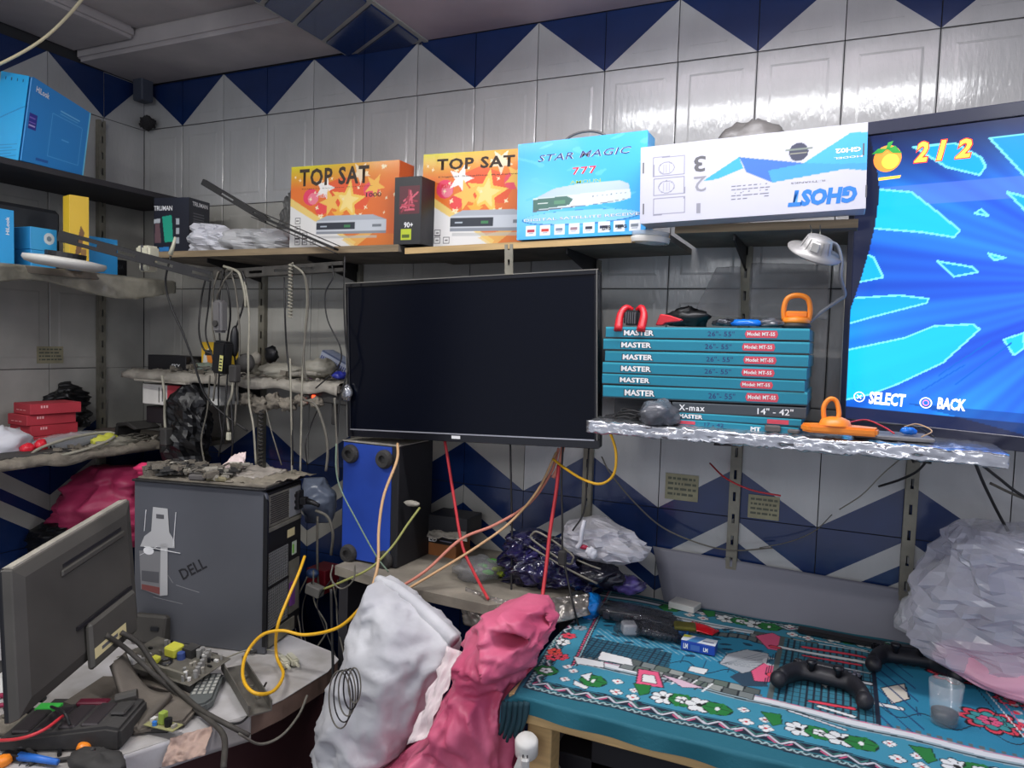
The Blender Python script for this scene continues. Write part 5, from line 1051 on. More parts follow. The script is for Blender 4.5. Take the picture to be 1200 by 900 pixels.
# bags below the lower left shelf
bag('plastic_bag', 'big crumpled crimson plastic bag behind the monitor', 'bag', [(112, 545), (92, 580), (70, 640)], [(158, 548), (168, 580), (170, 640)], -.30, .14, mat('crimson bag', (168, 48, 88), .5, bump=.5, bs=30), 11, .07, 7)
lump('plastic_bag', 'bright pink bag corner beside the computer tower top', 'bag', at(171, 549, y=-.36), (.035, .03, .016), mat('hot pink bag', (226, 60, 110), .4), 13, .3, 30)
bag('plastic_bag', 'black crumpled bag beneath the lower left shelf', 'bag', [(50, 612), (36, 630), (44, 655)], [(86, 612), (110, 625), (118, 650)], -.42, .06, BAGK, 12, .04, 16)
rbox('relay_box', 'small yellow socket hanging from a cable in the corner', 'socket', at(232, 533, y=-.27).x, -.27, at(232, 536, y=-.27).z, .03, .025, .062, mat('lime plastic', (186, 186, 84), .5), bev=.003)
# ================================================================ desk
DZ = .65
dk = thing('desk', 'cluttered wooden desk with a white wrapped top and dark front', 'desk', (.7, -.9, 0))
prof = [(1.03, -1.35), (1.137, -1.046), (1.172, -.972), (1.225, -.846), (1.275, -.745), (1.29, -.66), (1.29, -.50), (1.27, -.43), (1.22, -.40), (1.06, -.37), (.5, -.36), (.36, -.36), (.004, -.36), (.004, -1.35)]
L_ = [(x-.7, y+.9) for x, y in prof]
MB().prism(L_, .05, (V((0, 0, DZ-.052)), AX, AY)).build('desk_top', mat('brown chipboard', (120, 96, 84), .7, var=.3, vs=20), dk, bev=.003)
MB().prism([(x*1.004, y) for x, y in L_], .0015, (V((0, 0, DZ-.0015)), AX, AY)).build('white_cover', mat('worn white table paper', (205, 203, 204), .55, var=.35, vs=5, bump=.2, bs=30, col2=(142, 136, 128)), dk)
MB().box(-.69, .50, -.42, -.38, 0, DZ-.052).build('front_board', mat('dark maroon board', (66, 36, 38), .6), dk); MB().box(.46, .50, -.38, .5, 0, DZ-.052).build('side_board', mat('dark maroon board', (66, 36, 38)), dk)
def strip(pts, drop, seed, amp=.006):
    P_ = [V(p) for p in crom([V((x, y, DZ)) for x, y in pts], 6)]
    def fn(u, v):
        i = u*(len(P_)-1); k = min(int(i), len(P_)-2); p = P_[k].lerp(P_[k+1], i-k); return p+V((.004, -.003, -drop*v))+V((.01, -.01, 0))*amp*60*crump((p.x, p.y, v*.2), 18, seed)*v*.02
    return MB().grid(fn, 80, 6)
adopt(strip(prof[1:5], .060, 3).build('white_edge', mat('worn white table paper'), None, smooth=True, solid=.001), dk)
sheet('torn_paper', 'torn piece of brown wrapping paper hanging off the desk front', 'paper', [at(190, 899, y=-.93), at(240, 885, y=-.88), at(250, 850, y=-.83), at(200, 865, y=-.9)], mat('brown paper', (176, 150, 136), .8), 5, .012, 20)
# -------- computer tower
A0 = V((1.091, -.501, DZ+.002)); dxv = V((-.383, -.086, 0)).normalized(); dyv = V((-.046, .195, 0)).normalized()
yaw = math.atan2(-dxv.y, -dxv.x)
tw = thing('computer_tower', 'tall grey computer tower with dusty top, its back turned to the right', 'computer', A0+dxv*.2, (0, 0, yaw))
TWL, TWH, TWD = .395, .437, .20    # local: x along the side panel, front -y = side panel, right +x = rear
gm = mat('satin grey panel', (98, 100, 106), .42, .25, var=.12, vs=3)
X0, X1 = -.2, .2
b = MB(); r_ = .022; pr = [(X0, .0), (X1-.004, 0), (X1-.004, TWH-r_)]+[(X1-.004-r_+r_*math.cos(a_), TWH-r_+r_*math.sin(a_)) for a_ in np.linspace(.2, 1.57, 6)]+[(X0, TWH)]
b.prism(pr, .012, (V((0, .012, .0)), AX, AZ)); b.build('side_panel', gm, tw, bev=.0015)
MB().box(X0, X1-.01, .001, TWD, 0, TWH-.006).build('chassis', BLKM, tw, bev=.004)
pr2 = [(x+.003 if i else x, z+.002) for i, (x, z) in enumerate(pr)]; MB().prism([(X1-.012, .02), (X1, .02), (X1, TWH-.03), (X1-.012, TWH-.01)], .008, (V((0, .006, 0)), AX, AZ)).build('rear_trim', BLK, tw)
MB().prism([(X0, -.012), (X1-.02, -.012), (X1-.006, -.004), (X1, .02), (X1, TWD), (X0, TWD)], .006, (V((0, 0, TWH)), AX, AY)).build('top_cover', BLK, tw, bev=.002)
adh = MB(); adh.box(X0+.005, X1-.012, .008, TWD-.01, TWH+.006, TWH+.0095); adh.build('dust_layer', DUST, tw)
RF = (V((X1-.0095, 0.002, 0)), AY, AZ)  # rear face: x' = depth 0..TWD, y' = height
def rb(name, x0, x1, z0, z1, t0, t1, m, **k): return MB().box(X1-.010+t0, X1-.010+t1, x0, x1, z0, z1).build(name, m, tw, **k)
rb('psu_frame', .02, .185, .335, .42, 0, .002, STEEL)
rb('psu_side', .125, .185, .338, .418, .002, .004, mat('pale steel', (176, 178, 180), .4, .5))
b = MB()
for i in range(17):
    for j in range(13):
        x = .026+i*.0056+(.0028 if j % 2 else 0); z = .342+j*.0058; b.box(X1-.008, X1-.0072, x, x+.0034, z, z+.0036)
o = b.build('vent_hole', inkK, tw); o['kind'] = 'stuff'
rb('rear_bar', .01, .19, .322, .333, 0, .006, STEEL, bev=.001); rb('rear_panel', .01, .19, .27, .322, 0, .003, BLKM)
def mesh_grille(z0, z1):
    b = MB(); x0, x1 = .02, .12
    for i in range(14): x = x0+(x1-x0)*i/13; b.box(X1-.010, X1-.0075, x, x+.0018, z0, z1)
    n = int((z1-z0)/.0075)
    for j in range(n+1): z = z0+(z1-z0)*j/n; b.box(X1-.010, X1-.0075, x0, x1+.0018, z, z+.0018)
    o = b.build('vent_grille', mat('bright steel mesh', (168, 168, 166), .4, .5), tw); o['kind'] = 'stuff'
mesh_grille(.175, .262); mesh_grille(.055, .165)
rb('grille_backing', .015, .125, .05, .268, -.002, .0005, inkK); rb('divider', .015, .125, .167, .173, 0, .004, BLKM)
rb('sticker', .115, .155, .282, .304, .003, .0036, mat('cream sticker', (214, 200, 150), .7)); rb('sticker', .145, .17, .225, .262, .001, .002, mat('green white sticker', (190, 200, 180), .7)); rb('green_mark', .146, .155, .23, .255, .002, .0025, mat('lime mark', (120, 190, 60), .6))
rb('port_plate', .13, .185, .06, .21, 0, .003, STEEL); rb('purple_port', .128, .15, .085, .15, .003, .010, mat('purple plastic', (110, 60, 130), .5)); rb('slot_cover', .02, .16, .008, .045, 0, .004, STEEL)
for z in (.39, .372, .355): rb('psu_switch', .15, .156, z, z+.008, .004, .006, BLK)
q = rb('power_socket', .155, .186, .352, .405, .003, .014, BLK, bev=.002)
txt(tw, 'DELL', (V((0, -.0002, 0)), V((.82, 0, -.57)), V((.57, 0, .82))), (-.165, -.005, -.085, .018), mat('dark chrome letter', (50, 50, 54), .25, .6), bold=.03) if False else None
# raised logo, set slanted as the tower has been turned upside down
def sp(u, v):
    O = A0; X = -dxv; n = X.cross(AZ); r = ray(u, v); q = CAM+r*((O-CAM).dot(n)/r.dot(n)); return ((q-V(tw.location)).dot(X), q.z-A0.z)
q_ = sp(213, 676); lf_ = (V((q_[0], -.0003, q_[1])), V((.86, 0, .5)), V((-.5, 0, .86)))
txt(tw, 'DELL', lf_, (0, -.010, .085, .020), mat('dark chrome letter', (58, 58, 62), .25, .6), bold=.02, lift=.0006, name='logo')
b = MB(); scr_ = mat('scratch', (140, 140, 142), .6)
for p, q in (((-.135, .19), (-.12, .178)), ((-.12, .178), (-.095, .185)), ((-.095, .185), (-.08, .165)), ((-.07, .16), (.0, .147)), ((-.14, .12), (-.05, .11))):
    b.bar((p[0], -.0006, p[1]), (q[0], -.0006, q[1]), .0014, .0006, AZ)
b.build('scratch', scr_, tw)
# empty blister card hung on the side panel
t = thing('blister_pack', 'empty white blister card taped on the tower side panel', 'package', tw.location+V((0, 0, 0)), (0, 0, yaw)); fr = (V((0, -.0015, 0)), AX, AZ)
def sp(u, v):
    O = A0; X = -dxv; n = X.cross(AZ); r = ray(u, v); q = CAM+r*((O-CAM).dot(n)/r.dot(n)); return ((q-V(tw.location)).dot(X), q.z-A0.z)
o = decal(t, 'card', [([sp(180, 594), (sp(197, 596)), sp(199, 624), sp(205, 634), sp(205, 642), sp(165, 640), sp(170, 628), sp(178, 622)], 0), ([sp(189, 636), sp(197, 637), sp(197, 697), sp(188, 698)], 0), ([sp(164, 645), sp(189, 646), sp(188, 698), sp(166, 690)], 1)], fr, [mat('hazy white card', (186, 186, 186), .5), mat('blister grey', (128, 128, 130), .3)], .0012)
for pm in [(circ(*sp(175, 645), .016, .011), 0), ([sp(167, 668), sp(187, 670), sp(187, 683), sp(167, 680)], 1), ([sp(167, 684), sp(188, 688), sp(188, 696), sp(167, 690)], 2), ([sp(184, 602), sp(193, 603), sp(193, 608), sp(184, 607)], 1)]: decal(t, 'print_mark', [pm], (fr[0]+V((0, -.0013, 0)), AX, AZ), [inkW, mat('mid grey ink', (90, 90, 94), .5), mat('brown red ink', (130, 70, 66), .5)])
cab('', [t.location+V((0, 0, 0))]*2, .001, inkW) if False else None
o = MB(); 
for (u0, v0, u1, v1) in ((172, 597, 170, 622), (207, 600, 204, 640), (170, 640, 212, 648), (165, 650, 185, 640)):
    a2, b2 = sp(u0, v0), sp(u1, v1); o.bar((a2[0], -.003, a2[1]), (b2[0], -.003, b2[1]), .002, .001, AY)
o.build('blister_edge', inkW, t)
# junk on top of the tower
TT = A0.z+TWH+.0097; tM = Matrix.Translation(tw.location)@Matrix.Rotation(yaw, 4, 'Z')
def ontw(r, xa=-.17, xb=.10):
    p = tM@V((r.uniform(xa, xb), r.uniform(.015, .13), 0)); return (p.x, p.y)
bits(110, lambda r: ontw(r, -.18, .06), TT, 'small dusty metal part in the heap on top of the computer tower', 'dusty small parts heaped on the tower', [DUST, DUSTL, mat('dull metal bits', (120, 116, 108), .4, .5), DUSTB, DUST], .020, .042, 31, zz=.026)
def tp(x, y, z=0): return tM@V((x, y, 0))+V((0, 0, TT-A0.z+z)) if False else V(((tM@V((x, y, 0))).x, (tM@V((x, y, 0))).y, TT+z))
sheet('paper_packet', 'dusty clear packet lying across the tower top at right', 'packet', [tp(-.01, .08, .008), tp(.12, .06, .006), tp(.15, .19, .010), tp(.0, .20, .016)], mat('dusty packet', (172, 164, 154), .5, var=.3, vs=20, bump=.4, bs=50), 4, .008, 18, th=.006)
sheet('paper_packet', 'dusty flattened bag hanging over the right end of the tower top', 'packet', [tp(.06, .03, .004), tp(.17, .02, -.004), tp(.235, .20, .004), tp(.10, .205, .004)], mat('dusty card sheet', (146, 138, 122), .8, var=.3, vs=18, bump=.4, bs=60), 6, .010, 14, th=.002)
sheet('paper_sheet', 'pinkish white crumpled paper standing up on the tower top', 'paper', [tp(-.02, .10, .012), tp(.05, .12, .012), tp(.03, .17, .055), tp(.0, .16, .052)], mat('pinkish paper', (226, 206, 202), .7), 7, .008, 22, th=.001)
for i, (x, y, w_, d_, h_) in enumerate(((.035, .012, .06, .022, .012), (-.02, .004, .045, .02, .015), (.065, .02, .02, .05, .004))):
    p = tp(x, y+.015); rbox('metal_block', ('dusty %s at the front edge of the tower top' % ('oblong metal block', 'rounded plastic case', 'thin flat strip')[i]), 'scrap', p.x, p.y, TT+.001, w_, d_, h_, (mat('dusty brass', (140, 132, 104), .6, .3, var=.3, vs=40), mat('grey rubber', (90, 86, 84)), DUST)[i], yaw=yaw+(.0, .1, .5)[i], bev=.003)
pl_ = thing('power_plug', 'black power plug pushed into the tower supply', 'plug', tM@V((X1+.006, .166, .376)), (0, 0, yaw)); pl_.location.z = A0.z+.378
MB().box(0, .018, -.012, .012, -.010, .010).build('plug_face', BLK, pl_, bev=.002); MB().tube([V((.018, 0, 0)), V((.036, .0, -.003)), V((.056, -.002, -.010))], .0095, 10, r1=.005).build('plug_body', BLK, pl_, smooth=True)
bag('plastic_roll', 'bluish translucent plastic roll behind the tower top', 'roll', [(358, 560), (356, 590), (360, 612)], [(378, 560), (392, 580), (388, 612)], -.16, .045, mat('bluish film', (120, 130, 150), .3, bump=.3, bs=30), 5, .012, 10)
rbox('red_box', 'small dark red carton behind the tower, left of the blue speaker', 'box', at(380, 668, y=-.2).x, -.2, at(380, 690, y=-.2).z, .07, .08, .07, mat('dark red card', (128, 26, 40), .5))
b = MB()
wb_ = thing('white_plug', 'pair of cream plugs lying at the tower foot', 'plug', at(338, 775, z=DZ+.012), (0, 0, -.5))
for k in (-1, 1): MB().box(-.03, .02, k*.012-.010, k*.012+.010, -.010, .010).build('plug_body', CREAM, wb_, bev=.004, seg=2); MB().cyl((.02, k*.012, 0), (.04, k*.012, 0), .004, 8).build('plug_neck', CREAM, wb_)
# -------- blue speaker standing behind
a_ = at(402, 668, y=-.34); SX = at(434, 520, y=-.34).x
s = .93; sk = thing('speaker', 'tall speaker standing on end, its blue base with round feet facing out', 'speaker', (at(433, 600, y=-.30).x, -.20, .8705), (0, .0, -.02))
w_ = .190; h_ = .335
MB().box(-w_/2, w_/2, -.10, .075, 0, h_).build('cabinet', mat('dusty black cabinet', (30, 30, 34), .6, var=.4, vs=8), sk, bev=.003)
MB().box(-w_/2+.006, w_/2-.022, -.1025, -.10, .006, h_-.003).build('blue_face', mat('royal blue paint', (36, 74, 176), .5, var=.25, vs=5), sk)
MB().box(-w_/2, w_/2, -.10, .05, h_, h_+.003).build('dust_layer', DUSTL, sk)
for k, (x, z) in enumerate(((-.062, h_-.033), (.052, h_-.037), (-.062, .02), (.058, .02))):
    MB().lathe([(.026, 0), (.026, .008), (.021, .016), (.012, .016), (.010, .006), (0, .006)], 22, Matrix.Translation((x, -.1025, z))@Matrix.Rotation(math.radians(90), 4, 'X')).build('rubber_foot', DUSTB, sk, smooth=False)
# -------- monitor seen from behind
TLm, TRm, BLm, BRm = at(8, 668, d=1.43), at(155, 597, d=1.80), at(22, 848, d=1.40), at(160, 712, d=1.76)
mx = ((TRm-TLm)+(BRm-BLm)).normalized(); mz = ((TLm-BLm)+(TRm-BRm)); mz.normalize(); mn = mz.cross(mx).normalized()
if mn.dot(CAM-TLm) < 0: mn = -mn
mW = ((TRm-TLm).length+(BRm-BLm).length)/2; mH = (TLm-BLm).length
mo = thing('monitor', 'flat black monitor seen from behind, leaning over the desk', 'monitor', BLm); MM = Matrix((mx, mz, mn)).transposed().to_4x4()
pb = mat('dusty monitor shell', (76, 73, 68), .6, var=.3, vs=6); sp_ = mat('dusty stand plastic', (112, 104, 94), .75, var=.35, vs=14, bump=.2, bs=60)
def mbx(name, x0, x1, z0, z1, t0, t1, m, **k): return MB().box(x0, x1, z0, z1, t0, t1, 0, MM).build(name, m, mo, **k)
mbx('front_bezel', 0, mW, 0, mH, -.035, -.022, BLK, bev=.003)
b = MB(); vs = []
for (ins, t_) in ((0, -.022), (.004, -.004), (.03, .004)):
    vs += [MM@V((x, z, t_)) for x, z in ((ins, ins), (mW-ins, ins), (mW-ins, mH-ins), (ins, mH-ins))]
b.add(vs, [(i+4*k, (i+1) % 4+4*k, (i+1) % 4+4*k+4, i+4*k+4) for k in range(2) for i in range(4)]+[(8, 9, 10, 11)]); b.build('back_shell', pb, mo, bev=.002)
mbx('handle_recess', mW*.35, mW*.86, mH*.80, mH*.825, .003, .0048, inkK); mbx('handle_ledge', mW*.33, mW*.88, mH*.74, mH*.79, .003, .009, pb, bev=.003)
mbx('dust_layer', .01, mW-.01, mH-.004, mH+.001, -.03, -.006, DUSTL)
mbx('stand_mount', mW*.48, mW*.9, .0-.01, mH*.30, .004, .022, pb, bev=.006); mbx('label_sticker', mW*.50, mW*.78, .01, .032, .022, .0225, mat('cream sticker', (214, 200, 150)))
mbx('label_print', mW*.56, mW*.70, .018, .025, .0225, .023, inkG); mbx('mount_slot', mW*.42, mW*.90, mH*.30, mH*.325, .004, .012, inkK)
q0, q1 = at(140, 770, d=1.66), at(172, 836, z=DZ+.03)
ms = MB(); 
def neck(u, v):
    c_ = q0.lerp(q1, v)+V((0, 0, -.03*math.sin(v*3.1))); wd = .045+.075*v**1.6; return c_+mx*((u-.5)*wd)+V((0, .02*v, -.0))
ms.grid(neck, 8, 12); adopt(ms.build('stand_neck', sp_, None, smooth=True, solid=.014), mo); o_M[mo.name] = Matrix.Translation(BLm)
for ch in mo.children:
    if ch.name.startswith('stand_neck'): ch.matrix_parent_inverse = Matrix.Translation(BLm).inverted()
bs_ = MB().prism([(x-BLm.x, y-BLm.y) for x, y in ((.90, -.93), (1.13, -.93), (1.20, -.86), (1.16, -.77), (.98, -.74), (.86, -.80))], .018, (V((0, 0, DZ+.001-BLm.z)), AX, AY)).build('stand_base', sp_, mo, bev=.006, seg=2)
# -------- things on the desk
D0 = DZ+.0008
def dp(u, v, z=0.): return at(u, v, z=D0+z)
ph = thing('desk_phone', 'dusty black desk keypad unit under the monitor corner', 'phone', dp(88, 850, .02), (.0, .0, .50))
MB().prism([(-.12, 0), (.12, 0), (.12, .045), (.09, .05), (-.12, .025)], .13, (V((0, .065, -.02)), AX, AZ)).build('housing', DUSTB, ph, bev=.006, seg=2)
for i in range(4): MB().box(-.10+i*.045, -.065+i*.045, -.05, .04, .008+i*.0045, .016+i*.0045).build('key_block', mat('dark key', (52, 46, 48), .6, var=.3, vs=30), ph, bev=.003)
MB().box(.078, .108, -.02, .03, .03, .037).build('dial_pad', DUSTB, ph, bev=.003); MB().cyl((.06, .05, .03), (.10, .06, .036), .012, 10).build('handset_rest', pb, ph)
MB().box(-.10, -.055, .035, .06, .012, .018).build('green_sticker', mat('green label', (70, 200, 80), .5), ph)
MB().box(-.02, .045, .04, .062, .018, .028).build('maroon_clip', mat('maroon plastic', (96, 24, 44), .5), ph, bev=.003)
rbox('laptop_base', 'flat black plate lying under the keypad unit', 'plate', dp(128, 842).x, dp(128, 842).y-.0, D0, .30, .13, .014, DUSTB, yaw=.50, bev=.004)
pcb = thing('circuit_board', 'large dusty power circuit board with yellow transformer', 'circuit board', dp(206, 774, .05), (.10, .05, .05))
gp = mat('dusty circuit board', (104, 100, 90), .7, var=.4, vs=30)
MB().box(-.13, .11, -.065, .065, -.003, 0).build('board', gp, pcb, bev=.001)
MB().box(-.04, -.005, .0, .035, 0, .026).build('transformer', mat('yellow tape', (206, 204, 70), .6), pcb, bev=.004); MB().box(-.045, -.025, -.035, -.018, 0, .016).build('small_transformer', mat('yellow tape', (206, 204, 70)), pcb, bev=.003)
MB().lathe([(0, .016), (.009, .016), (.010, .0), (0, 0)], 14, Matrix.Translation((.005, .012, 0))).build('capacitor', mat('blue capacitor', (60, 80, 140), .5), pcb)
MB().lathe([(.008, .004), (.012, .008), (.016, .004), (.012, .0), (.008, .004)], 16, Matrix.Translation((-.012, -.018, 0))).build('coil', BLK, pcb)
for i in range(7): MB().cyl((.055+i*.007, .05-i*.014, 0), (.055+i*.007, .05-i*.014, .018), .0055, 10).build('capacitor', mat('can capacitor', (170, 168, 164), .4, .4), pcb)
for i in range(6): x_ = .01+.014*(i % 3); MB().cyl((x_, .035+.012*(i//3), 0), (x_, .035+.012*(i//3), .02), .006, 10).build('capacitor', mat('can capacitor', (170, 168, 164)), pcb)
MB().box(.0, .03, .02, .05, 0, .022).build('heat_sink', DUSTB, pcb); MB().box(.03, .085, -.058, -.052, 0, .018).build('heat_sink', STEEL, pcb); MB().box(-.11, -.07, -.06, -.035, 0, .014).build('socket', WHITE, pcb, bev=.002); MB().box(-.02, .07, -.05, -.042, 0, .010).build('ribbon_socket', STEEL, pcb)
R7 = random.Random(4)
for i in range(26):
    x_, y_ = R7.uniform(-.12, .1), R7.uniform(-.06, .055); MB().box(x_, x_+R7.uniform(.004, .012), y_, y_+R7.uniform(.003, .008), 0, R7.uniform(.003, .011)).build('component', [DUST, BLK, STEEL, WHITE][i % 4], pcb)
for i in range(22):
    x_, y_ = R7.uniform(-.12, .1), R7.uniform(-.06, .055); MB().cyl((x_, y_, 0), (x_, y_, R7.uniform(.006, .016)), R7.uniform(.003, .005), 8).build('component', [mat('can capacitor'), WHITE, DUSTL, BLK][i % 4], pcb)
vs_ = rbox('metal_housing', 'dusty metal frame with a connector slot behind the circuit board', 'bracket', dp(178, 752).x, dp(178, 752).y, D0, .10, .06, .075, pb, yaw=.3, pitch=-.2, bev=.006); MB().box(.01, .035, -.034, -.030, .035, .048).build('connector_slot', BLK, vs_, bev=.002)
rbox('metal_plate', 'sloping dark metal plate against the tower behind the circuit board', 'plate', dp(205, 745).x, dp(205, 745).y, D0, .13, .05, .06, DUSTB, yaw=.2, pitch=-.4, bev=.003)
vb = rbox('metal_box', 'dusty square adapter under the monitor cables', 'adapter', dp(165, 790).x, dp(165, 790).y, D0, .08, .07, .05, sp_, yaw=.3, bev=.004); MB().cyl((-.02, -.036, .0), (.02, -.036, .0), .02, 14).build('roller', pb, vb)
rm = thing('remote_control', 'grey rounded calculator style remote on the desk edge', 'remote control', dp(240, 816, .0), (0, 0, -.95))
b = MB(); b.prism([(-.075, -.028), (.055, -.030), (.078, -.018), (.084, 0), (.078, .018), (.055, .030), (-.075, .028)], .022, (V((0, 0, 0)), AX, AY)); b.build('remote_body', mat('grey green plastic', (98, 102, 100), .55, var=.15), rm, bev=.005, seg=2)
for i in range(6):
    for j in range(4): MB().box(-.062+i*.017, -.051+i*.017, -.022+j*.0125, -.0135+j*.0125, .022, .0245).build('button', mat('pale button', (168, 168, 160), .5), rm, bev=.001)
ch = thing('steel_channel', 'long grey steel channel hanging over the desk edge', 'channel', dp(290, 812, .012), (0, .0, 0)); p0, p1 = at(272, 782, z=D0+.02), at(305, 836, z=D0+.008); d_ = (p1-p0).normalized(); p1 = p1; b = MB(); sd = d_.cross(AZ)
for k, (o1, w1, t1, up_) in enumerate(((V((0, 0, 0)), .003, .05, AZ), (sd*.025+V((0, 0, .012)), .024, .003, AZ), (-sd*.025+V((0, 0, .012)), .024, .003, AZ))): b.bar(p0+o1, p1+o1, w1, t1, up_)
adopt(b.build('channel_body', mat('dusty grey channel', (112, 108, 100), .55, .3, var=.3, vs=30), None), ch); b = MB()
for k in range(3): q = p0.lerp(p1, .3+.22*k)-sd*.012+V((0, 0, .003)); b.cyl(q, q+V((0, 0, .005)), .005, 10)
adopt(b.build('rivet', STEEL, None), ch)
sb = thing('circuit_board', 'small green and yellow circuit board on the desk edge', 'circuit board', dp(190, 850, .021), (0, 0, .12))
MB().box(-.035, .04, -.014, .016, 0, .0018).build('board', mat('tan board', (150, 148, 100), .6), sb); MB().box(-.008, .006, -.004, .012, .002, .028).build('transformer', mat('lime tape', (150, 170, 70), .5), sb, bev=.002); MB().cyl((.016, .0, .002), (.016, 0, .018), .008, 12).build('capacitor', BLK, sb); MB().cyl((-.012, -.008, .002), (-.012, -.008, .010), .005, 10).build('capacitor', mat('bright blue part', (50, 120, 200), .5), sb); MB().box(-.03, -.02, -.002, .01, .002, .010).build('component', WHITE, sb); MB().box(.028, .034, -.006, .006, .002, .008).build('component', DUSTL, sb)
kn = thing('utility_knife', 'blue and black hand tool at the bottom left of the desk', 'tool', dp(44, 893, .004), (0, 0, .25)); MB().tube([V((-.04, 0, .006)), V((.0, 0, .007)), V((.045, .0, .006))], .009, 8, r1=.006).build('blue_grip', mat('bright blue plastic', (44, 110, 200), .4), kn, smooth=True); MB().box(-.075, -.035, -.008, .008, 0, .012).build('black_end', BLK, kn, bev=.002)
lump('orange_cap', 'orange plastic cap beside the keypad unit', 'cap', dp(98, 876, .010), (.014, .014, .012), ORG, 3, .1, 30); lump('orange_cap', 'orange scrap at the bottom left corner of the picture', 'cap', dp(2, 893, .008), (.012, .02, .012), ORG, 5, .15, 30)
slabm = [('white crumpled tissue at the left edge of the desk', 12, 800, (.05, .05, .018), PAPER), ('dark tangled cable lump at the left edge beside the monitor', 8, 785, (.04, .04, .02), DUSTB), ('black pliers like shape at the lower left', 22, 870, (.035, .02, .010), BLK), ('black rubber lump in front of the keypad unit', 115, 893, (.06, .035, .018), DUSTB), ('grey tool end near the lower left edge', 10, 850, (.03, .04, .012), DUST)]
for i, (l_, u, v, r_, m_) in enumerate(slabm): lump('desk_scrap', l_, 'scrap', dp(u, v, r_[2]*.7), r_, m_, 50+i, .3, 24, n=20, floor=D0)
bits(26, lambda r: ((lambda p: (p.x, p.y))(dp(r.uniform(10, 70), r.uniform(862, 898)))), D0+.0003, 'small dark screw or clip scattered on the lower left of the desk', 'small clips on the desk', [BLK, DUSTB, BLK, DUST, CBLK], .008, .018, 41)
bits(30, lambda r: ((lambda p: (p.x, p.y))(dp(r.uniform(120, 300), r.uniform(762, 812)))), D0+.0003, 'small dusty part on the desk around the circuit board', 'small parts around the circuit board', [DUST, DUSTB, STEEL, DUST, CGRY], .012, .024, 42, zz=.01)

bits(22, lambda r: ((lambda p: (p.x, p.y))(dp(r.uniform(5, 60), r.uniform(800, 862)))), D0+.0003, 'small dark tangled part at the left of the desk beside the monitor', 'small parts left of the monitor', [BLK, DUSTB, CRED, DUST, CGRY], .016, .034, 44, zz=.015)
# ================================================================ sacks in front
SACK = mat('woven white sack', (208, 208, 210), .6, var=.12, vs=8, bump=.35, bs=26, col2=(176, 176, 180)); PINKS = mat('pink sack film', (222, 112, 142), .5, var=.22, vs=6, bump=.3, bs=24, coat=.05, col2=(196, 78, 112))
ws = bag('woven_sack', 'white woven plastic sack slumped between the desk and the pink sack', 'sack', [(441, 682), (430, 712), (412, 758), (396, 800), (386, 850), (374, 905), (362, 1010)], [(444, 680), (490, 712), (530, 752), (524, 790), (508, 830), (482, 872), (450, 905), (430, 1010)], -.57, .13, SACK, 31, .030, 6, n=96, rows=80, pw=.45, Yb=-.64)
# folded mouth of the sack: a hem along the upper right edge
hem = [(440, 681), (460, 690), (486, 710), (512, 734), (530, 752)]
MB().tube(crom([at(u+3, v-1, y=-.55-.05*i/4) for i, (u, v) in enumerate(hem)], 8), .013, 10, r1=.016).build('hem_roll', SACK, ws, smooth=True)
sheet('torn_sacking', 'torn pale flap of woven plastic hanging between white and pink sacks', 'plastic flap', [at(478, 873, y=-.75), at(498, 866, y=-.75), at(545, 765, y=-.66), at(526, 758, y=-.66)], mat('pale torn film', (222, 206, 206), .5, bump=.2, bs=40), 9, .014, 18)
dn = lambda u, v, rx, rz, d_: (at(u, v, y=-.74), rx, rz, d_)
pk = bag('pink_sack', 'big pink plastic sack with a dark fold between the white sack and the table', 'sack', [(603, 706), (582, 712), (563, 735), (548, 765), (540, 800), (522, 835), (490, 870), (448, 900), (430, 1010)], [(607, 706), (630, 714), (639, 734), (628, 765), (607, 800), (602, 840), (603, 880), (606, 905), (610, 1010)], -.60, .14, PINKS, 33, .055, 5.5, n=110, rows=110, pw=.38, Yb=-.66,
  dents=(dn(585, 763, .030, .013, .12), dn(612, 757, .022, .012, .07), dn(597, 732, .05, .022, -.025), dn(580, 790, .03, .02, -.035), dn(560, 826, .05, .014, .03), dn(590, 815, .03, .012, .04)))
# adapters on the floor side at the bottom
t = thing('power_adapter', 'white round power adapter at the bottom edge beside the pink sack', 'adapter', at(617, 876, y=-.72), (.3, 0, .3)); MB().lathe([(0, .022), (.018, .022), (.022, .016), (.022, -.012), (.016, -.02), (0, -.02)], 20).build('adapter_body', WHITE, t, smooth=True); MB().box(-.008, .008, -.03, -.018, -.035, .0).build('plug_end', WHITE, t, bev=.003)
for x in (-.004, .004): MB().box(x-.001, x+.001, -.0245, -.0215, .0, .005).build('pin_hole', inkK, t)
sheet('white_plate', 'white plastic corner at the bottom edge under the adapter', 'plate', [at(600, 905, y=-.74), at(616, 905, y=-.74), at(618, 878, y=-.74), at(610, 880, y=-.74)], WHITE, 3, .001, 5, th=.004)
t = thing('plastic_cup', 'dusty clear cup lying under the cloth corner of the table', 'cup', at(633, 862, y=-.60), (1.2, .2, .3)); MB().lathe([(.022, -.03), (.026, .03), (.024, .03), (.020, -.028), (0, -.028)], 22).build('cup_wall', CLEARD, t, smooth=True)
sheet('pink_cloth', 'pink scrap hanging under the cloth corner', 'cloth', [at(600, 868, y=-.66), at(612, 862, y=-.66), at(616, 838, y=-.66), at(604, 832, y=-.66)], PINKS, 4, .006, 20)
for i, (u, v, dx_, w_) in enumerate(((790, 882, 0, .34), (700, 893, 0, .2))): p = at(u, v, y=-.55); rbox('dark_box', ('black flat box stored under the table, its pale edge showing', 'second black box under the table at left')[i], 'box', p.x, -.45, p.z-.25, w_, .2, .25, mat('black card', (30, 30, 34)), bev=.003)
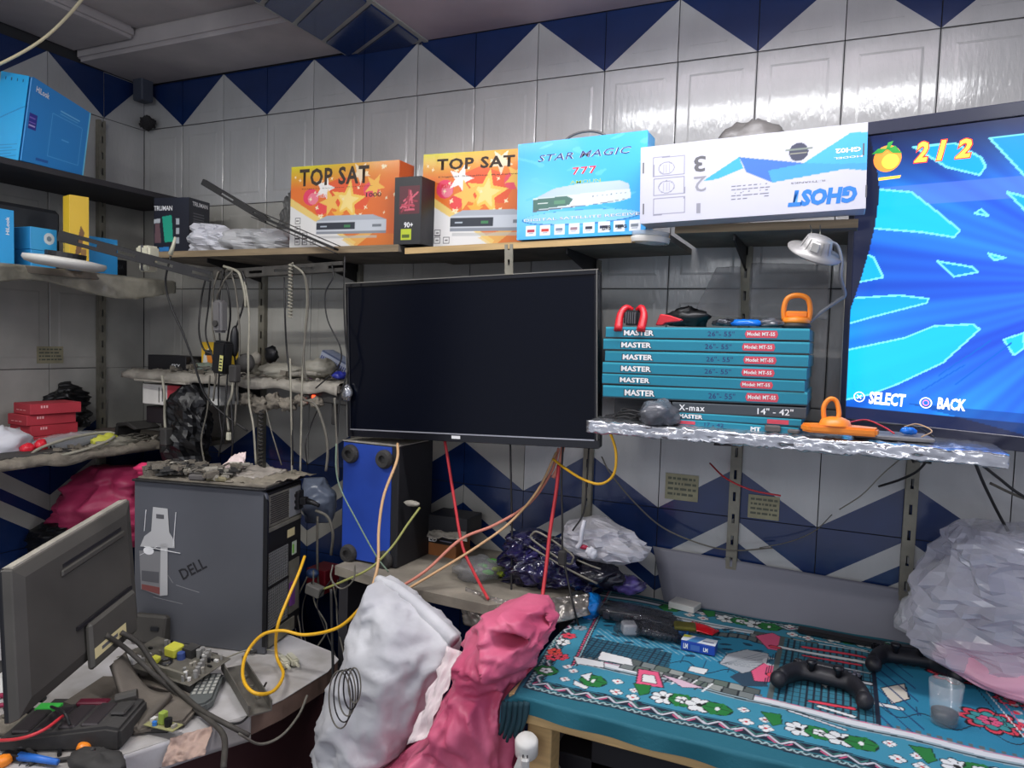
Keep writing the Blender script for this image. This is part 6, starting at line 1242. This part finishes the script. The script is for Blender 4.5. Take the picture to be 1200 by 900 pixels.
p = at(740, 877, y=-.56); MBs = None
cab('thin pale plastic strip lying on the black box under the table', [at(740, 878, y=-.56), at(790, 890, y=-.56), at(840, 902, y=-.56)], .004, mat('smoky strip', (110, 110, 116), .4), 'strip', 'plastic_strip')
cab('thin cable curling beside the white power adapter', [at(628, 878, y=-.66), at(645, 885, y=-.64), at(656, 900, y=-.62)], .0025, CGRY)
# ================================================================ on the low corner counter
KZ = .8705
lb = Carton('lamp_box', 'small black and orange carton with white letters on the low counter', 'box', (at(519, 650, y=-.12).x+.0, -.10, KZ), .115, .08, .068, mat('brown orange card', (150, 92, 50), .55), yaw=-.05)
P = Print(.115, .068, .0014, (156, 100, 58)); P.rect(0, .036, .115, .068, (26, 24, 26)); P.rect(.0, .056, .115, .059, (120, 110, 130)); P.rect(.06, .044, .10, .047, (130, 130, 150)); P.mesh('printed_face', PRN, lb.root, lb.F['front']); txt(lb.root, 'LED', lb.F['front'], (.010, .040, .050, .054), inkW, bold=.02)
Carton('lamp_box', 'black carton standing on the black and orange carton', 'box', (lb.root.location.x+.02, -.09, KZ+.0685), .13, .10, .05, mat('black card', (30, 30, 34)), yaw=.04)
sheet('grey_cover', 'dusty grey cover resting on the black carton of the low counter', 'cover', [(500, 630, -.2), (548, 634, -.2), (545, 616, -.08), (505, 614, -.08)], DUSTL, 4, .008, 20)
lump('plastic_bag', 'greyish clear plastic bag draped on the left of the low counter foil', 'bag', ontop(560, 672, KZ+.01)+V((0, 0, .01)), (.06, .06, .03), CLEARD, 44, .35, 14, floor=KZ)
for i, (u, v) in enumerate(((577, 662), (583, 672), (572, 676), (590, 665), (566, 668), (588, 678))):
    p = ontop(u, v, KZ); lump('green_part', 'bright green electronic scrap on the low counter', 'scrap', p+V((0, 0, .012)), (.016, .008, .006), [mat('bright green part', (90, 190, 60), .5), mat('yellow green part', (170, 190, 50), .5)][i % 2], 60+i, .35, 50, n=14, group='green scraps on the low counter')
# glossy purple packs
pur = mat('purple blister foil', (40, 36, 88), .16, var=.8, vs=18, bump=.7, bs=30, coat=.8, col2=(14, 14, 30))
bag('packet_pile', 'glossy dark purple packets heaped behind the red cables', 'packets', [(600, 622), (594, 648), (594, 685)], [(622, 622), (668, 650), (692, 692)], -.20, .09, pur, 41, .05, 18, n=70, rows=50, zmin=KZ)
lump('packet', 'shiny purple and white packet lying right of the heap', 'packet', at(735, 685, y=-.14), (.045, .03, .022), mat('purple white foil', (110, 96, 170), .2, var=.7, vs=30, bump=.7, bs=40, coat=.6, col2=(30, 28, 60)), 45, .3, 26)
lump('packet', 'dark shiny packet under the white carrier bag', 'packet', at(700, 672, y=-.18), (.07, .05, .03), mat('black foil pack', (22, 22, 36), .2, bump=.6, bs=30, coat=.6), 46, .3, 18)
def frame_loop(label, px, Y, r, m): 
    t = thing('metal_loop', label, 'handle', at(*px[0], y=Y)); pts = [at(u, v, y=Y) for u, v in px]; adopt(MB().tube(crom(pts+[pts[0]], 6), r, 6).build('rod', m, None, smooth=True), t)
frame_loop('long thin grey metal handle frame sloping over the purple packets', [(622, 627), (632, 624), (668, 648), (671, 656), (664, 660), (626, 634)], -.26, .0028, STEEL)
cab('thin grey metal rod sloping below the handle frame', [at(620, 640, y=-.27), at(660, 664, y=-.27), at(700, 684, y=-.27)], .0028, STEEL, 'rod', 'metal_rod'); cab('second thin metal rod sloping to the right under the white bag', [at(676, 656, y=-.24), at(690, 662, y=-.24), at(704, 667, y=-.24)], .0025, STEEL, 'rod', 'metal_rod')
cbg = bag('carrier_bag', 'white translucent carrier bag with knotted handles in front of the navy tiles', 'bag', [(690, 606), (668, 612), (660, 628), (664, 645), (690, 656)], [(700, 606), (735, 622), (756, 642), (758, 654), (735, 661)], -.16, .06, mat('milky carrier film', (216, 214, 220), .35, alpha=.88, bump=.4, bs=40, coat=.2), 51, .045, 9, n=34, rows=26, smooth=False)
under(cab('pale twisted handle of the carrier bag', [at(685, 610, y=-.24), at(682, 622, y=-.25), at(680, 636, y=-.25), at(676, 642, y=-.25)], .006, BAGW, 'handle', 'bag_handle'), cbg)
under(lump('bag_knot', 'x', 'x', at(693, 648, y=-.25), (.014, .010, .014), BAGW, 52, .3, 40), cbg); lump('red_tag', 'small dark red tag below the carrier bag handle', 'tag', at(684, 641, y=-.245), (.012, .006, .006), mat('maroon tag', (170, 40, 70), .5), 53, .2, 40)
# ================================================================ on the patterned table
Z0 = TZ+.0015
def tpt(u, v, z=0.): p = at(u, v, z=Z0+z); return p
pk_ = thing('remote_pack', 'long black remote pack in crinkled clear plastic on the table back', 'package', (at(746, 710, y=-.235).x, -.235, Z0), (0, 0, -.04))
MB().box(-.088, .095, -.03, .03, .002, .038).build('black_tray', BLKG, pk_, bev=.010, seg=3)
b = MB()
for i in range(6): b.box(-.075+i*.026, -.057+i*.026, -.0315, -.029, .008, .026)
b.build('moulded_pocket', mat('dark grey gloss', (46, 46, 54), .25), pk_, bev=.002)
def wf(a, t_):
    A_ = a*2*math.pi; p = V((-.105+t_*.215, -.036*math.cos(A_)*min(1, math.sin(math.pi*(.03+.94*t_))**.3), .022+.024*math.sin(A_)*min(1, math.sin(math.pi*(.03+.94*t_))**.5))); return p+V((0, -math.cos(A_), math.sin(A_)))*.004*crump(p, 40, 3)
MB().grid(wf, 40, 60, wrap=True).build('clear_wrapper', mat('glossy clear film', (70, 73, 80), .05, alpha=.42, bump=1., bs=42, coat=.6), pk_, smooth=True)
o = lump('blue_end', '', '', (-.118, .0, .020), (.026, .042, .030), mat('sky blue foil', (24, 140, 230), .2, .2, bump=.5, bs=50, coat=.5), 61, .25, 40, parent=pk_); lump('blue_tip', '', '', (.11, -.012, .010), (.020, .016, .012), mat('sky blue foil'), 62, .3, 40, parent=pk_)
rbox('white_box', 'flat white carton behind the remote pack', 'box', tpt(800, 716).x, tpt(800, 712).y, Z0, .07, .05, .016, WHITE, yaw=-.2)
wbx = rbox('white_box', 'small white cube in clear wrap in front of the remote pack', 'box', tpt(737, 742).x, tpt(737, 742).y, Z0, .034, .034, .026, mat('glossy white', (228, 230, 236), .25), yaw=.5, bev=.004); lump('clear_wrap', '', '', (0, 0, .012), (.032, .032, .018), mat('glossy clear film'), 63, .25, 40, parent=wbx)
bp_ = thing('blister_pack', 'black moulded blister pack right of the small white cube', 'package', tpt(772, 745), (0, .1, .15)); MB().box(-.045, .05, -.022, .028, .0, .02).build('black_tray', BLKG, bp_, bev=.008, seg=2); b = MB()
for i in range(7): b.box(-.038+i*.012, -.030+i*.012, -.0235, -.021, .003, .016)
b.build('ribs', mat('dark grey gloss'), bp_); lump('clear_wrap', '', '', (0, 0, .012), (.062, .036, .02), mat('glossy clear film'), 64, .25, 30, parent=bp_)
rw = thing('snack_wrapper', 'bright red snack wrapper beside the black blister pack', 'wrapper', tpt(822, 738), (0, 0, -.3)); MB().grid(lambda u, v: V(((u-.5)*.075, (v-.5)*.05*(1-.2*u), .010*math.sin(math.pi*v)*math.sin(math.pi*u)**.5+.002+.003*abs(crump((u*.07, v*.05, 0), 40, 3)))), 26, 18).build('wrapper_body', mat('red foil', (222, 30, 44), .22, .1, bump=.5, bs=60, coat=.5), rw, smooth=True, solid=.001)
rbox('olive_packet', 'olive and gold packet lying on top of the blue cigarette carton', 'packet', tpt(802, 748).x, tpt(802, 748).y, Z0+.024, .05, .03, .010, mat('olive gold foil', (120, 116, 50), .35, .3, var=.4, vs=40, bump=.3, bs=50), yaw=.25, pitch=.15, bev=.003)
cg = Carton('cigarette_box', 'blue and white cigarette carton near the centre of the table', 'box', tpt(818, 764)+V((0, .012, 0)), .075, .036, .022, mat('deep blue card', (30, 70, 170), .4, coat=.2), yaw=-.02)
P = Print(.075, .036, .0012, (220, 226, 234)); P.poly([(.012, 0), (.035, 0), (.05, .036), (.028, .036)], (60, 130, 190)); P.poly([(0, .02), (.014, .022), (.02, .036), (0, .036)], (210, 210, 60)); P.rect(.045, .014, .07, .018, (50, 60, 120)); P.mesh('printed_top', PRN, cg.root, cg.F['top'])
txt(cg.root, 'LM', cg.F['front'], (.006, .005, .016, .017), inkW, bold=.04); txt(cg.root, 'LM', cg.F['front'], (.05, .006, .06, .015), inkW, bold=.04); decal(cg.root, 'pale_band', [([(.022, .004), (.042, .004), (.042, .016), (.022, .016)], 0)], cg.F['front'], [mat('mid blue ink', (70, 110, 180), .5)])
def gamepad(label, c_, yaw, tilt=0.):
    t = thing('game_controller', label, 'game controller', c_, (tilt, 0, yaw)); m = mat('matt black pad', (30, 30, 36), .5, var=.15, vs=60); m2 = mat('smooth black pad', (24, 24, 30), .3)
    b = MB()
    for s_ in (-1, 1):
        pass
    def body(u, v):     # swept loaf: grips + bridge as one skin
        s_ = (u-.5)*2; a_ = v*2*math.pi; k = abs(s_)
        ang = max(0, (k-.62)/.38); x = s_*.062 if k <= .62 else math.copysign(.0384+.030*math.sin(ang*1.5)+.010*ang, s_)
        y = .004+.0*k if k <= .62 else .004-.075*ang**1.25
        rx = .026 if k < .62 else .026-.010*ang; rz = .017 if k < .5 else .017+.003*math.sin(min(1, (k-.5)*2)*3.1)
        e_ = 1 if k < .97 else .25
        dirx = 0 if k <= .62 else min(1, ang*1.3)
        return V((x+math.copysign(1, s_)*math.cos(a_)*rx*dirx*.72*e_, y+math.cos(a_)*rx*(1-dirx*.75)*e_, .020+math.sin(a_)*rz*e_))
    b.grid(body, 44, 16); k = len(b.v); b.build('pad_body', m, t, smooth=True)
    for s_ in (-1, 1):
        lump('grip_end', '', '', (s_*.078, -.068, .020), (.0165, .019, .0165), m, 5, .0, 1, n=20, parent=t)
        MB().lathe([(0, .052), (.0085, .052), (.0110, .049), (.0100, .044), (.006, .040), (.006, .030), (0, .030)], 20, Matrix.Translation((s_*.025, -.012, 0))).build('thumb_stick', m2, t, smooth=True)
        MB().box(s_*.055-.011, s_*.055+.011, .022, .034, .014, .032).build('trigger', m2, t, bev=.004, seg=2)
    MB().box(-.024, .024, .006, .026, .034, .0385).build('touch_pad', m2, t, bev=.002); MB().box(-.06, -.045, .0, .004, .036, .040).build('direction_bar', m2, t, bev=.001); MB().box(-.0545, -.0505, -.0055, .0095, .036, .040).build('direction_bar', m2, t, bev=.001)
    for (x, y) in ((.053, .010), (.053, -.006), (.045, .002), (.061, .002)): MB().cyl((x, y, .035), (x, y, .0405), .0035, 10).build('round_button', mat('grey button', (80, 80, 90), .4), t)
    return t
gp1 = gamepad('black game controller nearest the front edge of the table', tpt(966, 806)+V((0, .01, 0)), -.10)
gp2 = gamepad('black game controller behind the drinking glass', tpt(1062, 782)+V((0, .01, 0)), .15)
rbox('black_remote', 'long flat black bar lying against the grey panel at the table back', 'bar', tpt(985, 752).x, tpt(985, 752).y+.012, Z0, .19, .03, .012, BLK, yaw=-.03, bev=.004)
gl = thing('drinking_glass', 'clear drinking glass with dark coffee dregs on the table', 'glass', tpt(1106, 848)); b = MB()
b.lathe([(0, .001), (.021, .001), (.023, .004), (.029, .078), (.0275, .078), (.0215, .008), (0, .006)], 36).build('glass_wall', mat('clear glass', (225, 230, 232), .04, alpha=.16, coat=1.), gl, smooth=True)
MB().lathe([(0, .007), (.0212, .0085), (.0222, .024), (0, .022)], 32).build('coffee_dregs', mat('coffee dregs', (44, 24, 18), .35), gl, smooth=True)
# big clear bag at right with pink inside
bag('pink_packet', 'pale pink folded packet inside the large clear bag at the right', 'packet', [(1100, 752), (1092, 766), (1098, 776)], [(1280, 780), (1290, 810), (1280, 850)], -.20, .10, mat('pale pink film', (236, 176, 196), .4, bump=.3, bs=30), 71, .02, 10, zmin=TZ+.003)
bag('clear_bag', 'large crumpled clear plastic bag filling the right of the table', 'bag', [(1125, 612), (1100, 640), (1082, 690), (1058, 735), (1100, 762), (1130, 785)], [(1180, 618), (1260, 640), (1320, 700), (1340, 760), (1320, 820), (1290, 850)], -.15, .14, mat('milky clear bag', (214, 214, 226), .2, alpha=.5, bump=.45, bs=24, coat=.6), 73, .10, 4.2, n=44, rows=34, smooth=False, pw=.35, zmin=TZ+.004)
bag('clear_bag', 'folded clear plastic layer leaning left of the large clear bag', 'bag', [(1120, 640), (1075, 690), (1048, 735)], [(1160, 640), (1150, 700), (1130, 760)], -.10, .05, CLEAR, 74, .05, 6, n=24, rows=18, smooth=False, pw=.4, zmin=TZ+.004)
# ================================================================ cables
def C_(label, pts, r, m, **k): return cab(label, pts, r, m, **k)
C_('cream cable crossing the ceiling corner at the top left', [(-40, 92, -.7), (10, 70, -.68), (50, 46, -.66), (80, 18, -.64), (105, -12, -.62)], .0045, mat('cream cable', (226, 214, 176), .5))
C_('long thin black cable slanting from the adapter down to the black bag', [(200, 300, -.42), (194, 330, -.42), (200, 358, -.41), (215, 392, -.40), (228, 428, -.38), (240, 462, -.36), (262, 485, -.34), (290, 505, -.32)], .0032, CBLK)
def hang(label, u0, v0, u1, v1, mid=(), Y=-.335, r=.0028, m=CBLK, **k): return C_(label, [(u0, v0, Y)]+[(a_, b_, Y+Vr.uniform(-.012, .012)) for a_, b_ in mid]+[(u1, v1, Y)], r, m, **k)
hang('black cable loop at the left of the hanging bunch', 241, 326, 248, 415, ((236, 350), (233, 385), (238, 408)))
hang('second black cable from the left in the hanging bunch', 247, 326, 253, 445, ((244, 360), (241, 392), (249, 418)))
hang('grey cable looping from the angle iron into the bunch', 256, 318, 250, 470, ((250, 340), (249, 380), (254, 420)), m=CGRY)
hang('black cable behind the grey adapter in the bunch', 262, 315, 262, 520, ((256, 360), (258, 410), (256, 470)))
hang('dusty grey cable arching over the grey adapter', 266, 316, 252, 355, ((272, 318), (262, 330)), m=CGRY)
hang('dusty cable rising right of the grey adapter', 270, 316, 275, 500, ((277, 345), (281, 400), (278, 450)), m=CGRY)
hang('black cable on the right side of the bunch', 284, 318, 276, 470, ((288, 335), (284, 362), (274, 395), (276, 430)))
hang('pale cable bending off the end of the angle iron', 262, 312, 288, 360, ((278, 318), (283, 328), (287, 345)), r=.0042, m=CWHT)
hang('black cable dropping to the dark adapter brick', 259, 318, 266, 400, ((267, 340), (270, 370)))
hang('black cable down past the shelf to the tower, left one', 268, 410, 256, 535, ((266, 450), (262, 500)))
hang('black cable down past the shelf to the tower, right one', 274, 440, 271, 540, ((271, 470), (273, 510)), r=.0024)
hang('dusty pale cable ending in a small white connector', 272, 432, 268, 505, ((272, 460), (266, 480)), m=CWHT, r=.0035)
hang('pale straight cable right of the bunch down to the tower', 287, 330, 300, 545, ((292, 370), (291, 420), (292, 470), (297, 500)), m=CWHT, r=.0032)
hang('thin cable left of the spring, reaching the tower top', 333, 325, 343, 545, ((334, 370), (336, 410), (341, 460)), m=CBLK)
hang('white straight cable under the spring down to the tower', 340, 420, 342, 555, ((341, 470), (342, 520)), m=CWHT, r=.0028)
hang('white doubled cable right of the spring, first strand', 344, 311, 352, 552, ((356, 322), (360, 350), (357, 400), (354, 450), (353, 500)), m=CWHT, r=.0028)
hang('white doubled cable right of the spring, second strand', 346, 312, 360, 447, ((358, 326), (361, 356), (356, 410), (356, 430)), m=CGRY, r=.003)
hang('thin black wire curling to the right of the white cables', 389, 310, 370, 455, ((390, 325), (381, 345), (384, 375), (399, 408), (396, 430)), r=.002)
hang('thin black wire beside the left edge of the small TV', 404, 300, 395, 520, ((403, 350), (405, 400), (408, 430), (398, 470)), r=.0022)
hang('grey cable drooping from the power strip to the tower', 355, 468, 382, 552, ((370, 475), (381, 505), (384, 530)), m=CGRY, r=.0038)
hang('grey cable falling from the power strip behind the blue speaker', 392, 466, 396, 560, ((394, 500), (395, 530)), m=CGRY, r=.0035)
hang('thin wire falling left of the tower junk', 312, 480, 330, 545, ((318, 505), (324, 525)), m=CGRY, r=.0018)
hang('thin wire crossing between the white cables', 372, 480, 360, 545, ((364, 500), (358, 520)), m=CBLK, r=.0018)
hang('dark thin cable at far left of the yellow socket', 246, 440, 240, 545, ((243, 480), (236, 515)), m=CGRY, r=.0026)
hang('pale thick cable left of the bin bag ending in a dark clamp', 190, 440, 194, 505, ((193, 465), (193, 488)), m=CWHT, r=.0042)
rbox('cable_clamp', 'dark clamp at the shelf edge holding the pale cable', 'clamp', at(195, 512, y=-.34).x, -.34, at(195, 522, y=-.34).z, .028, .03, .055, DUSTB, bev=.004)
ad = thing('power_adapter', 'grey rounded power adapter hanging in the cable bunch', 'adapter', at(258, 372, y=-.37), (0, -.03, 0)); MB().box(-.018, .018, -.016, .016, -.045, .050).build('adapter_body', mat('mid grey plastic', (104, 102, 102), .5), ad, bev=.007, seg=3); MB().cyl((0, -.016, -.018), (0, -.022, -.018), .009, 16).build('strain_relief', DUSTB, ad)
ad = thing('power_adapter', 'black adapter brick with a yellow label in the cable bunch', 'adapter', at(262, 420, y=-.37), (0, .1, 0)); MB().box(-.030, .020, -.018, .018, -.045, .05).build('adapter_body', BLK, ad, bev=.006, seg=2); MB().box(.004, .017, -.0192, -.018, -.035, .010).build('yellow_label', mat('yellow label', (200, 196, 120), .6), ad, bev=.0003)
b = MB(); 
for i in range(4): b.box(.006, .015, -.0197, -.0192, -.030+i*.009, -.026+i*.009)
b.build('label_print', inkK, ad)
lump('power_adapter', 'black adapter wedged at the right of the bunch', 'adapter', at(275, 400, y=-.34), (.012, .014, .045), BLK, 81, .08, 20); lump('power_adapter', 'round dusty adapter right of the yellow labelled brick', 'adapter', at(288, 425, y=-.32), (.03, .02, .028), DUSTB, 82, .1, 20)
rbox('plug_socket', 'black plug end under the yellow labelled brick', 'plug', at(275, 435, y=-.37).x, -.37, at(275, 448, y=-.37).z, .028, .025, .05, DUSTB, bev=.004); rbox('white_connector', 'small off white connector at the end of a hanging cable', 'connector', at(268, 508, y=-.335).x, -.335, at(268, 516, y=-.335).z, .014, .010, .024, CREAM, bev=.002)
def spring(label, u0, v0, u1, v1, Y, R_, turns, r, m):
    p0, p1 = at(u0, v0, y=Y), at(u1, v1, y=Y); n = turns*10; pts = [p0.lerp(p1, i/n)+V((R_*math.cos(i*.6283), R_*math.sin(i*.6283), 0)) for i in range(n+1)]; o = MB().tube(pts, r, 5).build('coiled_cord', m, None, smooth=True); tag(o, label, 'coiled cord')
spring('pale coiled cord hanging from the angle iron', 341, 308, 340, 372, -.335, .0055, 16, .0022, CWHT); spring('dark coiled chain like cord hanging below the rags', 306, 480, 305, 545, -.32, .006, 14, .0024, DUSTB)
# from the small television downwards
C_('yellow network cable looping out at the right corner of the small TV', [(708, 500, -.27), (716, 510, -.28), (722, 532, -.28), (719, 556, -.28), (704, 567, -.28), (684, 562, -.27), (664, 550, -.24), (648, 538, -.2)], .0034, CYEL)
C_('grey thin cable running from the yellow loop across the navy tiles', [(705, 535, -.10), (715, 554, -.10), (740, 585, -.08), (775, 617, -.06), (820, 637, -.05), (860, 645, -.04), (905, 642, -.04)], .0022, CGRY)
C_('red cable falling from the small TV onto the low counter foil', [(521, 515, -.24), (526, 545, -.25), (533, 590, -.27), (542, 640, -.30), (556, 672, -.33), (572, 702, -.40)], .0042, CRED)
C_('red cable falling straight into the right end of the low counter', [(655, 545, -.20), (652, 575, -.22), (645, 620, -.26), (640, 665, -.30), (634, 712, -.36)], .0048, CRED)
C_('salmon cable bundle sweeping down left from the small TV', [(655, 525, -.12), (645, 555, -.14), (620, 590, -.2), (580, 615, -.28), (540, 632, -.34), (500, 668, -.40), (466, 690, -.44)], .0042, CPNK)
C_('tan cable sweeping down left under the salmon bundle', [(652, 530, -.13), (630, 575, -.18), (598, 612, -.26), (560, 640, -.33), (515, 668, -.39), (468, 696, -.45)], .0034, CTAN)
C_('dark cable dropping at the left of the purple packets', [(598, 518, -.22), (599, 570, -.23), (600, 630, -.25), (599, 700, -.30)], .0026, CBLK)
C_('dark cable dropping in front of the carrier bag', [(660, 520, -.22), (658, 560, -.23), (659, 610, -.26), (660, 650, -.28), (672, 710, -.33), (680, 740, -.30)], .0026, CBLK)
C_('black wire from behind the small TV into the carrier bag', [(690, 525, -.2), (688, 560, -.22), (684, 600, -.24), (671, 622, -.25)], .0022, CBLK)
rbox('inline_switch', 'small grey inline switch on the dark cable', 'switch', at(659, 655, y=-.29).x, -.29, at(659, 662, y=-.29).z, .02, .014, .036, DUSTB, bev=.003)
C_('short salmon strand bundle under the small TV', [(660, 522, -.14), (655, 545, -.15), (648, 560, -.16)], .006, CPNK)
C_('tan cable beside the speaker sweeping down to the yellow cable', [(466, 520, -.32), (465, 540, -.36), (450, 580, -.42), (444, 620, -.46), (443, 660, -.50), (436, 690, -.54)], .0038, CTAN)
C_('thick yellow cable crossing from the speaker to the tower', [(436, 690, -.54), (420, 715, -.55), (395, 736, -.56), (358, 744, -.57), (330, 739, -.585), (306, 745, -.60), dp(288, 768, .06), dp(285, 795, .055), dp(298, 812, .05), dp(320, 810, .03), dp(332, 790, .02), dp(324, 768, .03), (325, 735, -.56), (338, 700, -.52), (350, 672, -.47), (357, 652, -.42)], .0042, CYEL)
C_('green yellow wire pair rising to a connector beside the speaker', [(492, 595, -.30), (478, 614, -.34), (460, 640, -.38), (435, 665, -.42), (405, 680, -.44), (380, 690, -.42)], .0032, mat('dull lime cable', (158, 160, 90), .6))
lump('connector_plug', 'dusty connector at the end of the green yellow wires', 'connector', at(483, 590, y=-.29), (.022, .010, .008), DUSTL, 91, .2, 40)
C_('pale green cable running down across the blue speaker face', [(394, 520, -.35), (394, 550, -.36), (400, 575, -.36), (418, 610, -.37), (440, 650, -.38), (455, 670, -.38)], .0022, mat('pale green cable', (120, 140, 120), .6))
C_('grey power cord from the tower plug curving down', [(370, 598, -.32), (384, 606, -.31), (390, 625, -.30), (388, 650, -.28)], .0045, CGRY)
C_('black vertical cable hanging beside the tower vents', [(372, 605, -.28), (372, 660, -.27), (374, 700, -.26)], .0035, CGRY)
for i in range(7):
    u0 = 345+i*9; C_('tangled dark cable behind the tower, %s' % ('leftmost strand', 'second strand from left', 'third strand from left', 'middle strand', 'third strand from right', 'second strand from right', 'rightmost strand')[i], [(u0+Vr.uniform(-8, 8), 672+Vr.uniform(-6, 10), -.30), (u0+Vr.uniform(-12, 12), 705, -.31), (u0+Vr.uniform(-14, 14), 735, -.33), (u0+8+Vr.uniform(-10, 10), 770+Vr.uniform(-12, 14), -.36)], .0024, (CBLK, CGRY, CBLK, CGRY, CBLK, CGRY, CBLK)[i])
rbox('grey_adapter', 'grey connector block tangled behind the tower', 'connector', at(368, 690, y=-.3).x, -.30, at(368, 697, y=-.3).z, .05, .03, .03, mat('dull grey plastic', (120, 118, 112), .6), roll=.2, bev=.003); lump('blue_plug', 'dark blue round plug behind the tower', 'plug', at(366, 672, y=-.29), (.02, .016, .014), mat('dark blue plastic', (36, 56, 90), .4), 92, .08, 30)
C_('thin grey loop of wire in front of the blue speaker foot', [(390, 662, -.42), (388, 678, -.44), (400, 690, -.45), (414, 680, -.45), (416, 662, -.44)], .0022, CGRY)
C_('black cable hanging straight down beside the white sack', [(388, 690, -.52), (389, 740, -.53), (390, 790, -.54), (386, 840, -.55), (376, 890, -.56), (372, 930, -.56)], .0038, CBLK)
for i in range(5): c0 = at(398, 820, y=-.77); C_('coil of thin black wire hanging on the white sack, %s ring' % ('outermost', 'second', 'third', 'fourth', 'innermost')[i], [c0+V(((.045-.005*i)*math.cos(a_+i)*.6+.012*i, -.004*i, (.06-.006*i)*math.sin(a_+i)+.012*i)) for a_ in np.linspace(0, 6.5, 18)], .0016, CBLK if i % 2 else CGRY, group='black wire coil on the white sack')
C_('thick black cable from the monitor over the circuit board, lower one', [at(124, 744, d=1.62), at(150, 762, d=1.66), at(180, 790, d=1.66), dp(206, 812, .02), dp(240, 840, .015), at(262, 862, z=D0+.012), at(262, 900, y=-.93)], .0062, mat('dusty thick cable', (70, 66, 60), .7, var=.3, vs=40))
C_('thick black cable from the monitor over the circuit board, upper one', [at(142, 741, d=1.66), at(164, 755, d=1.68), at(185, 785, d=1.68), dp(210, 810, .03), dp(236, 832, .022), dp(268, 850, .015), at(292, 862, y=-.80)], .0062, mat('dusty thick cable'))
C_('thin black wire lying across the desk front', [dp(140, 832, .006), dp(170, 834, .006), dp(205, 832, .006), dp(240, 840, .006), dp(270, 848, .008), at(290, 840, y=-.76), at(312, 800, y=-.64)], .0026, CBLK)
C_('grey wire hanging in an arc below the desk corner', [at(280, 860, y=-.84), at(305, 872, y=-.78), at(330, 862, y=-.72), at(350, 838, y=-.66), at(360, 815, y=-.62)], .003, CGRY)
C_('pale wire running to the cream plugs at the tower foot', [dp(262, 772, .02), dp(290, 762, .01), dp(318, 762, .01), dp(335, 770, .01)], .0022, CWHT)
C_('red wire lying over the left of the keypad unit', [dp(-20, 868, .02), dp(20, 866, .05), dp(50, 856, .06), dp(75, 838, .06)], .0034, CRED)
C_('thick grey cable curving at the lower left of the desk', [dp(6, 830, .02), dp(15, 850, .01), dp(28, 872, .006), dp(50, 890, .006), dp(85, 888, .006), dp(110, 878, .03)], .0046, DUSTB)
C_('crimson cord bunch at the left edge beside the monitor, upper strand', [dp(-25, 822, .02), dp(5, 815, .03), dp(18, 825, .02)], .006, mat('crimson cord', (150, 30, 70), .5)); C_('crimson cord bunch at the left edge beside the monitor, lower strand', [dp(-25, 835, .02), dp(5, 826, .03), dp(16, 834, .02)], .005, mat('crimson cord'))
C_('black cable rising from the phone under the monitor', [dp(60, 828, .05), dp(75, 835, .07), dp(82, 850, .05)], .003, CBLK)
# small dark junction box in the ceiling corner
rbox('junction_box', 'small dark junction box in the ceiling corner', 'box', at(165, 70, y=-.06).x, -.05, 2.33, .05, .05, .1, mat('blue grey box', (70, 76, 88), .6), bev=.004)

lump('cobweb', 'dark sooty cobweb tuft in the wall corner just under the navy triangles', 'cobweb', at(168, 145, y=-.03)+V((.02, 0, 0)), (.03, .02, .022), mat('sooty web', (48, 46, 48), .95, alpha=.75), 95, .5, 40)
